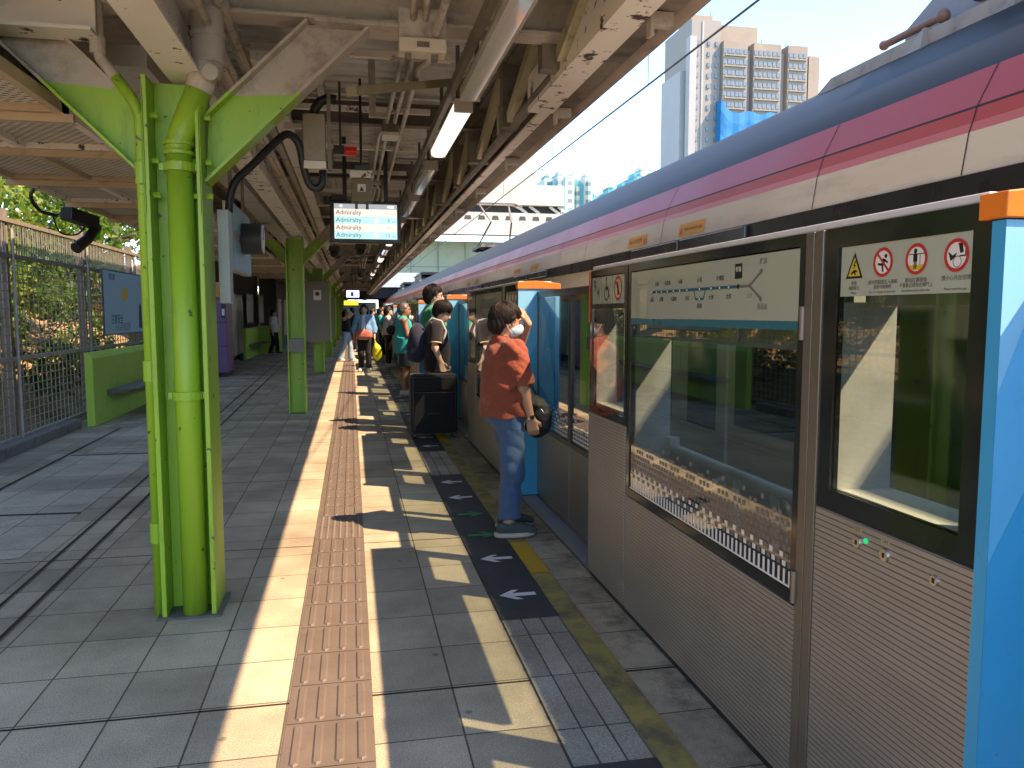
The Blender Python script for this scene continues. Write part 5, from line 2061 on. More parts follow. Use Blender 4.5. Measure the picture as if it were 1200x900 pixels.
def lerp(a, b, t):
    return tuple(np.array(a) * (1 - t) + np.array(b) * t)


def base_pose():
    """joint positions of a 1.65 m figure facing +x, z up, y to its left"""
    return dict(pelvis=(0, 0, .90), chest=(0, 0, 1.24), neck=(-.015, 0, 1.385), head=(.015, 0, 1.535),
                shL=(-.01, .165, 1.335), elL=(-.02, .205, 1.07), wrL=(.03, .205, .84), haL=(.05, .20, .76),
                shR=(-.01, -.165, 1.335), elR=(-.02, -.205, 1.07), wrR=(.03, -.205, .84), haR=(.05, -.20, .76),
                hiL=(0, .09, .88), knL=(.02, .095, .475), anL=(-.01, .095, .075),
                hiR=(0, -.09, .88), knR=(.02, -.095, .475), anR=(-.01, -.095, .075), toeL=(.15, .11, .03), toeR=(.15, -.11, .03))


def bounds(J, pad=0.28):
    A = np.array(list(J.values()))
    lo, hi = A.min(0) - pad, A.max(0) + pad
    lo[2] = -0.05
    hi[2] = max(hi[2], J["head"][2] + 0.25)
    return lo, hi


def hand(S, wr, ha, side, k, curl=0.5, spread=None, toward=None):
    """palm, four unequal bent fingers and a thumb from the side of the palm"""
    wr, ha = np.array(wr), np.array(ha)
    d = ha - wr
    L_ = np.linalg.norm(d); d = d / L_
    w = np.array(spread if spread is not None else (1.0, 0.0, 0.0), float)     # knuckle line
    w = w - d * (w @ d); w /= np.linalg.norm(w)
    n = np.array(toward, float) if toward is not None else np.cross(d, w) * side
    n = n - d * (n @ d); n = n - w * (n @ w); n /= np.linalg.norm(n)           # palm normal (curl side)
    for i in range(4):
        o = w * (0.030 - 0.020 * i)
        S.cap(wr + o * 0.55, wr + d * 0.085 + o, 0.016, 0.0125, k)
        kn = wr + d * 0.085 + o
        ln = (0.068, 0.076, 0.070, 0.055)[i]
        a1 = curl * 0.8
        p1 = kn + (d * math.cos(a1) + n * math.sin(a1)) * ln * 0.52
        a2 = curl * 1.7
        p2 = p1 + (d * math.cos(a2) + n * math.sin(a2)) * ln * 0.50
        S.cap(kn, p1, 0.0105, 0.0095, 0.006)
        S.cap(p1, p2, 0.0095, 0.0075, 0.004)
    t0 = wr + d * 0.025 + w * 0.024
    t1 = t0 + (w * 0.75 + d * 0.75 + n * 0.35) * 0.038
    t2 = t1 + (d * 0.9 + w * 0.15 + n * 0.45) * 0.030
    S.cap(t0, t1, 0.015, 0.0115, 0.01)
    S.cap(t1, t2, 0.0110, 0.009, 0.004)


def body_sdf(J, h, sex="f", fat=1.0, fine=True, curlL=0.5, curlR=0.5, handargs=None, yaw=0.0, pitch=0.0):
    lo, hi = bounds(J)
    S = SDF(lo, hi, h)
    P = {k: np.array(v) for k, v in J.items()}
    w = 1.0 if sex == "f" else 1.08
    S.ell(P["pelvis"], (.115 * fat, .155 * fat, .12), .05)
    S.ell(lerp(P["pelvis"], P["chest"], .5), (.10 * fat, .135 * fat, .16), .06)
    S.ell(P["chest"], (.108 * fat, .150 * w * fat, .155), .06)
    S.cap(P["shL"], P["shR"], .05, .05, .05)
    S.cap(P["neck"] - (0, 0, .03), lerp(P["neck"], P["head"], .72), .056 * w, .050 * w, .03)
    head(S, P["head"], yaw, pitch, fine)
    for s in "LR":
        S.cap(P["sh" + s], P["el" + s], .047 * w, .038 * w, .03)
        S.cap(P["el" + s], P["wr" + s], .039 * w, .026 * w, .02)
        if fine:
            hand(S, P["wr" + s], P["ha" + s], 1 if s == "R" else -1, .012, **(handargs or {}).get(s, {}))
        else:
            S.cap(P["wr" + s], P["ha" + s], .030, .036, .02, (1, .7))
            S.cap(P["ha" + s], np.array(P["ha" + s]) + (np.array(P["ha" + s]) - np.array(P["wr" + s])) * .9, .033, .018, .02, (1, .6))
        S.cap(P["hi" + s], P["kn" + s], .078 * fat, .050, .04)
        S.cap(P["kn" + s], lerp(P["kn" + s], P["an" + s], .35), .049, .051, .03)
        S.cap(lerp(P["kn" + s], P["an" + s], .3), P["an" + s], .050, .036, .03)
        S.cap(P["an" + s], P["toe" + s], .037, .028, .03)
    return S


def head(S, c, yaw, pitch, fine=True):
    """skull, jaw, brow, nose, ears; the face looks along yaw"""
    c = np.array(c)
    f = np.array((math.cos(yaw) * math.cos(pitch), math.sin(yaw) * math.cos(pitch), -math.sin(pitch)))
    l = np.array((-math.sin(yaw), math.cos(yaw), 0))
    u = np.cross(f, l)
    g = lambda a, b, d: c + f * a + l * b + u * d
    S.ell(g(-.012, 0, .018), (.098, .077, .100), .03, yaw)
    S.ell(g(.028, 0, -.045), (.066, .056, .066), .035, yaw)
    S.ell(g(.052, 0, -.088), (.028, .026, .022), .03, yaw)
    S.cap(g(.085, 0, .012), g(.107, 0, -.030), .010, .0145, .015)
    S.ell(g(.098, 0, -.036), (.014, .019, .011), .01, yaw)
    if fine:
        S.cap(g(.078, .028, .022), g(.078, -.028, .022), .016, .016, .015)
        S.ell(g(.083, 0, -.064), (.016, .024, .007), .008, yaw)
        S.ell(g(.080, 0, -.076), (.016, .022, .008), .008, yaw)
    for s in (-1, 1):
        S.ell(g(-.004, s * .078, -.012), (.020, .010, .032), .006, yaw)
        if fine:
            S.ell(g(.093, s * .031, .006), (.020, .021, .013), .0, yaw, sub=True) if False else None


def face_parts(parent, c, yaw, pitch, scale=1.0, brow=True, lips=True, browc=None):
    c = np.array(c)
    f = np.array((math.cos(yaw) * math.cos(pitch), math.sin(yaw) * math.cos(pitch), -math.sin(pitch)))
    l = np.array((-math.sin(yaw), math.cos(yaw), 0))
    u = np.cross(f, l)
    q = lambda a, b, d: Vector(tuple(c + f * a + l * b + u * d))
    off = WO[parent.name]
    g = MB()
    for s in (-1, 1):
        g.ball(q(.0835, s * .031, .003) + off, (.009, .013, .0065), n=10)
    g.build("eye", EYEW, parent, smooth=True)
    if brow:
        g = MB()
        for s in (-1, 1):
            g.tube([q(.094, s * .014, .022) + off, q(.092, s * .032, .028) + off, q(.078, s * .050, .023) + off], [.004, .0045, .003], 6)
        g.build("eyebrow", browc or HAIR, parent, smooth=True)
    if lips:
        g = MB()
        g.ball(q(.092, 0, -.0635) + off, (.010, .021, .0045), n=10)
        g.ball(q(.090, 0, -.0725) + off, (.011, .019, .0055), n=10)
        g.build("mouth", LIPS, parent, smooth=True)


def person_root(x, y, rot, scale, label):
    t = bpy.data.objects.new("person", None)
    t.empty_display_size = 0.1
    COL.objects.link(t)
    t.location = (x, y, 0)
    t.rotation_euler = (0, 0, rot)
    t.scale = (scale,) * 3
    WO[t.name] = Vector((0, 0, 0))
    return tag(t, label, "person", None)


def shoes(parent, J, h, upper, sole, ank=0.02, lace=False):
    for s in "LR":
        a, t = np.array(J["an" + s]), np.array(J["toe" + s])
        d = t - a; d[2] = 0; d /= np.linalg.norm(d)
        yaw = math.atan2(d[1], d[0])
        z0 = a[2] - 0.075
        S = SDF(np.minimum(a, t) - .16, np.maximum(a, t) + .16, h)
        heel = a - d * .045
        S.ell((a[0] + d[0] * .055, a[1] + d[1] * .055, z0 + .045), (.130, .048, .040), .02, yaw)
        S.cap(heel + (0, 0, -.005), a + (0, 0, .02), .042, .044, .03)
        S.cap(a + (0, 0, .015), t + d * .01 + (0, 0, .005), .046, .036, .03)
        S.cut((0, 0, -1), -(z0 + .022))
        S.cut((0, 0, 1), a[2] + ank)
        sh_ = S.build("shoe", upper, parent)
        S = SDF(np.minimum(a, t) - .16, np.maximum(a, t) + .16, h)
        S.ell((a[0] + d[0] * .052, a[1] + d[1] * .052, z0 + .02), (.150, .055, .034), .02, yaw)
        S.cap(heel + (-.006, 0, -.045), a + d * .10 + (0, 0, -.052), .050, .052, .02)
        S.cut((0, 0, 1), z0 + .036)
        S.cut((0, 0, -1), -(z0 + .002))
        S.build("shoe_sole", sole, sh_)
        if lace:
            g = MB()
            l = np.array((-d[1], d[0], 0))
            for i in range(4):
                c = a + d * (.045 + i * .026)
                zt = a[2] + .038 - i * .012
                pts = [Vector(tuple(c + l * q + np.array((0, 0, zt - c[2] - abs(q) * 0.35)))) for q in (-.034, -.015, .015, .034)]
                g.tube(pts, .0035, 6)
            g.tube([Vector(tuple(a + d * .04 + np.array((0, 0, .045)))), Vector(tuple(a + d * .07 + l * .04 + np.array((0, 0, .050)))), Vector(tuple(a + d * .05 + l * .05 + np.array((0, 0, .02))))], .003, 6)
            g.build("shoe_laces", LACE, sh_)


def trousers(J, h, fat=1.0, thick=.022, end=.12, wide=.0, short=False, seed=1, wr=.006):
    lo, hi = bounds(J)
    S = SDF(lo, hi, h)
    P = {k: np.array(v) for k, v in J.items()}
    S.ell(P["pelvis"] + (-.012, 0, .0), (.125 * fat + .01, .165 * fat, .125), .05)
    S.cap(P["pelvis"] + (0, 0, .05), P["pelvis"] + (0, 0, .16), .115 * fat, .112 * fat, .04, (.92, 1.25))
    for s in "LR":
        e = lerp(P["an" + s], P["kn" + s], end) if not short else lerp(P["kn" + s], P["hi" + s], .12)
        if short:
            S.cap(P["hi" + s], e, .092 * fat + thick * .6, .092 + thick, .05)
        else:
            S.cap(P["hi" + s], P["kn" + s], .082 * fat + thick, .060 + thick, .05)
            S.cap(P["kn" + s], e, .060 + thick, .052 + thick + wide, .03)
    S.wrinkle(wr, (28, 55), seed)
    zc = min(lerp(P["an" + s], P["kn" + s], end)[2] for s in "LR") if not short else min(lerp(P["kn" + s], P["hi" + s], .12)[2] for s in "LR")
    S.cut((0, 0, -1), -zc)
    S.cut((0, 0, 1), P["pelvis"][2] + .16)
    return S


def shirt(J, h, sleeve=.8, fat=1.0, thick=.02, hem=-.06, loose=.0, seed=2, neckz=.0, wr=.006, slw=0.012):
    """torso and sleeves; sleeve = share of the upper arm covered (>1 goes on down the forearm)"""
    lo, hi = bounds(J)
    S = SDF(lo, hi, h)
    P = {k: np.array(v) for k, v in J.items()}
    S.ell(P["chest"], (.112 * fat + thick, .155 * fat + thick, .165), .05)
    S.ell(lerp(P["pelvis"], P["chest"], .55), (.108 * fat + thick + loose, .145 * fat + thick + loose, .17), .08)
    S.cap(P["pelvis"] + (0, 0, hem), P["pelvis"] + (0, 0, .12), .118 * fat + thick + loose, .118 * fat + thick + loose, .07, (1.0, 1.28))
    S.cap(P["shL"] + (0, -.02, .0), P["shR"] + (0, .02, .0), .050 + thick, .050 + thick, .05)
    S.cap(P["neck"] - (0, 0, .05), P["neck"] + (0, 0, neckz), .078, .064, .035)
    for s in "LR":
        if sleeve <= 0:
            continue
        A = SDF(lo, hi, h)
        e = lerp(P["sh" + s], P["el" + s], min(sleeve, 1) + .12 * (sleeve <= 1))
        A.cap(P["sh" + s], e, .052 + thick, .046 + thick + slw, 0)
        q0, q1, t = P["sh" + s], P["el" + s], sleeve
        if sleeve > 1:
            A.cap(P["el" + s], lerp(P["el" + s], P["wr" + s], sleeve - .9), .046 + thick, .034 + thick, .03)
            q0, q1, t = P["el" + s], P["wr" + s], sleeve - 1
        d = (q1 - q0) / np.linalg.norm(q1 - q0)
        e = np.array(lerp(q0, q1, t))
        if sleeve > 1:
            A.field(lambda X, Y, Z, F: np.where((X - P["el" + s][0]) * d[0] + (Y - P["el" + s][1]) * d[1] + (Z - P["el" + s][2]) * d[2] > 0, np.maximum(F, (X - e[0]) * d[0] + (Y - e[1]) * d[1] + (Z - e[2]) * d[2]), F))
        else:
            A.cut(d, float(e @ d))
        hh = np.clip(.5 + .5 * (S.F - A.F) / .03, 0, 1)
        S.F = S.F * (1 - hh) + A.F * hh - .03 * hh * (1 - hh)
    S.wrinkle(wr, (24, 50), seed)
    S.cut((0, 0, -1), -(P["pelvis"][2] + hem))
    return S


def strands(hair_o, parent, c, yaw, pitch, n, vol, fringe, seed, m):
    """loose locks lying over the hair from the crown down, part of the hair"""
    r = np.random.default_rng(seed)
    c = np.array(c)
    f = np.array((math.cos(yaw) * math.cos(pitch), math.sin(yaw) * math.cos(pitch), -math.sin(pitch)))
    l = np.array((-math.sin(yaw), math.cos(yaw), 0)); u = np.cross(f, l)
    ax = u * .93 - f * .37
    e1 = f * .93 + u * .37
    g = MB()
    R = np.array([.108 + vol, .087 + vol * .8, .106 + vol])
    o = c - f * .020 + u * .026
    for i in range(n):
        ph = r.uniform(-math.pi, math.pi)
        front = math.cos(ph)
        tend = rad(118 - 34 * max(0, front) ** 1.5 + 4 * min(0, front)) + r.normal() * .10
        t0 = r.uniform(.08, .7 * tend)
        t1 = min(tend, t0 + r.uniform(.5, 1.1))
        lift = 1.0 + abs(r.normal()) * .022
        pts, tw = [], r.normal() * .25
        for k in range(6):
            t = t0 + (t1 - t0) * k / 5
            q = ph + tw * (k / 5) ** 1.5
            d = ax * math.cos(t) + (e1 * math.cos(q) + l * math.sin(q)) * math.sin(t)
            loc = np.array((d @ f, d @ l, d @ u)) * R * (lift + .03 * (k / 5) ** 3)
            pts.append(Vector(tuple(o + f * loc[0] + l * loc[1] + u * loc[2])))
        a, dz = (np.array(pts[-1]) - c) @ f, (np.array(pts[-1]) - c) @ u
        if a > .055 and dz < fringe - .012:
            continue
        g.tube(pts, [.0022, .0026, .0026, .0024, .0018, .0006], 4, cap=False)
    ob = g.build("hair_locks", m, parent, smooth=True)
    ob.parent = hair_o


def folds(S, amp, seed):
    """slanting cloth creases, sharper on their ridges"""
    r = np.random.default_rng(seed)
    X = np.meshgrid(*S.ax, indexing="ij", sparse=True)
    for i in range(5):
        az, tilt, f = r.uniform(0, 6.28), r.uniform(.5, 1.2), r.uniform(28, 60)
        ph = X[2] * f * math.sin(tilt) + (X[0] * math.cos(az) + X[1] * math.sin(az)) * f * math.cos(tilt) + r.uniform(0, 6)
        ph = ph + 1.6 * np.sin(X[2] * 9 + i * 2 + X[0] * 7) + 1.1 * np.sin(X[1] * 13 + i)
        m = .5 + .5 * np.sin(X[2] * 6.5 + i * 1.7 + X[1] * 5)
        S.F = S.F + amp * .42 * m * (1 - 2 * np.abs(np.sin(ph * .5)))
    return S


def hair_short(J, h, yaw=0, pitch=0, vol=.0, fringe=.045, back=-.06, seed=3, long=0.0):
    lo, hi = np.array(J["head"]) - .26, np.array(J["head"]) + .24
    lo[2] -= long
    S = SDF(lo, hi, h)
    c = np.array(J["head"])
    f = np.array((math.cos(yaw) * math.cos(pitch), math.sin(yaw) * math.cos(pitch), -math.sin(pitch)))
    l = np.array((-math.sin(yaw), math.cos(yaw), 0)); u = np.cross(f, l)
    g = lambda a, b, d: c + f * a + l * b + u * d
    S.ell(g(-.020, 0, .026), (.106 + vol, .085 + vol * .8, .104 + vol), .02, yaw)
    S.ell(g(-.055, 0, back + .03), (.070 + vol * .7, .076 + vol * .5, .075), .04, yaw)
    if long:
        S.cap(g(-.06, 0, -.02), g(-.085, 0, -long), .080, .060, .05, (.8, 1.1))
        for s in (-1, 1):
            S.cap(g(-.01, s * .078, .0), g(-.02, s * .095, -long * .8), .035, .028, .03)
    else:
        for s in (-1, 1):
            S.cap(g(.02, s * .078, .03), g(.012, s * .079, -.012), .016 + vol * .2, .008, .02)
    S.wrinkle(.0025, (60, 110), seed)
    # leave the face free
    p = [float(x) for x in c]

    def fn(X, Y, Z, F):
        a = (X - p[0]) * f[0] + (Y - p[1]) * f[1] + (Z - p[2]) * f[2]
        b = (X - p[0]) * l[0] + (Y - p[1]) * l[1] + (Z - p[2]) * l[2]
        d = (X - p[0]) * u[0] + (Y - p[1]) * u[1] + (Z - p[2]) * u[2]
        line = .010 + .050 * np.clip((d - .005) / .06, -1, 1)     # how far forward the side hair comes
        face = np.maximum(line - a + np.abs(b) * .10, d - fringe - .018 * np.sin(b * 60 + 1))
        an = np.arctan2(b, a + .02)
        lock = .003 * np.sin(an * 17 + d * 22 + 2 * np.sin(d * 30)) + .0022 * np.sin(an * 41 - d * 35)
        return np.maximum(F + lock * np.clip(1 - (d - .02) / .09, .25, 1), -face)
    S.field(fn)
    return S


# --- woman in the rust shirt, shading her eyes
J = base_pose()
J.update(pelvis=(-.035, 0, .90), chest=(-.045, 0, 1.23), neck=(-.075, 0, 1.375), head=(-.022, .0, 1.520),
         shR=(-.02, -.165, 1.325), elR=(.025, -.205, 1.075), wrR=(.085, -.19, .855), haR=(.105, -.18, .775),
         shL=(-.03, .165, 1.335), elL=(.135, .20, 1.315), wrL=(.165, .075, 1.505), haL=(.108, .035, 1.575),
         hiR=(-.03, -.09, .88), knR=(-.015, -.10, .48), anR=(-.05, -.105, .085), toeR=(.11, -.125, .03),
         hiL=(-.01, .09, .88), knL=(.045, .10, .48), anL=(.03, .12, .085), toeL=(.19, .13, .03))
W = person_root(1.035, 5.15, rad(8), 0.95, "woman in rust red shirt, jeans and face mask, shading her eyes at the gate")
hy = rad(-6)
S = body_sdf(J, .0065, "f", 1.0, True, yaw=hy, pitch=rad(10), handargs={"R": dict(spread=(.9, -.3, .1), toward=(-.1, 1, 0), curl=.55), "L": dict(spread=(.2, .5, .8), toward=(-.6, .2, -.6), curl=.45)})
S.build("body", SKIN, W)
face_parts(W, J["head"], hy, rad(10), lips=False)
S = hair_short(J, .0065, hy, rad(10), vol=.006, fringe=.048, back=-.065); strands(S.build("hair", HAIRB, W), W, J["head"], hy, rad(10), 1000, .006, .048, 5, HAIRB)
S = shirt(J, .0075, .93, 1.06, .020, -.035, .020, wr=.008, slw=.020); folds(S, .015, 4); S.build("shirt", RUST, W)
S = trousers(J, .0075, 1.05, .015, .17, .008, wr=.007); folds(S, .010, 9); S.build("jeans", DENIM, W)
shoes(W, J, .006, SHOEG, SOLE, .03, True)
# face mask
c = np.array(J["head"]); f = np.array((math.cos(hy) * math.cos(rad(10)), math.sin(hy) * math.cos(rad(10)), -math.sin(rad(10)))); l = np.array((-math.sin(hy), math.cos(hy), 0)); u = np.cross(f, l)
S = SDF(c - .16, c + .16, .006)
S.ell(c + f * .045 - u * .052, (.078, .068, .058), .02, hy)
S.ell(c + f * .092 - u * .030, (.026, .026, .026), .03, hy)
S.wrinkle(.0015, (110,), 4)
p = c
S.field(lambda X, Y, Z, F: np.maximum(F, .018 + .0 * X - ((X - p[0]) * f[0] + (Y - p[1]) * f[1] + (Z - p[2]) * f[2]) + 0 * F))
S.field(lambda X, Y, Z, F: np.maximum(F, ((X - p[0]) * u[0] + (Y - p[1]) * u[1] + (Z - p[2]) * u[2]) + .006 + 0 * F))
S.build("face_mask", MASKM, W)
g = MB()
for s in (-1, 1):
    q = lambda a, b, d: Vector(tuple(c + f * a + l * b + u * d))
    g.tube([q(.03, s * .070, -.02), q(-.005, s * .088, .006), q(-.022, s * .088, -.01)], .0022, 6)
    g.tube([q(.03, s * .066, -.075), q(-.005, s * .085, -.045), q(-.022, s * .088, -.02)], .0022, 6)
g.build("mask_loop", SHOEW, W)
g = MB()
wr, ha = Vector(J["wrR"]), Vector(J["haR"])
ew = Vector(J["elR"])
dd = (wr - ew).normalized()
a = wr - dd * .012
g.tube([a - dd * .010, a + dd * .010], .031, 18, 0)
g.cyl(a + V(0, -.028, 0), a + V(0, -.040, .0), .017, .016, 16, 1)
g.cyl(a + V(0, -.0405, 0), a + V(0, -.0415, .0), .013, .013, 16, 2)
g.build("wrist_watch", [CHROME, CHROME, SIGNBLACK], W, smooth="auto")

# her bag: an object of its own, hanging at her hip on a strap
bag = person_root(1.035, 5.15, rad(8), 0.95, "")
bag.name = "shoulder_bag"; bag["label"] = "black quilted shoulder bag hanging in front of the woman in the rust shirt"; bag["category"] = "bag"
WO[bag.name] = V(0, 0, 0)
S = SDF((.0, -.28, .62), (.38, .16, 1.12), .008)
S.ell((.185, -.055, .84), (.085, .125, .150), .03, .5)
S.cap((.11, -.13, .95), (.18, .02, .96), .04, .045, .05)
S.field(lambda X, Y, Z, F: F + .005 * np.abs(np.sin((Z * 1.0 + Y * .8) * 42)) * .7 + .004 * np.abs(np.sin((Z - Y * .8) * 42)))
S.build("bag_body", BLKN, bag)
g = MB()
g.tube([V(.11, -.13, .97), V(.03, -.175, 1.13), V(-.03, -.19, 1.27)], .010, 8)
g.tube([V(.235, .03, .95), V(.15, .12, 1.18), V(.06, .13, 1.33), V(-.02, .06, 1.415), V(-.08, -.05, 1.36)], .010, 8)
g.build("strap", BLKN, bag, smooth=True)
g = MB()
g.tube([V(.165, -.172, .92), V(.205, -.165, .87), V(.225, -.150, .80)], .0035, 6)
g.build("zip", CHROME, bag, smooth=True)

# --- young man with the rucksack, looking down, hand on the suitcase
J = base_pose()
J.update(head=(.085, .0, 1.515), neck=(.025, 0, 1.385), elR=(-.02, -.225, 1.08), wrR=(.05, -.27, .905), haR=(.07, -.295, .835), elL=(.02, .21, 1.06), wrL=(.10, .19, .84), haL=(.13, .18, .77))
B = person_root(1.04, 9.86, rad(-6), 1.0, "young man in black polo shirt with rucksack, looking down, holding the suitcase")
S = body_sdf(J, .010, "m", 1.0, True, yaw=rad(-4), pitch=rad(28)); S.build("body", SKIN2, B)
face_parts(B, J["head"], rad(-4), rad(28))
S = hair_short(J, .010, rad(-4), rad(28), vol=.014, fringe=.03); strands(S.build("hair", HAIR, B), B, J["head"], rad(-4), rad(28), 700, .014, .03, 6, HAIR)
S = shirt(J, .012, .8, 1.05, .024, -.12, .015, wr=.007); S.build("polo_shirt", BLK, B)
g = MB()
e = V(*lerp(J["shR"], J["elR"], .78)); d = (V(*J["elR"]) - V(*J["shR"])).normalized()
g.tube([e - d * .006, e + d * .006], .081, 20)
g.build("sleeve_trim", mat("cream trim", (0.5, 0.4, 0.24), 0.8), B)
S = trousers(J, .012, 1.0, .02, .06); S.build("trousers", BLK, B)
shoes(B, J, .010, BLKN, SOLE)
bp = person_root(1.04, 9.86, rad(-6), 1.0, "")
bp.name = "rucksack"; bp["label"] = "dark navy rucksack on the back of the young man with the suitcase"; bp["category"] = "rucksack"; WO[bp.name] = V(0, 0, 0)
S = SDF((-.48, -.28, .85), (.1, .28, 1.5), .012)
S.ell((-.235, 0, 1.13), (.125, .155, .25), .03)
S.ell((-.30, 0, 1.02), (.085, .13, .13), .04)
S.wrinkle(.006, (30,), 8)
S.build("rucksack_body", cloth("dark navy nylon", (0.022, 0.026, 0.05)), bp)
g = MB()
g.tube([V(-.30, -.13, 1.02), V(-.375, -.08, 1.03), V(-.385, .06, 1.03), V(-.33, .13, 1.02)], .005, 6)
g.build("pocket_zip", mat("dull zip", (0.16, 0.16, 0.17), 0.5), bp)
g = MB()
for s in (-1, 1):
    g.tube([V(-.14, s * .09, 1.34), V(-.05, s * .10, 1.435), V(.06, s * .105, 1.40), V(.115, s * .115, 1.28), V(.07, s * .165, 1.10), V(-.10, s * .15, .98)], .017, 8)
g.build("strap", mat("grey strap webbing", (0.30, 0.29, 0.30), 0.7), bp, smooth=True)
g = MB()
g.tube([V(-.29, -.12, 1.2), V(-.355, -.06, 1.24), V(-.365, .05, 1.24)], .004, 6)
g.build("zip", CHROME, bp)

# --- suitcase
su = thing("suitcase", (0.96, 9.46, 0), "large black soft suitcase standing on the floor marking", "suitcase")
SUITM = cloth("black suitcase fabric", (0.016, 0.017, 0.022))
g = MB()
g.box(0.665, 1.235, 9.32, 9.60, 0.055, 0.775)
g.build("case_body", SUITM, su, bevel=0.045)
g = MB()
g.box(0.70, 1.20, 9.285, 9.32, 0.10, 0.56)
g.build("front_pocket", SUITM, su, bevel=0.016)
g = MB()
g.box(0.70, 1.20, 9.292, 9.32, 0.585, 0.745)
g.build("front_pocket", SUITM, su, bevel=0.014)
for x in (0.70, 1.20):
    g = MB()
    g.tube(smooth_path([(x, 9.318, 0.10), (x, 9.318, 0.40), (x, 9.318, 0.745)]), 0.007, 6)
    g.build("piping", mat("suitcase piping", (0.03, 0.03, 0.034), 0.4), su)
g = MB()
g.tube(smooth_path([(0.88, 9.28, 0.30), (0.90, 9.262, 0.31), (1.00, 9.262, 0.31), (1.02, 9.28, 0.30)]), 0.010, 8)
g.build("carry_handle", BLACKP, su, smooth=True)
for x in (0.71, 1.19):
    for y in (9.36, 9.56):
        g = MB()
        g.cyl((x - 0.012, y, 0.028), (x + 0.012, y, 0.028), 0.027, n=16)
        g.box(x - 0.024, x + 0.024, y - 0.022, y + 0.022, 0.04, 0.075)
        g.build("wheel", BLACKP, su)
g = MB()
g.tube([V(0.98, 9.54, 0.765), V(0.99, 9.54, 0.80), V(1.16, 9.54, 0.80), V(1.17, 9.54, 0.765)], 0.012, 8)
g.build("handle", BLACKP, su, smooth=True)
g = MB()
g.tube([V(0.72, 9.283, 0.56), V(1.18, 9.283, 0.56)], 0.004, 6)
g.build("zip", mat("zip grey", (0.10, 0.10, 0.11), 0.4, metal=0.5), su)

# --- tall man in emerald shirt
J = base_pose()
J.update(elL=(-.01, .215, 1.07), wrL=(.03, .21, .85), haL=(.04, .205, .77))
G = person_root(1.06, 10.45, rad(4), 1.125, "tall man in emerald green shirt and glasses, behind the man with the rucksack")
S = body_sdf(J, .011, "m", 1.05, True, yaw=rad(-8), pitch=rad(4)); S.build("body", SKIN2, G)
face_parts(G, J["head"], rad(-8), rad(4))
S = hair_short(J, .011, rad(-8), rad(4), vol=.006, fringe=.055); strands(S.build("hair", HAIR, G), G, J["head"], rad(-8), rad(4), 600, .006, .055, 7, HAIR)
S = shirt(J, .012, .8, 1.1, .024, -.08, .02); S.build("shirt", GRNS, G)
S = trousers(J, .013, 1.05, .02, .06); S.build("trousers", GREYC, G)
shoes(G, J, .011, BLKN, SOLE)
g = MB()
hd = Vector(J["head"])
for s in (-1, 1):
    annulus(g, hd + V(.106, s * .033 - .014, .004), V(0.14, 1, 0).normalized(), V(0, 0, 1), .021, .025, 0, 16)
    g.tube([hd + V(.100, s * .060 - .012, .008), hd + V(.01, s * .085, .004)], .002, 5)
g.build("glasses", BLACKP, G)

# --- man in the teal vest
J = base_pose()
J.update(elR=(.045, -.20, 1.08), wrR=(.15, -.16, .93), haR=(.20, -.13, .88), elL=(.04, .20, 1.08), wrL=(.16, .13, .93), haL=(.20, .10, .89),
         anL=(.05, .10, .075), toeL=(.21, .12, .03), knL=(.06, .10, .475))
T = person_root(0.93, 14.45, rad(2), 1.02, "man in teal sleeveless vest and black shorts, standing by the third doorway")
S = body_sdf(J, .012, "m", 1.06, True, yaw=rad(-4), pitch=rad(4)); S.build("body", SKIN3, T)
face_parts(T, J["head"], rad(-4), rad(4), browc=HAIRG)
S = hair_short(J, .012, rad(-4), rad(4), vol=-.004, fringe=.06); S.build("hair", HAIRG, T)
S = shirt(J, .013, 0, 1.08, .022, -.14, .02)
S.field(lambda X, Y, Z, F: np.maximum(F, np.where(Z > 1.05, np.abs(Y) - .150, -1)))
S.build("vest", TEAL, T)
S = trousers(J, .013, 1.1, .03, short=True); S.build("shorts", NAVY, T)
shoes(T, J, .011, SHOEW, SOLE)

# --- woman in the denim jacket, facing the camera, walking
J = base_pose()
J.update(knL=(.06, .10, .48), anL=(.04, .10, .08), toeL=(.19, .12, .03), knR=(.03, -.09, .48), anR=(-.10, -.10, .085), toeR=(.05, -.12, .03),
         elR=(-.03, -.235, 1.07), wrR=(.0, -.25, .85), haR=(.02, -.25, .77), elL=(-.02, .235, 1.07), wrL=(.05, .25, .86), haL=(.07, .25, .79))
D = person_root(0.31, 20.4, rad(-97), 1.035, "woman in blue denim jacket and black trousers, facing the camera with a yellow bag")
S = body_sdf(J, .013, "f", .95, True); S.build("body", SKIN2, D)
face_parts(D, J["head"], 0, 0)
S = hair_short(J, .013, 0, 0, vol=.012, fringe=.06, long=.20); S.build("hair", HAIR, D)
S = shirt(J, .014, 0, 1.0, .012, -.10, 0); S.build("blouse", WHT, D)
S = shirt(J, .014, 1.55, 1.0, .028, -.03, .01)
S.field(lambda X, Y, Z, F: np.maximum(F, -np.maximum(.03 - X, np.abs(Y) - (.035 + .03 * np.clip((1.35 - Z) * 2, 0, 2)))))
S.build("jacket", JACKET, D)
S = trousers(J, .014, .98, .014, .07); S.build("trousers", BLK, D)
shoes(D, J, .012, SHOEW, SHOEW)
hb = person_root(0.31, 20.4, rad(-97), 1.035, "")
hb.name = "handbag"; hb["label"] = "salmon red handbag carried at the waist of the woman in the denim jacket"; hb["category"] = "bag"; WO[hb.name] = V(0, 0, 0)
S = SDF((.0, -.35, .75), (.35, .35, 1.15), .013)
S.ell((.175, .0, .935), (.06, .22, .12), .02); S.cap((.17, -.16, .88), (.17, .16, .88), .05, .05, .04); S.wrinkle(.006, (30,), 3)
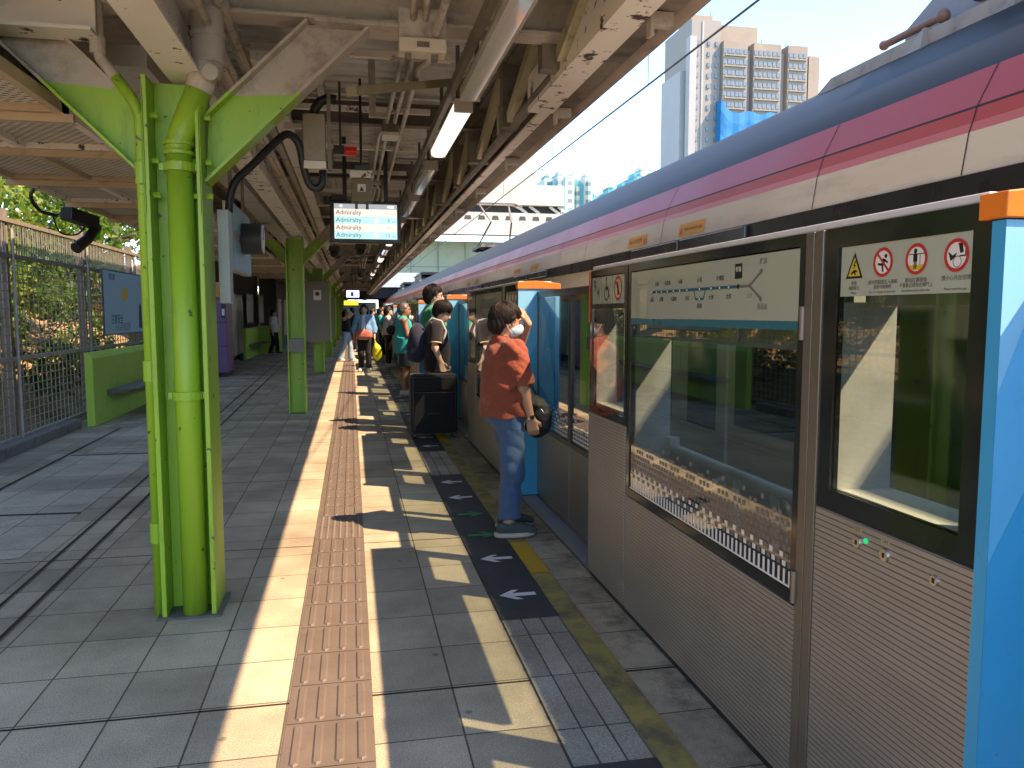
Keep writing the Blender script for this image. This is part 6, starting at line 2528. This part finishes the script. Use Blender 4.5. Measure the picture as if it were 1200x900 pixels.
S.build("bag_body", REDBAG, hb)
g = MB()
g.tube([V(.17, -.15, 1.0), V(.10, -.13, 1.2), V(.0, -.11, 1.41), V(-.1, -.1, 1.3)], .010, 6)
g.build("strap", BLKN, hb)
yb_ = person_root(0.31, 20.4, rad(-97), 1.035, "")
yb_.name = "plastic_bag"; yb_["label"] = "bright yellow plastic bag in the hand of the woman in the denim jacket"; yb_["category"] = "plastic bag"; WO[yb_.name] = V(0, 0, 0)
S = SDF((-.15, .05, .2), (.3, .55, .85), .013)
S.ell((.08, .315, .48), (.07, .115, .20), .03); S.cap((.08, .26, .76), (.08, .29, .6), .02, .07, .06); S.wrinkle(.008, (35,), 5)
S.build("bag_body", YELBAG, yb_)

# --- girl lifting her arms to her hair
J = base_pose()
J.update(shL=(-.01, .165, 1.36), elL=(.12, .28, 1.50), wrL=(.04, .16, 1.66), haL=(.0, .09, 1.62), shR=(-.01, -.165, 1.36), elR=(.16, -.22, 1.52), wrR=(.06, -.13, 1.63), haR=(.02, -.08, 1.60),
         knL=(.10, .10, .48), anL=(.12, .10, .08), toeL=(.27, .12, .03), knR=(-.06, -.09, .49), anR=(-.22, -.10, .10), toeR=(-.07, -.12, .03))
A = person_root(-0.17, 24.9, rad(-15), 0.97, "girl in black top and flared light jeans, arms raised to her hair")
S = body_sdf(J, .015, "f", .9, False, yaw=rad(-10)); S.build("body", SKIN2, A)
S = hair_short(J, .015, rad(-10), 0, vol=.012, fringe=.055, long=.08); S.build("hair", HAIRB, A)
S = shirt(J, .016, 0, .95, .014, .04, 0); S.build("top", BLK, A)
S = trousers(J, .016, .95, .012, .03, .04); S.build("jeans", LDENIM, A)
shoes(A, J, .014, SHOEW, SHOEW)

# --- woman with the white top at the gates
J = base_pose()
J.update(elR=(.10, -.21, 1.12), wrR=(.17, -.13, 1.33), haR=(.14, -.09, 1.40))
C_ = person_root(1.0, 22.3, rad(5), 1.01, "woman in white top and black trousers with a dark shoulder bag, by the far gates")
S = body_sdf(J, .015, "f", .95, False, yaw=0); S.build("body", SKIN2, C_)
S = hair_short(J, .015, 0, 0, vol=.012, fringe=.05, long=.04); S.build("hair", HAIR, C_)
S = shirt(J, .016, .8, 1.0, .022, -.02, .015); S.build("top", WHT, C_)
S = trousers(J, .016, .98, .016, .05); S.build("trousers", BLK, C_)
shoes(C_, J, .014, SHOEW, SHOEW)
b3 = person_root(1.0, 22.3, rad(5), 1.01, "")
b3.name = "shoulder_bag"; b3["label"] = "dark bag at the side of the woman in the white top"; b3["category"] = "bag"; WO[b3.name] = V(0, 0, 0)
S = SDF((-.2, -.45, .8), (.35, -.05, 1.25), .015)
S.ell((.06, -.25, 1.02), (.15, .06, .13), .02); S.build("bag_body", BLKN, b3)
g = MB(); g.tube([V(.0, -.24, 1.12), V(-.02, -.1, 1.42), V(-.06, .1, 1.3)], .01, 6); g.build("strap", BLKN, b3)

# --- far figures
FAR = [(0.02, 31.0, rad(90), 1.03, BLK, BLK, "person in black clothes standing far along the tactile strip"),
       (-2.8, 30.0, rad(-20), 0.98, WHT, BLK, "person in white shirt and dark trousers beside the far notice board"),
       (0.55, 33.0, rad(-70), 1.0, GREYC, NAVY, "person in grey top far along the platform, by the gates"),
       (1.0, 28.2, rad(0), 1.0, TEAL, BLK, "person in blue green top waiting at a far gate"),
       (-1.9, 40.0, rad(-90), 1.0, NAVY, BLK, "person in navy clothes farthest away on the left side"),
       (0.95, 37.5, rad(0), 1.0, WHT, GREYC, "person in white top waiting at the farthest gates")]
for i, (x, y, r_, s_, top, leg, lb) in enumerate(FAR):
    J = base_pose()
    if i % 2:
        J.update(knL=(.06, .1, .48), anL=(.08, .1, .08), toeL=(.22, .11, .03), anR=(-.12, -.1, .09), toeR=(.03, -.11, .03))
    R_ = person_root(x, y, r_, s_, lb)
    S = body_sdf(J, .018, "m", 1, False); S.build("body", SKIN2, R_)
    S = hair_short(J, .018, 0, 0, vol=.01, fringe=.05); S.build("hair", HAIR, R_)
    S = shirt(J, .019, .8, 1.0, .024, -.08, .01); S.build("shirt", top, R_)
    S = trousers(J, .019, 1, .02, .05); S.build("trousers", leg, R_)
    shoes(R_, J, .018, BLKN if i % 2 else SHOEW, SOLE)
# ------------------------------------------------------------------ things hung under the roof
TUBE_OFF = glass_mat("lamp acrylic cover", (0.75, 0.78, 0.78), 1.0, 0.06, rough=0.08, opaque=((0.66, 0.67, 0.66), 0.8))
TUBE_ON = emit_mat("lit lamp cover", (1.0, 0.84, 0.70), 0.22)
LTRAY = mat("lamp tray enamel", (0.42, 0.40, 0.36), 0.4, var=0.06)
LZ, LX = 2.75, 0.71
lights = []
for k, (ya, yb, on) in enumerate(((2.9, 4.72, 0), (5.02, 6.46, 1), (7.05, 8.5, 0), (9.0, 10.45, 0), (11.2, 12.65, 0), (13.6, 15.05, 1), (16.0, 17.45, 0), (18.4, 19.85, 1), (20.8, 22.25, 0), (23.2, 24.65, 0), (25.6, 27.0, 1), (28.4, 29.8, 0))):
    lab = ["long unlit strip lamp nearest the camera, sky mirrored in its cover", "glowing strip lamp, second in the row beside the roof lattice", "unlit bluish strip lamp just beyond the glowing one"][k] if k < 3 else "%s strip lamp in the row under the roof, counting from the camera" % ORD[k]
    t = thing("strip_lamp", (LX, ya, LZ), lab, "strip lamp", "strip lamps in a row under the roof")
    g = MB()
    g.box(LX - 0.055, LX + 0.055, ya, yb, LZ + 0.055, LZ + 0.085)
    g.box(LX - 0.06, LX + 0.06, ya - 0.02, ya - 0.002, LZ + 0.0, LZ + 0.085)
    g.box(LX - 0.06, LX + 0.06, yb + 0.002, yb + 0.02, LZ + 0.0, LZ + 0.085)
    g.build("lamp_tray", LTRAY, t, bevel=0.004)
    g = MB()
    pr = [(LX - 0.062, ya, LZ + 0.052), (LX - 0.058, ya, LZ + 0.018), (LX - 0.03, ya, LZ), (LX + 0.03, ya, LZ), (LX + 0.058, ya, LZ + 0.018), (LX + 0.062, ya, LZ + 0.052)]
    g.prism(pr, (0, yb - ya, 0))
    g.build("cover", TUBE_ON if on else TUBE_OFF, t)
    if not on:
        g = MB()
        g.tube([(LX, ya + 0.05, LZ + 0.035), (LX, yb - 0.05, LZ + 0.035)], 0.013, 8)
        g.build("lamp_tube", SIGNWHITE, t)
    for y in (ya + 0.25, yb - 0.25):
        g = MB()
        g.box(LX - 0.012, LX + 0.012, y - 0.012, y + 0.012, LZ + 0.086, 3.24)
        g.build("hanger_rod", STEEL_DARK, t)
g = MB()
g.box(LX - 0.10, LX - 0.065, -2, 40, LZ + 0.09, LZ + 0.15)
lr = g.build("lamp_rail", STEEL_DARK)
tag(lr, "dark steel rail carrying the row of strip lamps", "rail")

# cable trunking and conduits running along the roof
def run(name, label, cat, x, z, r, y0, y1, m, square=False, group=None, clips=True):
    g = MB()
    if square:
        g.box(x - r, x + r, y0, y1, z, z + r * 1.0)
        y = y0 + 1.2
        while y < y1 and y < 40:
            g.box(x - r - 0.002, x + r + 0.002, y, y + 0.012, z - 0.002, z + r + 0.002, 1)
            y += 2.0
    else:
        g.tube([(x, y0, z), (x, y1, z)], r, 8)
    o = g.build(name, [m, STEEL_DARK])
    return tag(o, label, cat, group)


run("cable_trunking", "pale square cable trunking running along the roof right of the column girder", "cable trunking", -0.46, 2.87, 0.055, 4.6, 70, TRAY, True)
run("cable_trunking", "wide pale cable trunking left of the column girder", "cable trunking", -1.15, 2.80, 0.11, 4.6, 70, TRAY, True)
run("conduit", "thick grey pipe running along the roof beside the pale trunking", "pipe", -0.58, 2.95, 0.04, -4, 60, GALV)
run("conduit", "thin pipe close to the column girder on its right side", "pipe", -0.63, 2.84, 0.022, -4, 60, GALV)
for i, (x, z, r) in enumerate(((0.30, 3.0, 0.016), (0.36, 3.0, 0.016), (0.43, 3.0, 0.019))):
    g = MB()
    if i < 2:
        g.tube([(x + 0.02, -2, 3.0), (x + 0.02, 3.9, 2.99), (x + 0.02, 4.02, 2.90)], r, 8)
        g.tube([(x + 0.02, 4.20, 2.90), (x + 0.02, 4.5, 2.99), (x, 6.3, z), (x, 6.5, z), (x - 0.05 + 0.0 * i, 6.75, 2.97), (x - 0.05, 9.4, 2.97), (x, 9.8, z), (x, 40, z)], r, 8)
    else:
        g.tube([(x, -2, 2.86), (x, 4.4, 2.86), (x, 5.0, z), (x, 40, z)], r, 8)
    o = g.build("conduit", GALV, smooth=True)
    tag(o, ["left one of the three thin pipes between the deck and the strip lamps", "middle one of the three thin pipes between the deck and the strip lamps", "right, mottled one of the three thin pipes beside the strip lamps"][i], "pipe", "thin pipes along the roof")
jb = thing("junction_box", (0.36, 4.1, 2.86), "pale switch box on the crossbeam with two pipes entering from above", "switch box")
g = MB(); g.box(0.25, 0.48, 3.98, 4.06, 2.84, 2.98); g.build("box", STEEL, jb, bevel=0.006)
g = MB(); g.box(0.25, 0.48, 3.96, 4.08, 2.77, 2.836); g.build("lid", CREAMPLATE, jb, bevel=0.006)
g = MB(); g.box(0.335, 0.395, 3.953, 3.959, 2.79, 2.815); g.build("latch", STEEL_DARK, jb)
for x in (0.28, 0.41):
    g = MB(); g.box(x, x + 0.03, 3.99, 4.03, 2.74, 2.769); g.build("cable_gland", STEEL_DARK, jb)
j2 = thing("junction_box", (0.31, 6.5, 2.95), "small brown box where the thin pipes bend", "switch box")
g = MB(); g.box(0.27, 0.39, 6.42, 6.62, 2.93, 3.06); g.build("box", STEEL_DARK, j2, bevel=0.004)
g = MB(); g.box(0.265, 0.395, 6.415, 6.625, 2.90, 2.927); g.build("lid", CREAMPLATE, j2)

# control box on the knee brace with its hoses
cb = thing("control_box", (-0.18, 4.62, 2.42), "tan metal box under the knee brace with black hoses at both ends", "control box")
CX, CY = -0.18, 4.62
g = MB(); g.box(CX - 0.065, CX + 0.055, CY - 0.04, CY + 0.09, 2.345, 2.60); g.build("box", BEIGEBOX, cb, bevel=0.005)
g = MB(); g.box(CX - 0.066, CX + 0.056, CY - 0.042, CY + 0.092, 2.30, 2.344); g.build("end_plate", CREAMPLATE, cb, bevel=0.003)
g = MB(); g.box(CX + 0.065, CX + 0.085, CY - 0.02, CY + 0.02, 2.30, 2.72); g.build("bracket", STEEL_DARK, cb)
g = MB()
g.tube([(CX - 0.005, CY + 0.02, 2.59), (CX + 0.0, CY + 0.02, 2.64), (CX + 0.03, CY + 0.02, 2.68), (CX + 0.075, CY + 0.02, 2.70), (CX + 0.11, CY + 0.03, 2.695)], 0.028, 12)
g.build("hose", BLACK, cb, smooth=True)
hz_ = MB()
hz_.tube(smooth_path([(-0.145, CY + 0.02, 2.31), (-0.145, CY + 0.0, 2.24), (-0.17, CY, 2.20), (-0.215, CY, 2.215), (-0.245, CY - .02, 2.30), (-0.27, CY - 0.03, 2.43), (-0.32, CY - .06, 2.475), (-0.38, CY - .1, 2.43),
         (-0.50, CY - 0.16, 2.29), (-0.58, CY - 0.2, 2.20), (-0.615, CY - 0.2, 2.12), (-0.625, CY - 0.2, 2.03)]), 0.021, 12)
o = hz_.build("flexible_hose", BLACK, smooth=True)
tag(o, "black flexible cable hose looping from the tan box along the green knee brace", "hose")
e2 = thing("equipment_box", (0.09, 6.1, 2.5), "small khaki box with a warning sticker hanging above the train screen", "equipment box")
ex, ey = 0.09, 6.1
g = MB(); g.box(ex - 0.075, ex + 0.075, ey - 0.05, ey + 0.06, 2.33, 2.50); g.build("box", KHAKIBOX, e2, bevel=0.004)
g = MB(); g.box(ex - 0.085, ex + 0.085, ey - 0.06, ey + 0.07, 2.502, 2.555); g.build("cap", STEEL_PALE, e2, bevel=0.004)
g = MB(); g.box(ex - 0.03, ex + 0.03, ey - 0.055, ey - 0.051, 2.40, 2.455); g.add([(ex - 0.018, ey - 0.057, 2.405), (ex + 0.018, ey - 0.057, 2.405), (ex, ey - 0.057, 2.44)], [(0, 1, 2)], 1); g.build("sticker", [SIGNWHITE, SIGNBLACK], e2)
g = MB(); g.box(ex - 0.05, ex + 0.05, ey - 0.03, ey + 0.04, 2.557, 2.60); g.cyl((ex, ey, 2.60), (ex, ey, 3.23), 0.010); g.box(ex - 0.05, ex - 0.03, ey - 0.02, ey + 0.02, 2.28, 2.329); g.box(ex + 0.03, ex + 0.05, ey - 0.02, ey + 0.02, 2.28, 2.329); g.build("mount", BLACKP, e2)
rb = thing("red_beacon", (0.0, 6.2, 2.72), "small red signal lamp under the roof", "signal lamp")
g = MB(); g.tube([(-0.03, 6.2, 2.72), (0.06, 6.2, 2.72)], [0.035, 0.035], 14); g.build("lens", emit_mat("red lens", (0.30, 0.006, 0.006), 0.06), rb, smooth="auto")
g = MB(); g.box(-0.11, -0.031, 6.16, 6.24, 2.69, 2.755); g.cyl((-0.06, 6.2, 2.756), (-0.06, 6.2, 3.23), 0.008); g.build("mount", DARKGREY, rb)

# train screen
SCX, SCY, SCZ = 0.155, 8.0, 2.395
sn = thing("train_screen", (SCX, SCY, SCZ), "hanging black screen listing four trains to Admiralty", "information screen")
tlt = lambda x: 0.0
g = MB(); g.box(SCX - 0.345, SCX + 0.345, SCY, SCY + 0.09, SCZ - 0.205, SCZ + 0.205); g.build("casing", BLACKP, sn, bevel=0.008)
g = MB()
for x in (-0.2, 0.2):
    g = MB()
    g.box(SCX + x - 0.02, SCX + x + 0.02, SCY + 0.03, SCY + 0.07, SCZ + 0.206, 3.22)
    g.build("hanger_post", BLACKP, sn)
g = MB()
g.box(SCX - 0.33, SCX - 0.22, SCY - 0.02, SCY + 0.07, SCZ + 0.207, SCZ + 0.26)
g.cyl((SCX - 0.36, SCY + 0.04, SCZ + 0.16), (SCX - 0.36, SCY + 0.04, SCZ + 0.24), 0.045)
g.build("mount", BLACKP, sn)
lit = [emit_mat("screen white row", (0.60, 0.56, 0.49), 0.25), emit_mat("screen aqua row", (0.36, 0.56, 0.56), 0.25), emit_mat("screen grey bar", (0.17, 0.18, 0.19), 0.4), emit_mat("screen brown text", (0.12, 0.05, 0.03), 0.3),
       emit_mat("screen teal text", (0.03, 0.13, 0.16), 0.3), emit_mat("screen lilac dot", (0.36, 0.40, 0.62), 0.7), emit_mat("screen pale text", (0.75, 0.75, 0.72), 0.8), emit_mat("screen orange text", (0.40, 0.18, 0.08), 0.5)]
g = MB()
yy = SCY - 0.002
sx0, sx1, sz0, sz1 = SCX - 0.305, SCX + 0.305, SCZ - 0.165, SCZ + 0.175
rows = [(sz1 - 0.048, sz1, 2)] + [(sz0 + (3 - i) * 0.073, sz0 + (4 - i) * 0.073, i % 2) for i in range(4)]
for a, b, mi in rows:
    g.poly([(sx0, yy, a), (sx1, yy, a), (sx1, yy, b), (sx0, yy, b)], mi)
XU = V(1, 0, 0)
for i in range(4):
    zc = sz0 + (3.5 - i) * 0.073
    g.text("Admiralty", V(sx0 + 0.015, yy - 0.001, zc), XU, VV, 0.062, "LEFT", 3 if i % 2 == 0 else 4, 0.006)
    disc_ = circle_pts(V(sx0 + 0.405, yy - 0.001, zc), XU, VV, 0.022, 18)
    g.poly(disc_, 5)
    g.text("1", V(sx0 + 0.405, yy - 0.002, zc), XU, VV, 0.03, mi=6)
    if i == 0:
        g.text("Arriving", V(sx1 - 0.012, yy - 0.001, zc - 0.005), XU, VV, 0.030, "RIGHT", 7)
    else:
        g.text(["", "5", "9", "13"][i], V(sx1 - 0.068, yy - 0.001, zc), XU, VV, 0.05, "RIGHT", 4 if i % 2 else 7)
        g.text("min", V(sx1 - 0.012, yy - 0.001, zc - 0.008), XU, VV, 0.026, "RIGHT", 4 if i % 2 else 7)
g.text("15:02", V(sx1 - 0.03, yy - 0.001, sz1 - 0.024), XU, VV, 0.03, "RIGHT", 6)
g.add([(sx0 + 0.05, yy - 0.001, sz1 - 0.02), (sx0 + 0.075, yy - 0.001, sz1 - 0.034), (sx0 + 0.075, yy - 0.001, sz1 - 0.012)], [(0, 1, 2)], 6)
g.build("display", lit, sn)

# sign plate and clock beyond the nearest column
sp_ = thing("hanging_sign", (-0.86, 6.3, 2.1), "pale blue station sign seen edge-on, hanging right of the nearest column", "sign")
g = MB(); g.box(-0.92, -0.86, 6.2, 7.3, 1.82, 2.33, 0); g.box(-0.8595, -0.857, 6.22, 7.28, 1.84, 2.05, 1); g.box(-0.8595, -0.857, 6.22, 7.28, 2.12, 2.31, 1)
g.build("plate", [mat("sign casing cream", (0.42, 0.40, 0.34), 0.4, metal=0.3), mat("sign pale blue", (0.25, 0.50, 0.58), 0.35)], sp_, bevel=0.004)
g = MB(); g.cyl((-0.89, 6.4, 2.33), (-0.89, 6.4, 3.2), 0.014); g.build("hanger_rod", STEEL_DARK, sp_); g = MB(); g.cyl((-0.89, 7.1, 2.33), (-0.89, 7.1, 3.2), 0.014); g.build("hanger_rod", STEEL_DARK, sp_)
ck = thing("platform_clock", (-0.7, 6.9, 2.1), "dark grey drum clock with a white face, sticking out beside the blue sign", "clock")
g = MB(); g.cyl((-0.85, 6.75, 2.10), (-0.70, 6.75, 2.10), 0.125, n=28); g.build("drum", DARKGREY, ck, smooth="auto")
g = MB(); g.cyl((-0.699, 6.75, 2.10), (-0.692, 6.75, 2.10), 0.112, n=28, mi=0); g.box(-0.691, -0.689, 6.745, 6.755, 2.10, 2.19, 1); g.box(-0.691, -0.689, 6.69, 6.75, 2.095, 2.105, 1); g.build("clock_face", [SIGNWHITE, SIGNBLACK], ck)
# grey box on the far side of the nearest column
o = MB().box(-0.655, -0.60, 4.22, 4.32, 1.55, 2.02).build("junction_box", mat("pale grey column box", (0.33, 0.36, 0.32), 0.5), bevel=0.004)
tag(o, "slim pale grey box on the right side of the nearest column", "box")

# perforated ceiling trays on the left
m, nt, N, L, P = nodes("perforated cream sheet")
t_ = N.new("ShaderNodeTexCoord")
br = N.new("ShaderNodeTexBrick"); br.offset = 0.5
br.inputs["Scale"].default_value = 1; br.inputs["Brick Width"].default_value = 0.052; br.inputs["Row Height"].default_value = 0.036; br.inputs["Mortar Size"].default_value = 0.0115; br.inputs["Mortar Smooth"].default_value = 0.0
br.inputs["Color1"].default_value = (0.035, 0.03, 0.025, 1); br.inputs["Color2"].default_value = (0.05, 0.043, 0.036, 1); br.inputs["Mortar"].default_value = (0.72, 0.67, 0.58, 1)
n_ = N.new("ShaderNodeTexNoise"); n_.inputs["Scale"].default_value = 3; n_.inputs["Detail"].default_value = 6
r_ = N.new("ShaderNodeMapRange"); r_.inputs["To Min"].default_value = 0.6; r_.inputs["To Max"].default_value = 1.25
mm = N.new("ShaderNodeMixRGB"); mm.blend_type = "MULTIPLY"; mm.inputs["Fac"].default_value = 1
L.new(t_.outputs["Object"], br.inputs["Vector"]); L.new(t_.outputs["Object"], n_.inputs["Vector"]); L.new(n_.outputs["Fac"], r_.inputs["Value"])
L.new(br.outputs["Color"], mm.inputs["Color1"]); L.new(r_.outputs["Result"], mm.inputs["Color2"]); L.new(mm.outputs["Color"], P.inputs["Base Color"])
P.inputs["Roughness"].default_value = 0.6
PERF = m
CEILRAIL = mat("tan ceiling rail", (0.55, 0.45, 0.32), 0.55, var=0.1, dirt=(0.3, 0.24, 0.17), dscale=5)
PXA, PXB = -2.50, -1.40
ycuts = [3.25, 4.45, 5.42, 6.64, 7.9, 9.15, 10.4, 11.65, 12.9, 14.15, 15.4, 16.65, 17.9, 19.15, 20.4, 21.65, 22.9]
for i in range(len(ycuts) - 1):
    a, b = ycuts[i] + 0.02, ycuts[i + 1] - 0.02
    t = thing("ceiling_tray", ((PXA + PXB) / 2, a, 2.5), "%s perforated cream ceiling tray left of the columns, counting from the camera" % (ORD + ["fifteenth", "sixteenth"])[i], "ceiling panel", "perforated ceiling trays")
    tz = 0.10
    for (xa, xb) in ((PXA + 0.05, -1.97), (-1.93, PXB - 0.05)):
        g = MB()
        g.box(xa, xb, a + 0.04, b - 0.04, 2.535, 2.545)
        g.build("perforated_sheet", PERF, t)
    g = MB()
    for x in (PXA, -1.97, PXB - 0.045):
        g.box(x, x + 0.045, a, b, 2.50, 2.56)
    g.box(PXA, PXB, a, a + 0.03, 2.502, 2.58)
    g.box(PXA, PXB, b - 0.03, b, 2.502, 2.58)
    g.build("tray_frame", STEEL_PALE if i % 2 else CEILRAIL, t)
    g = MB()
    g.box(PXA - 0.02, PXB + 0.04, b + 0.0, b + 0.035, 2.46, 2.50)
    g.build("cross_rail", CEILRAIL, t)
    for x in (PXB - 0.06, PXA + 0.1):
        g = MB()
        g.cyl((x, b - 0.05, 2.57), (x, b - 0.05, 3.25), 0.009, n=8)
        g.build("hanger_rod", BLACK, t)
# loudspeaker and camera under the left eave
cc = thing("cctv_camera", (-2.55, 8.4, 2.3), "black camera and cable loop hanging under the left eave", "camera")
g = MB(); g.beam((-2.62, 8.2, 2.44), (-2.48, 8.55, 2.39), 0.13, 0.12); g.build("camera_body", BLACKP, cc, bevel=0.01)
g = MB(); g.tube([(-2.47, 8.6, 2.36), (-2.52, 8.45, 2.22), (-2.58, 8.3, 2.12)], [0.045, 0.05, 0.055], 14); g.build("lens_hood", BLACKP, cc)
g = MB(); g.tube(smooth_path([(-2.64, 8.0, 2.74), (-2.80, 7.9, 2.58), (-2.78, 8.0, 2.44), (-2.66, 8.1, 2.40)]), 0.016, 8); g.tube(smooth_path([(-2.70, 8.1, 2.40), (-2.68, 8.2, 2.26), (-2.60, 8.4, 2.26), (-2.54, 8.5, 2.36)]), 0.008, 6); g.cyl((-2.6, 8.3, 2.38), (-2.6, 8.3, 2.76), 0.02); g.build("cable", BLACK, cc, smooth="auto")

# far hanging screens and yellow sign
for k, (x, y, z, lb) in enumerate(((0.05, 26.0, 2.12, "small far hanging screen with a blue picture, above a yellow sign"),)):
    t = thing("train_screen", (x, y, z), lb, "information screen", None)
    g = MB(); g.box(x - 0.22, x + 0.22, y, y + 0.08, z - 0.13, z + 0.13); g.build("casing", BLACKP, t)
    g = MB(); g.poly([(x - 0.2, y - 0.002, z - 0.11), (x + 0.2, y - 0.002, z - 0.11), (x + 0.2, y - 0.002, z + 0.11), (x - 0.2, y - 0.002, z + 0.11)], 0); g.poly([(x - 0.07, y - 0.004, z - 0.08), (x + 0.03, y - 0.004, z - 0.08), (x + 0.03, y - 0.004, z + 0.06), (x - 0.07, y - 0.004, z + 0.06)], 1)
    g.build("display", [emit_mat("far screen lilac", (0.35, 0.40, 0.75), 0.8), emit_mat("far screen navy", (0.02, 0.02, 0.06), 0.3)], t)
    g = MB(); g.cyl((x, y + 0.04, z + 0.13), (x, y + 0.04, 3.23), 0.02); g.build("mount", STEEL_DARK, t)
ys = thing("hanging_sign", (0.0, 26.5, 1.83), "small yellow sign hanging below the far screen", "sign")
g = MB(); g.box(-0.24, 0.22, 26.4, 26.46, 1.76, 1.91); g.build("plate", emit_mat("yellow sign face", (0.65, 0.50, 0.02), 0.35), ys)
g = MB(); g.cyl((-0.15, 26.43, 1.91), (-0.15, 26.43, 3.2), 0.01); g.build("hanger_rod", STEEL_DARK, ys); g = MB(); g.cyl((0.13, 26.43, 1.91), (0.13, 26.43, 3.2), 0.01); g.build("hanger_rod", STEEL_DARK, ys)
for k, (x, y, z) in enumerate(((0.25, 19.5, 2.42), (-0.3, 15.5, 2.62), (0.2, 15.9, 2.7))):
    t = thing("speaker_box", (x, y, z), ["round black camera dome hanging near the lamps, far along the roof", "dark box hanging left under the far roof", "dark box hanging right under the far roof"][k], "camera")
    g = MB(); g.box(x - 0.10, x + 0.10, y, y + 0.12, z + 0.05, z + 0.16); g.build("housing", DARKGREY, t, bevel=0.01)
    g = MB(); g.ball((x, y + 0.06, z + 0.02), 0.085); g.build("dome", BLACKP, t, smooth=True)
    g = MB(); g.cyl((x, y + 0.06, z + 0.16), (x, y + 0.06, 3.23), 0.012); g.tube([(x - 0.1, y, z + 0.1), (x - 0.2, y, z - 0.05), (x - 0.05, y, z - 0.12), (x + 0.1, y, z - 0.05)], 0.008, 6); g.build("mount", STEEL_DARK, t)
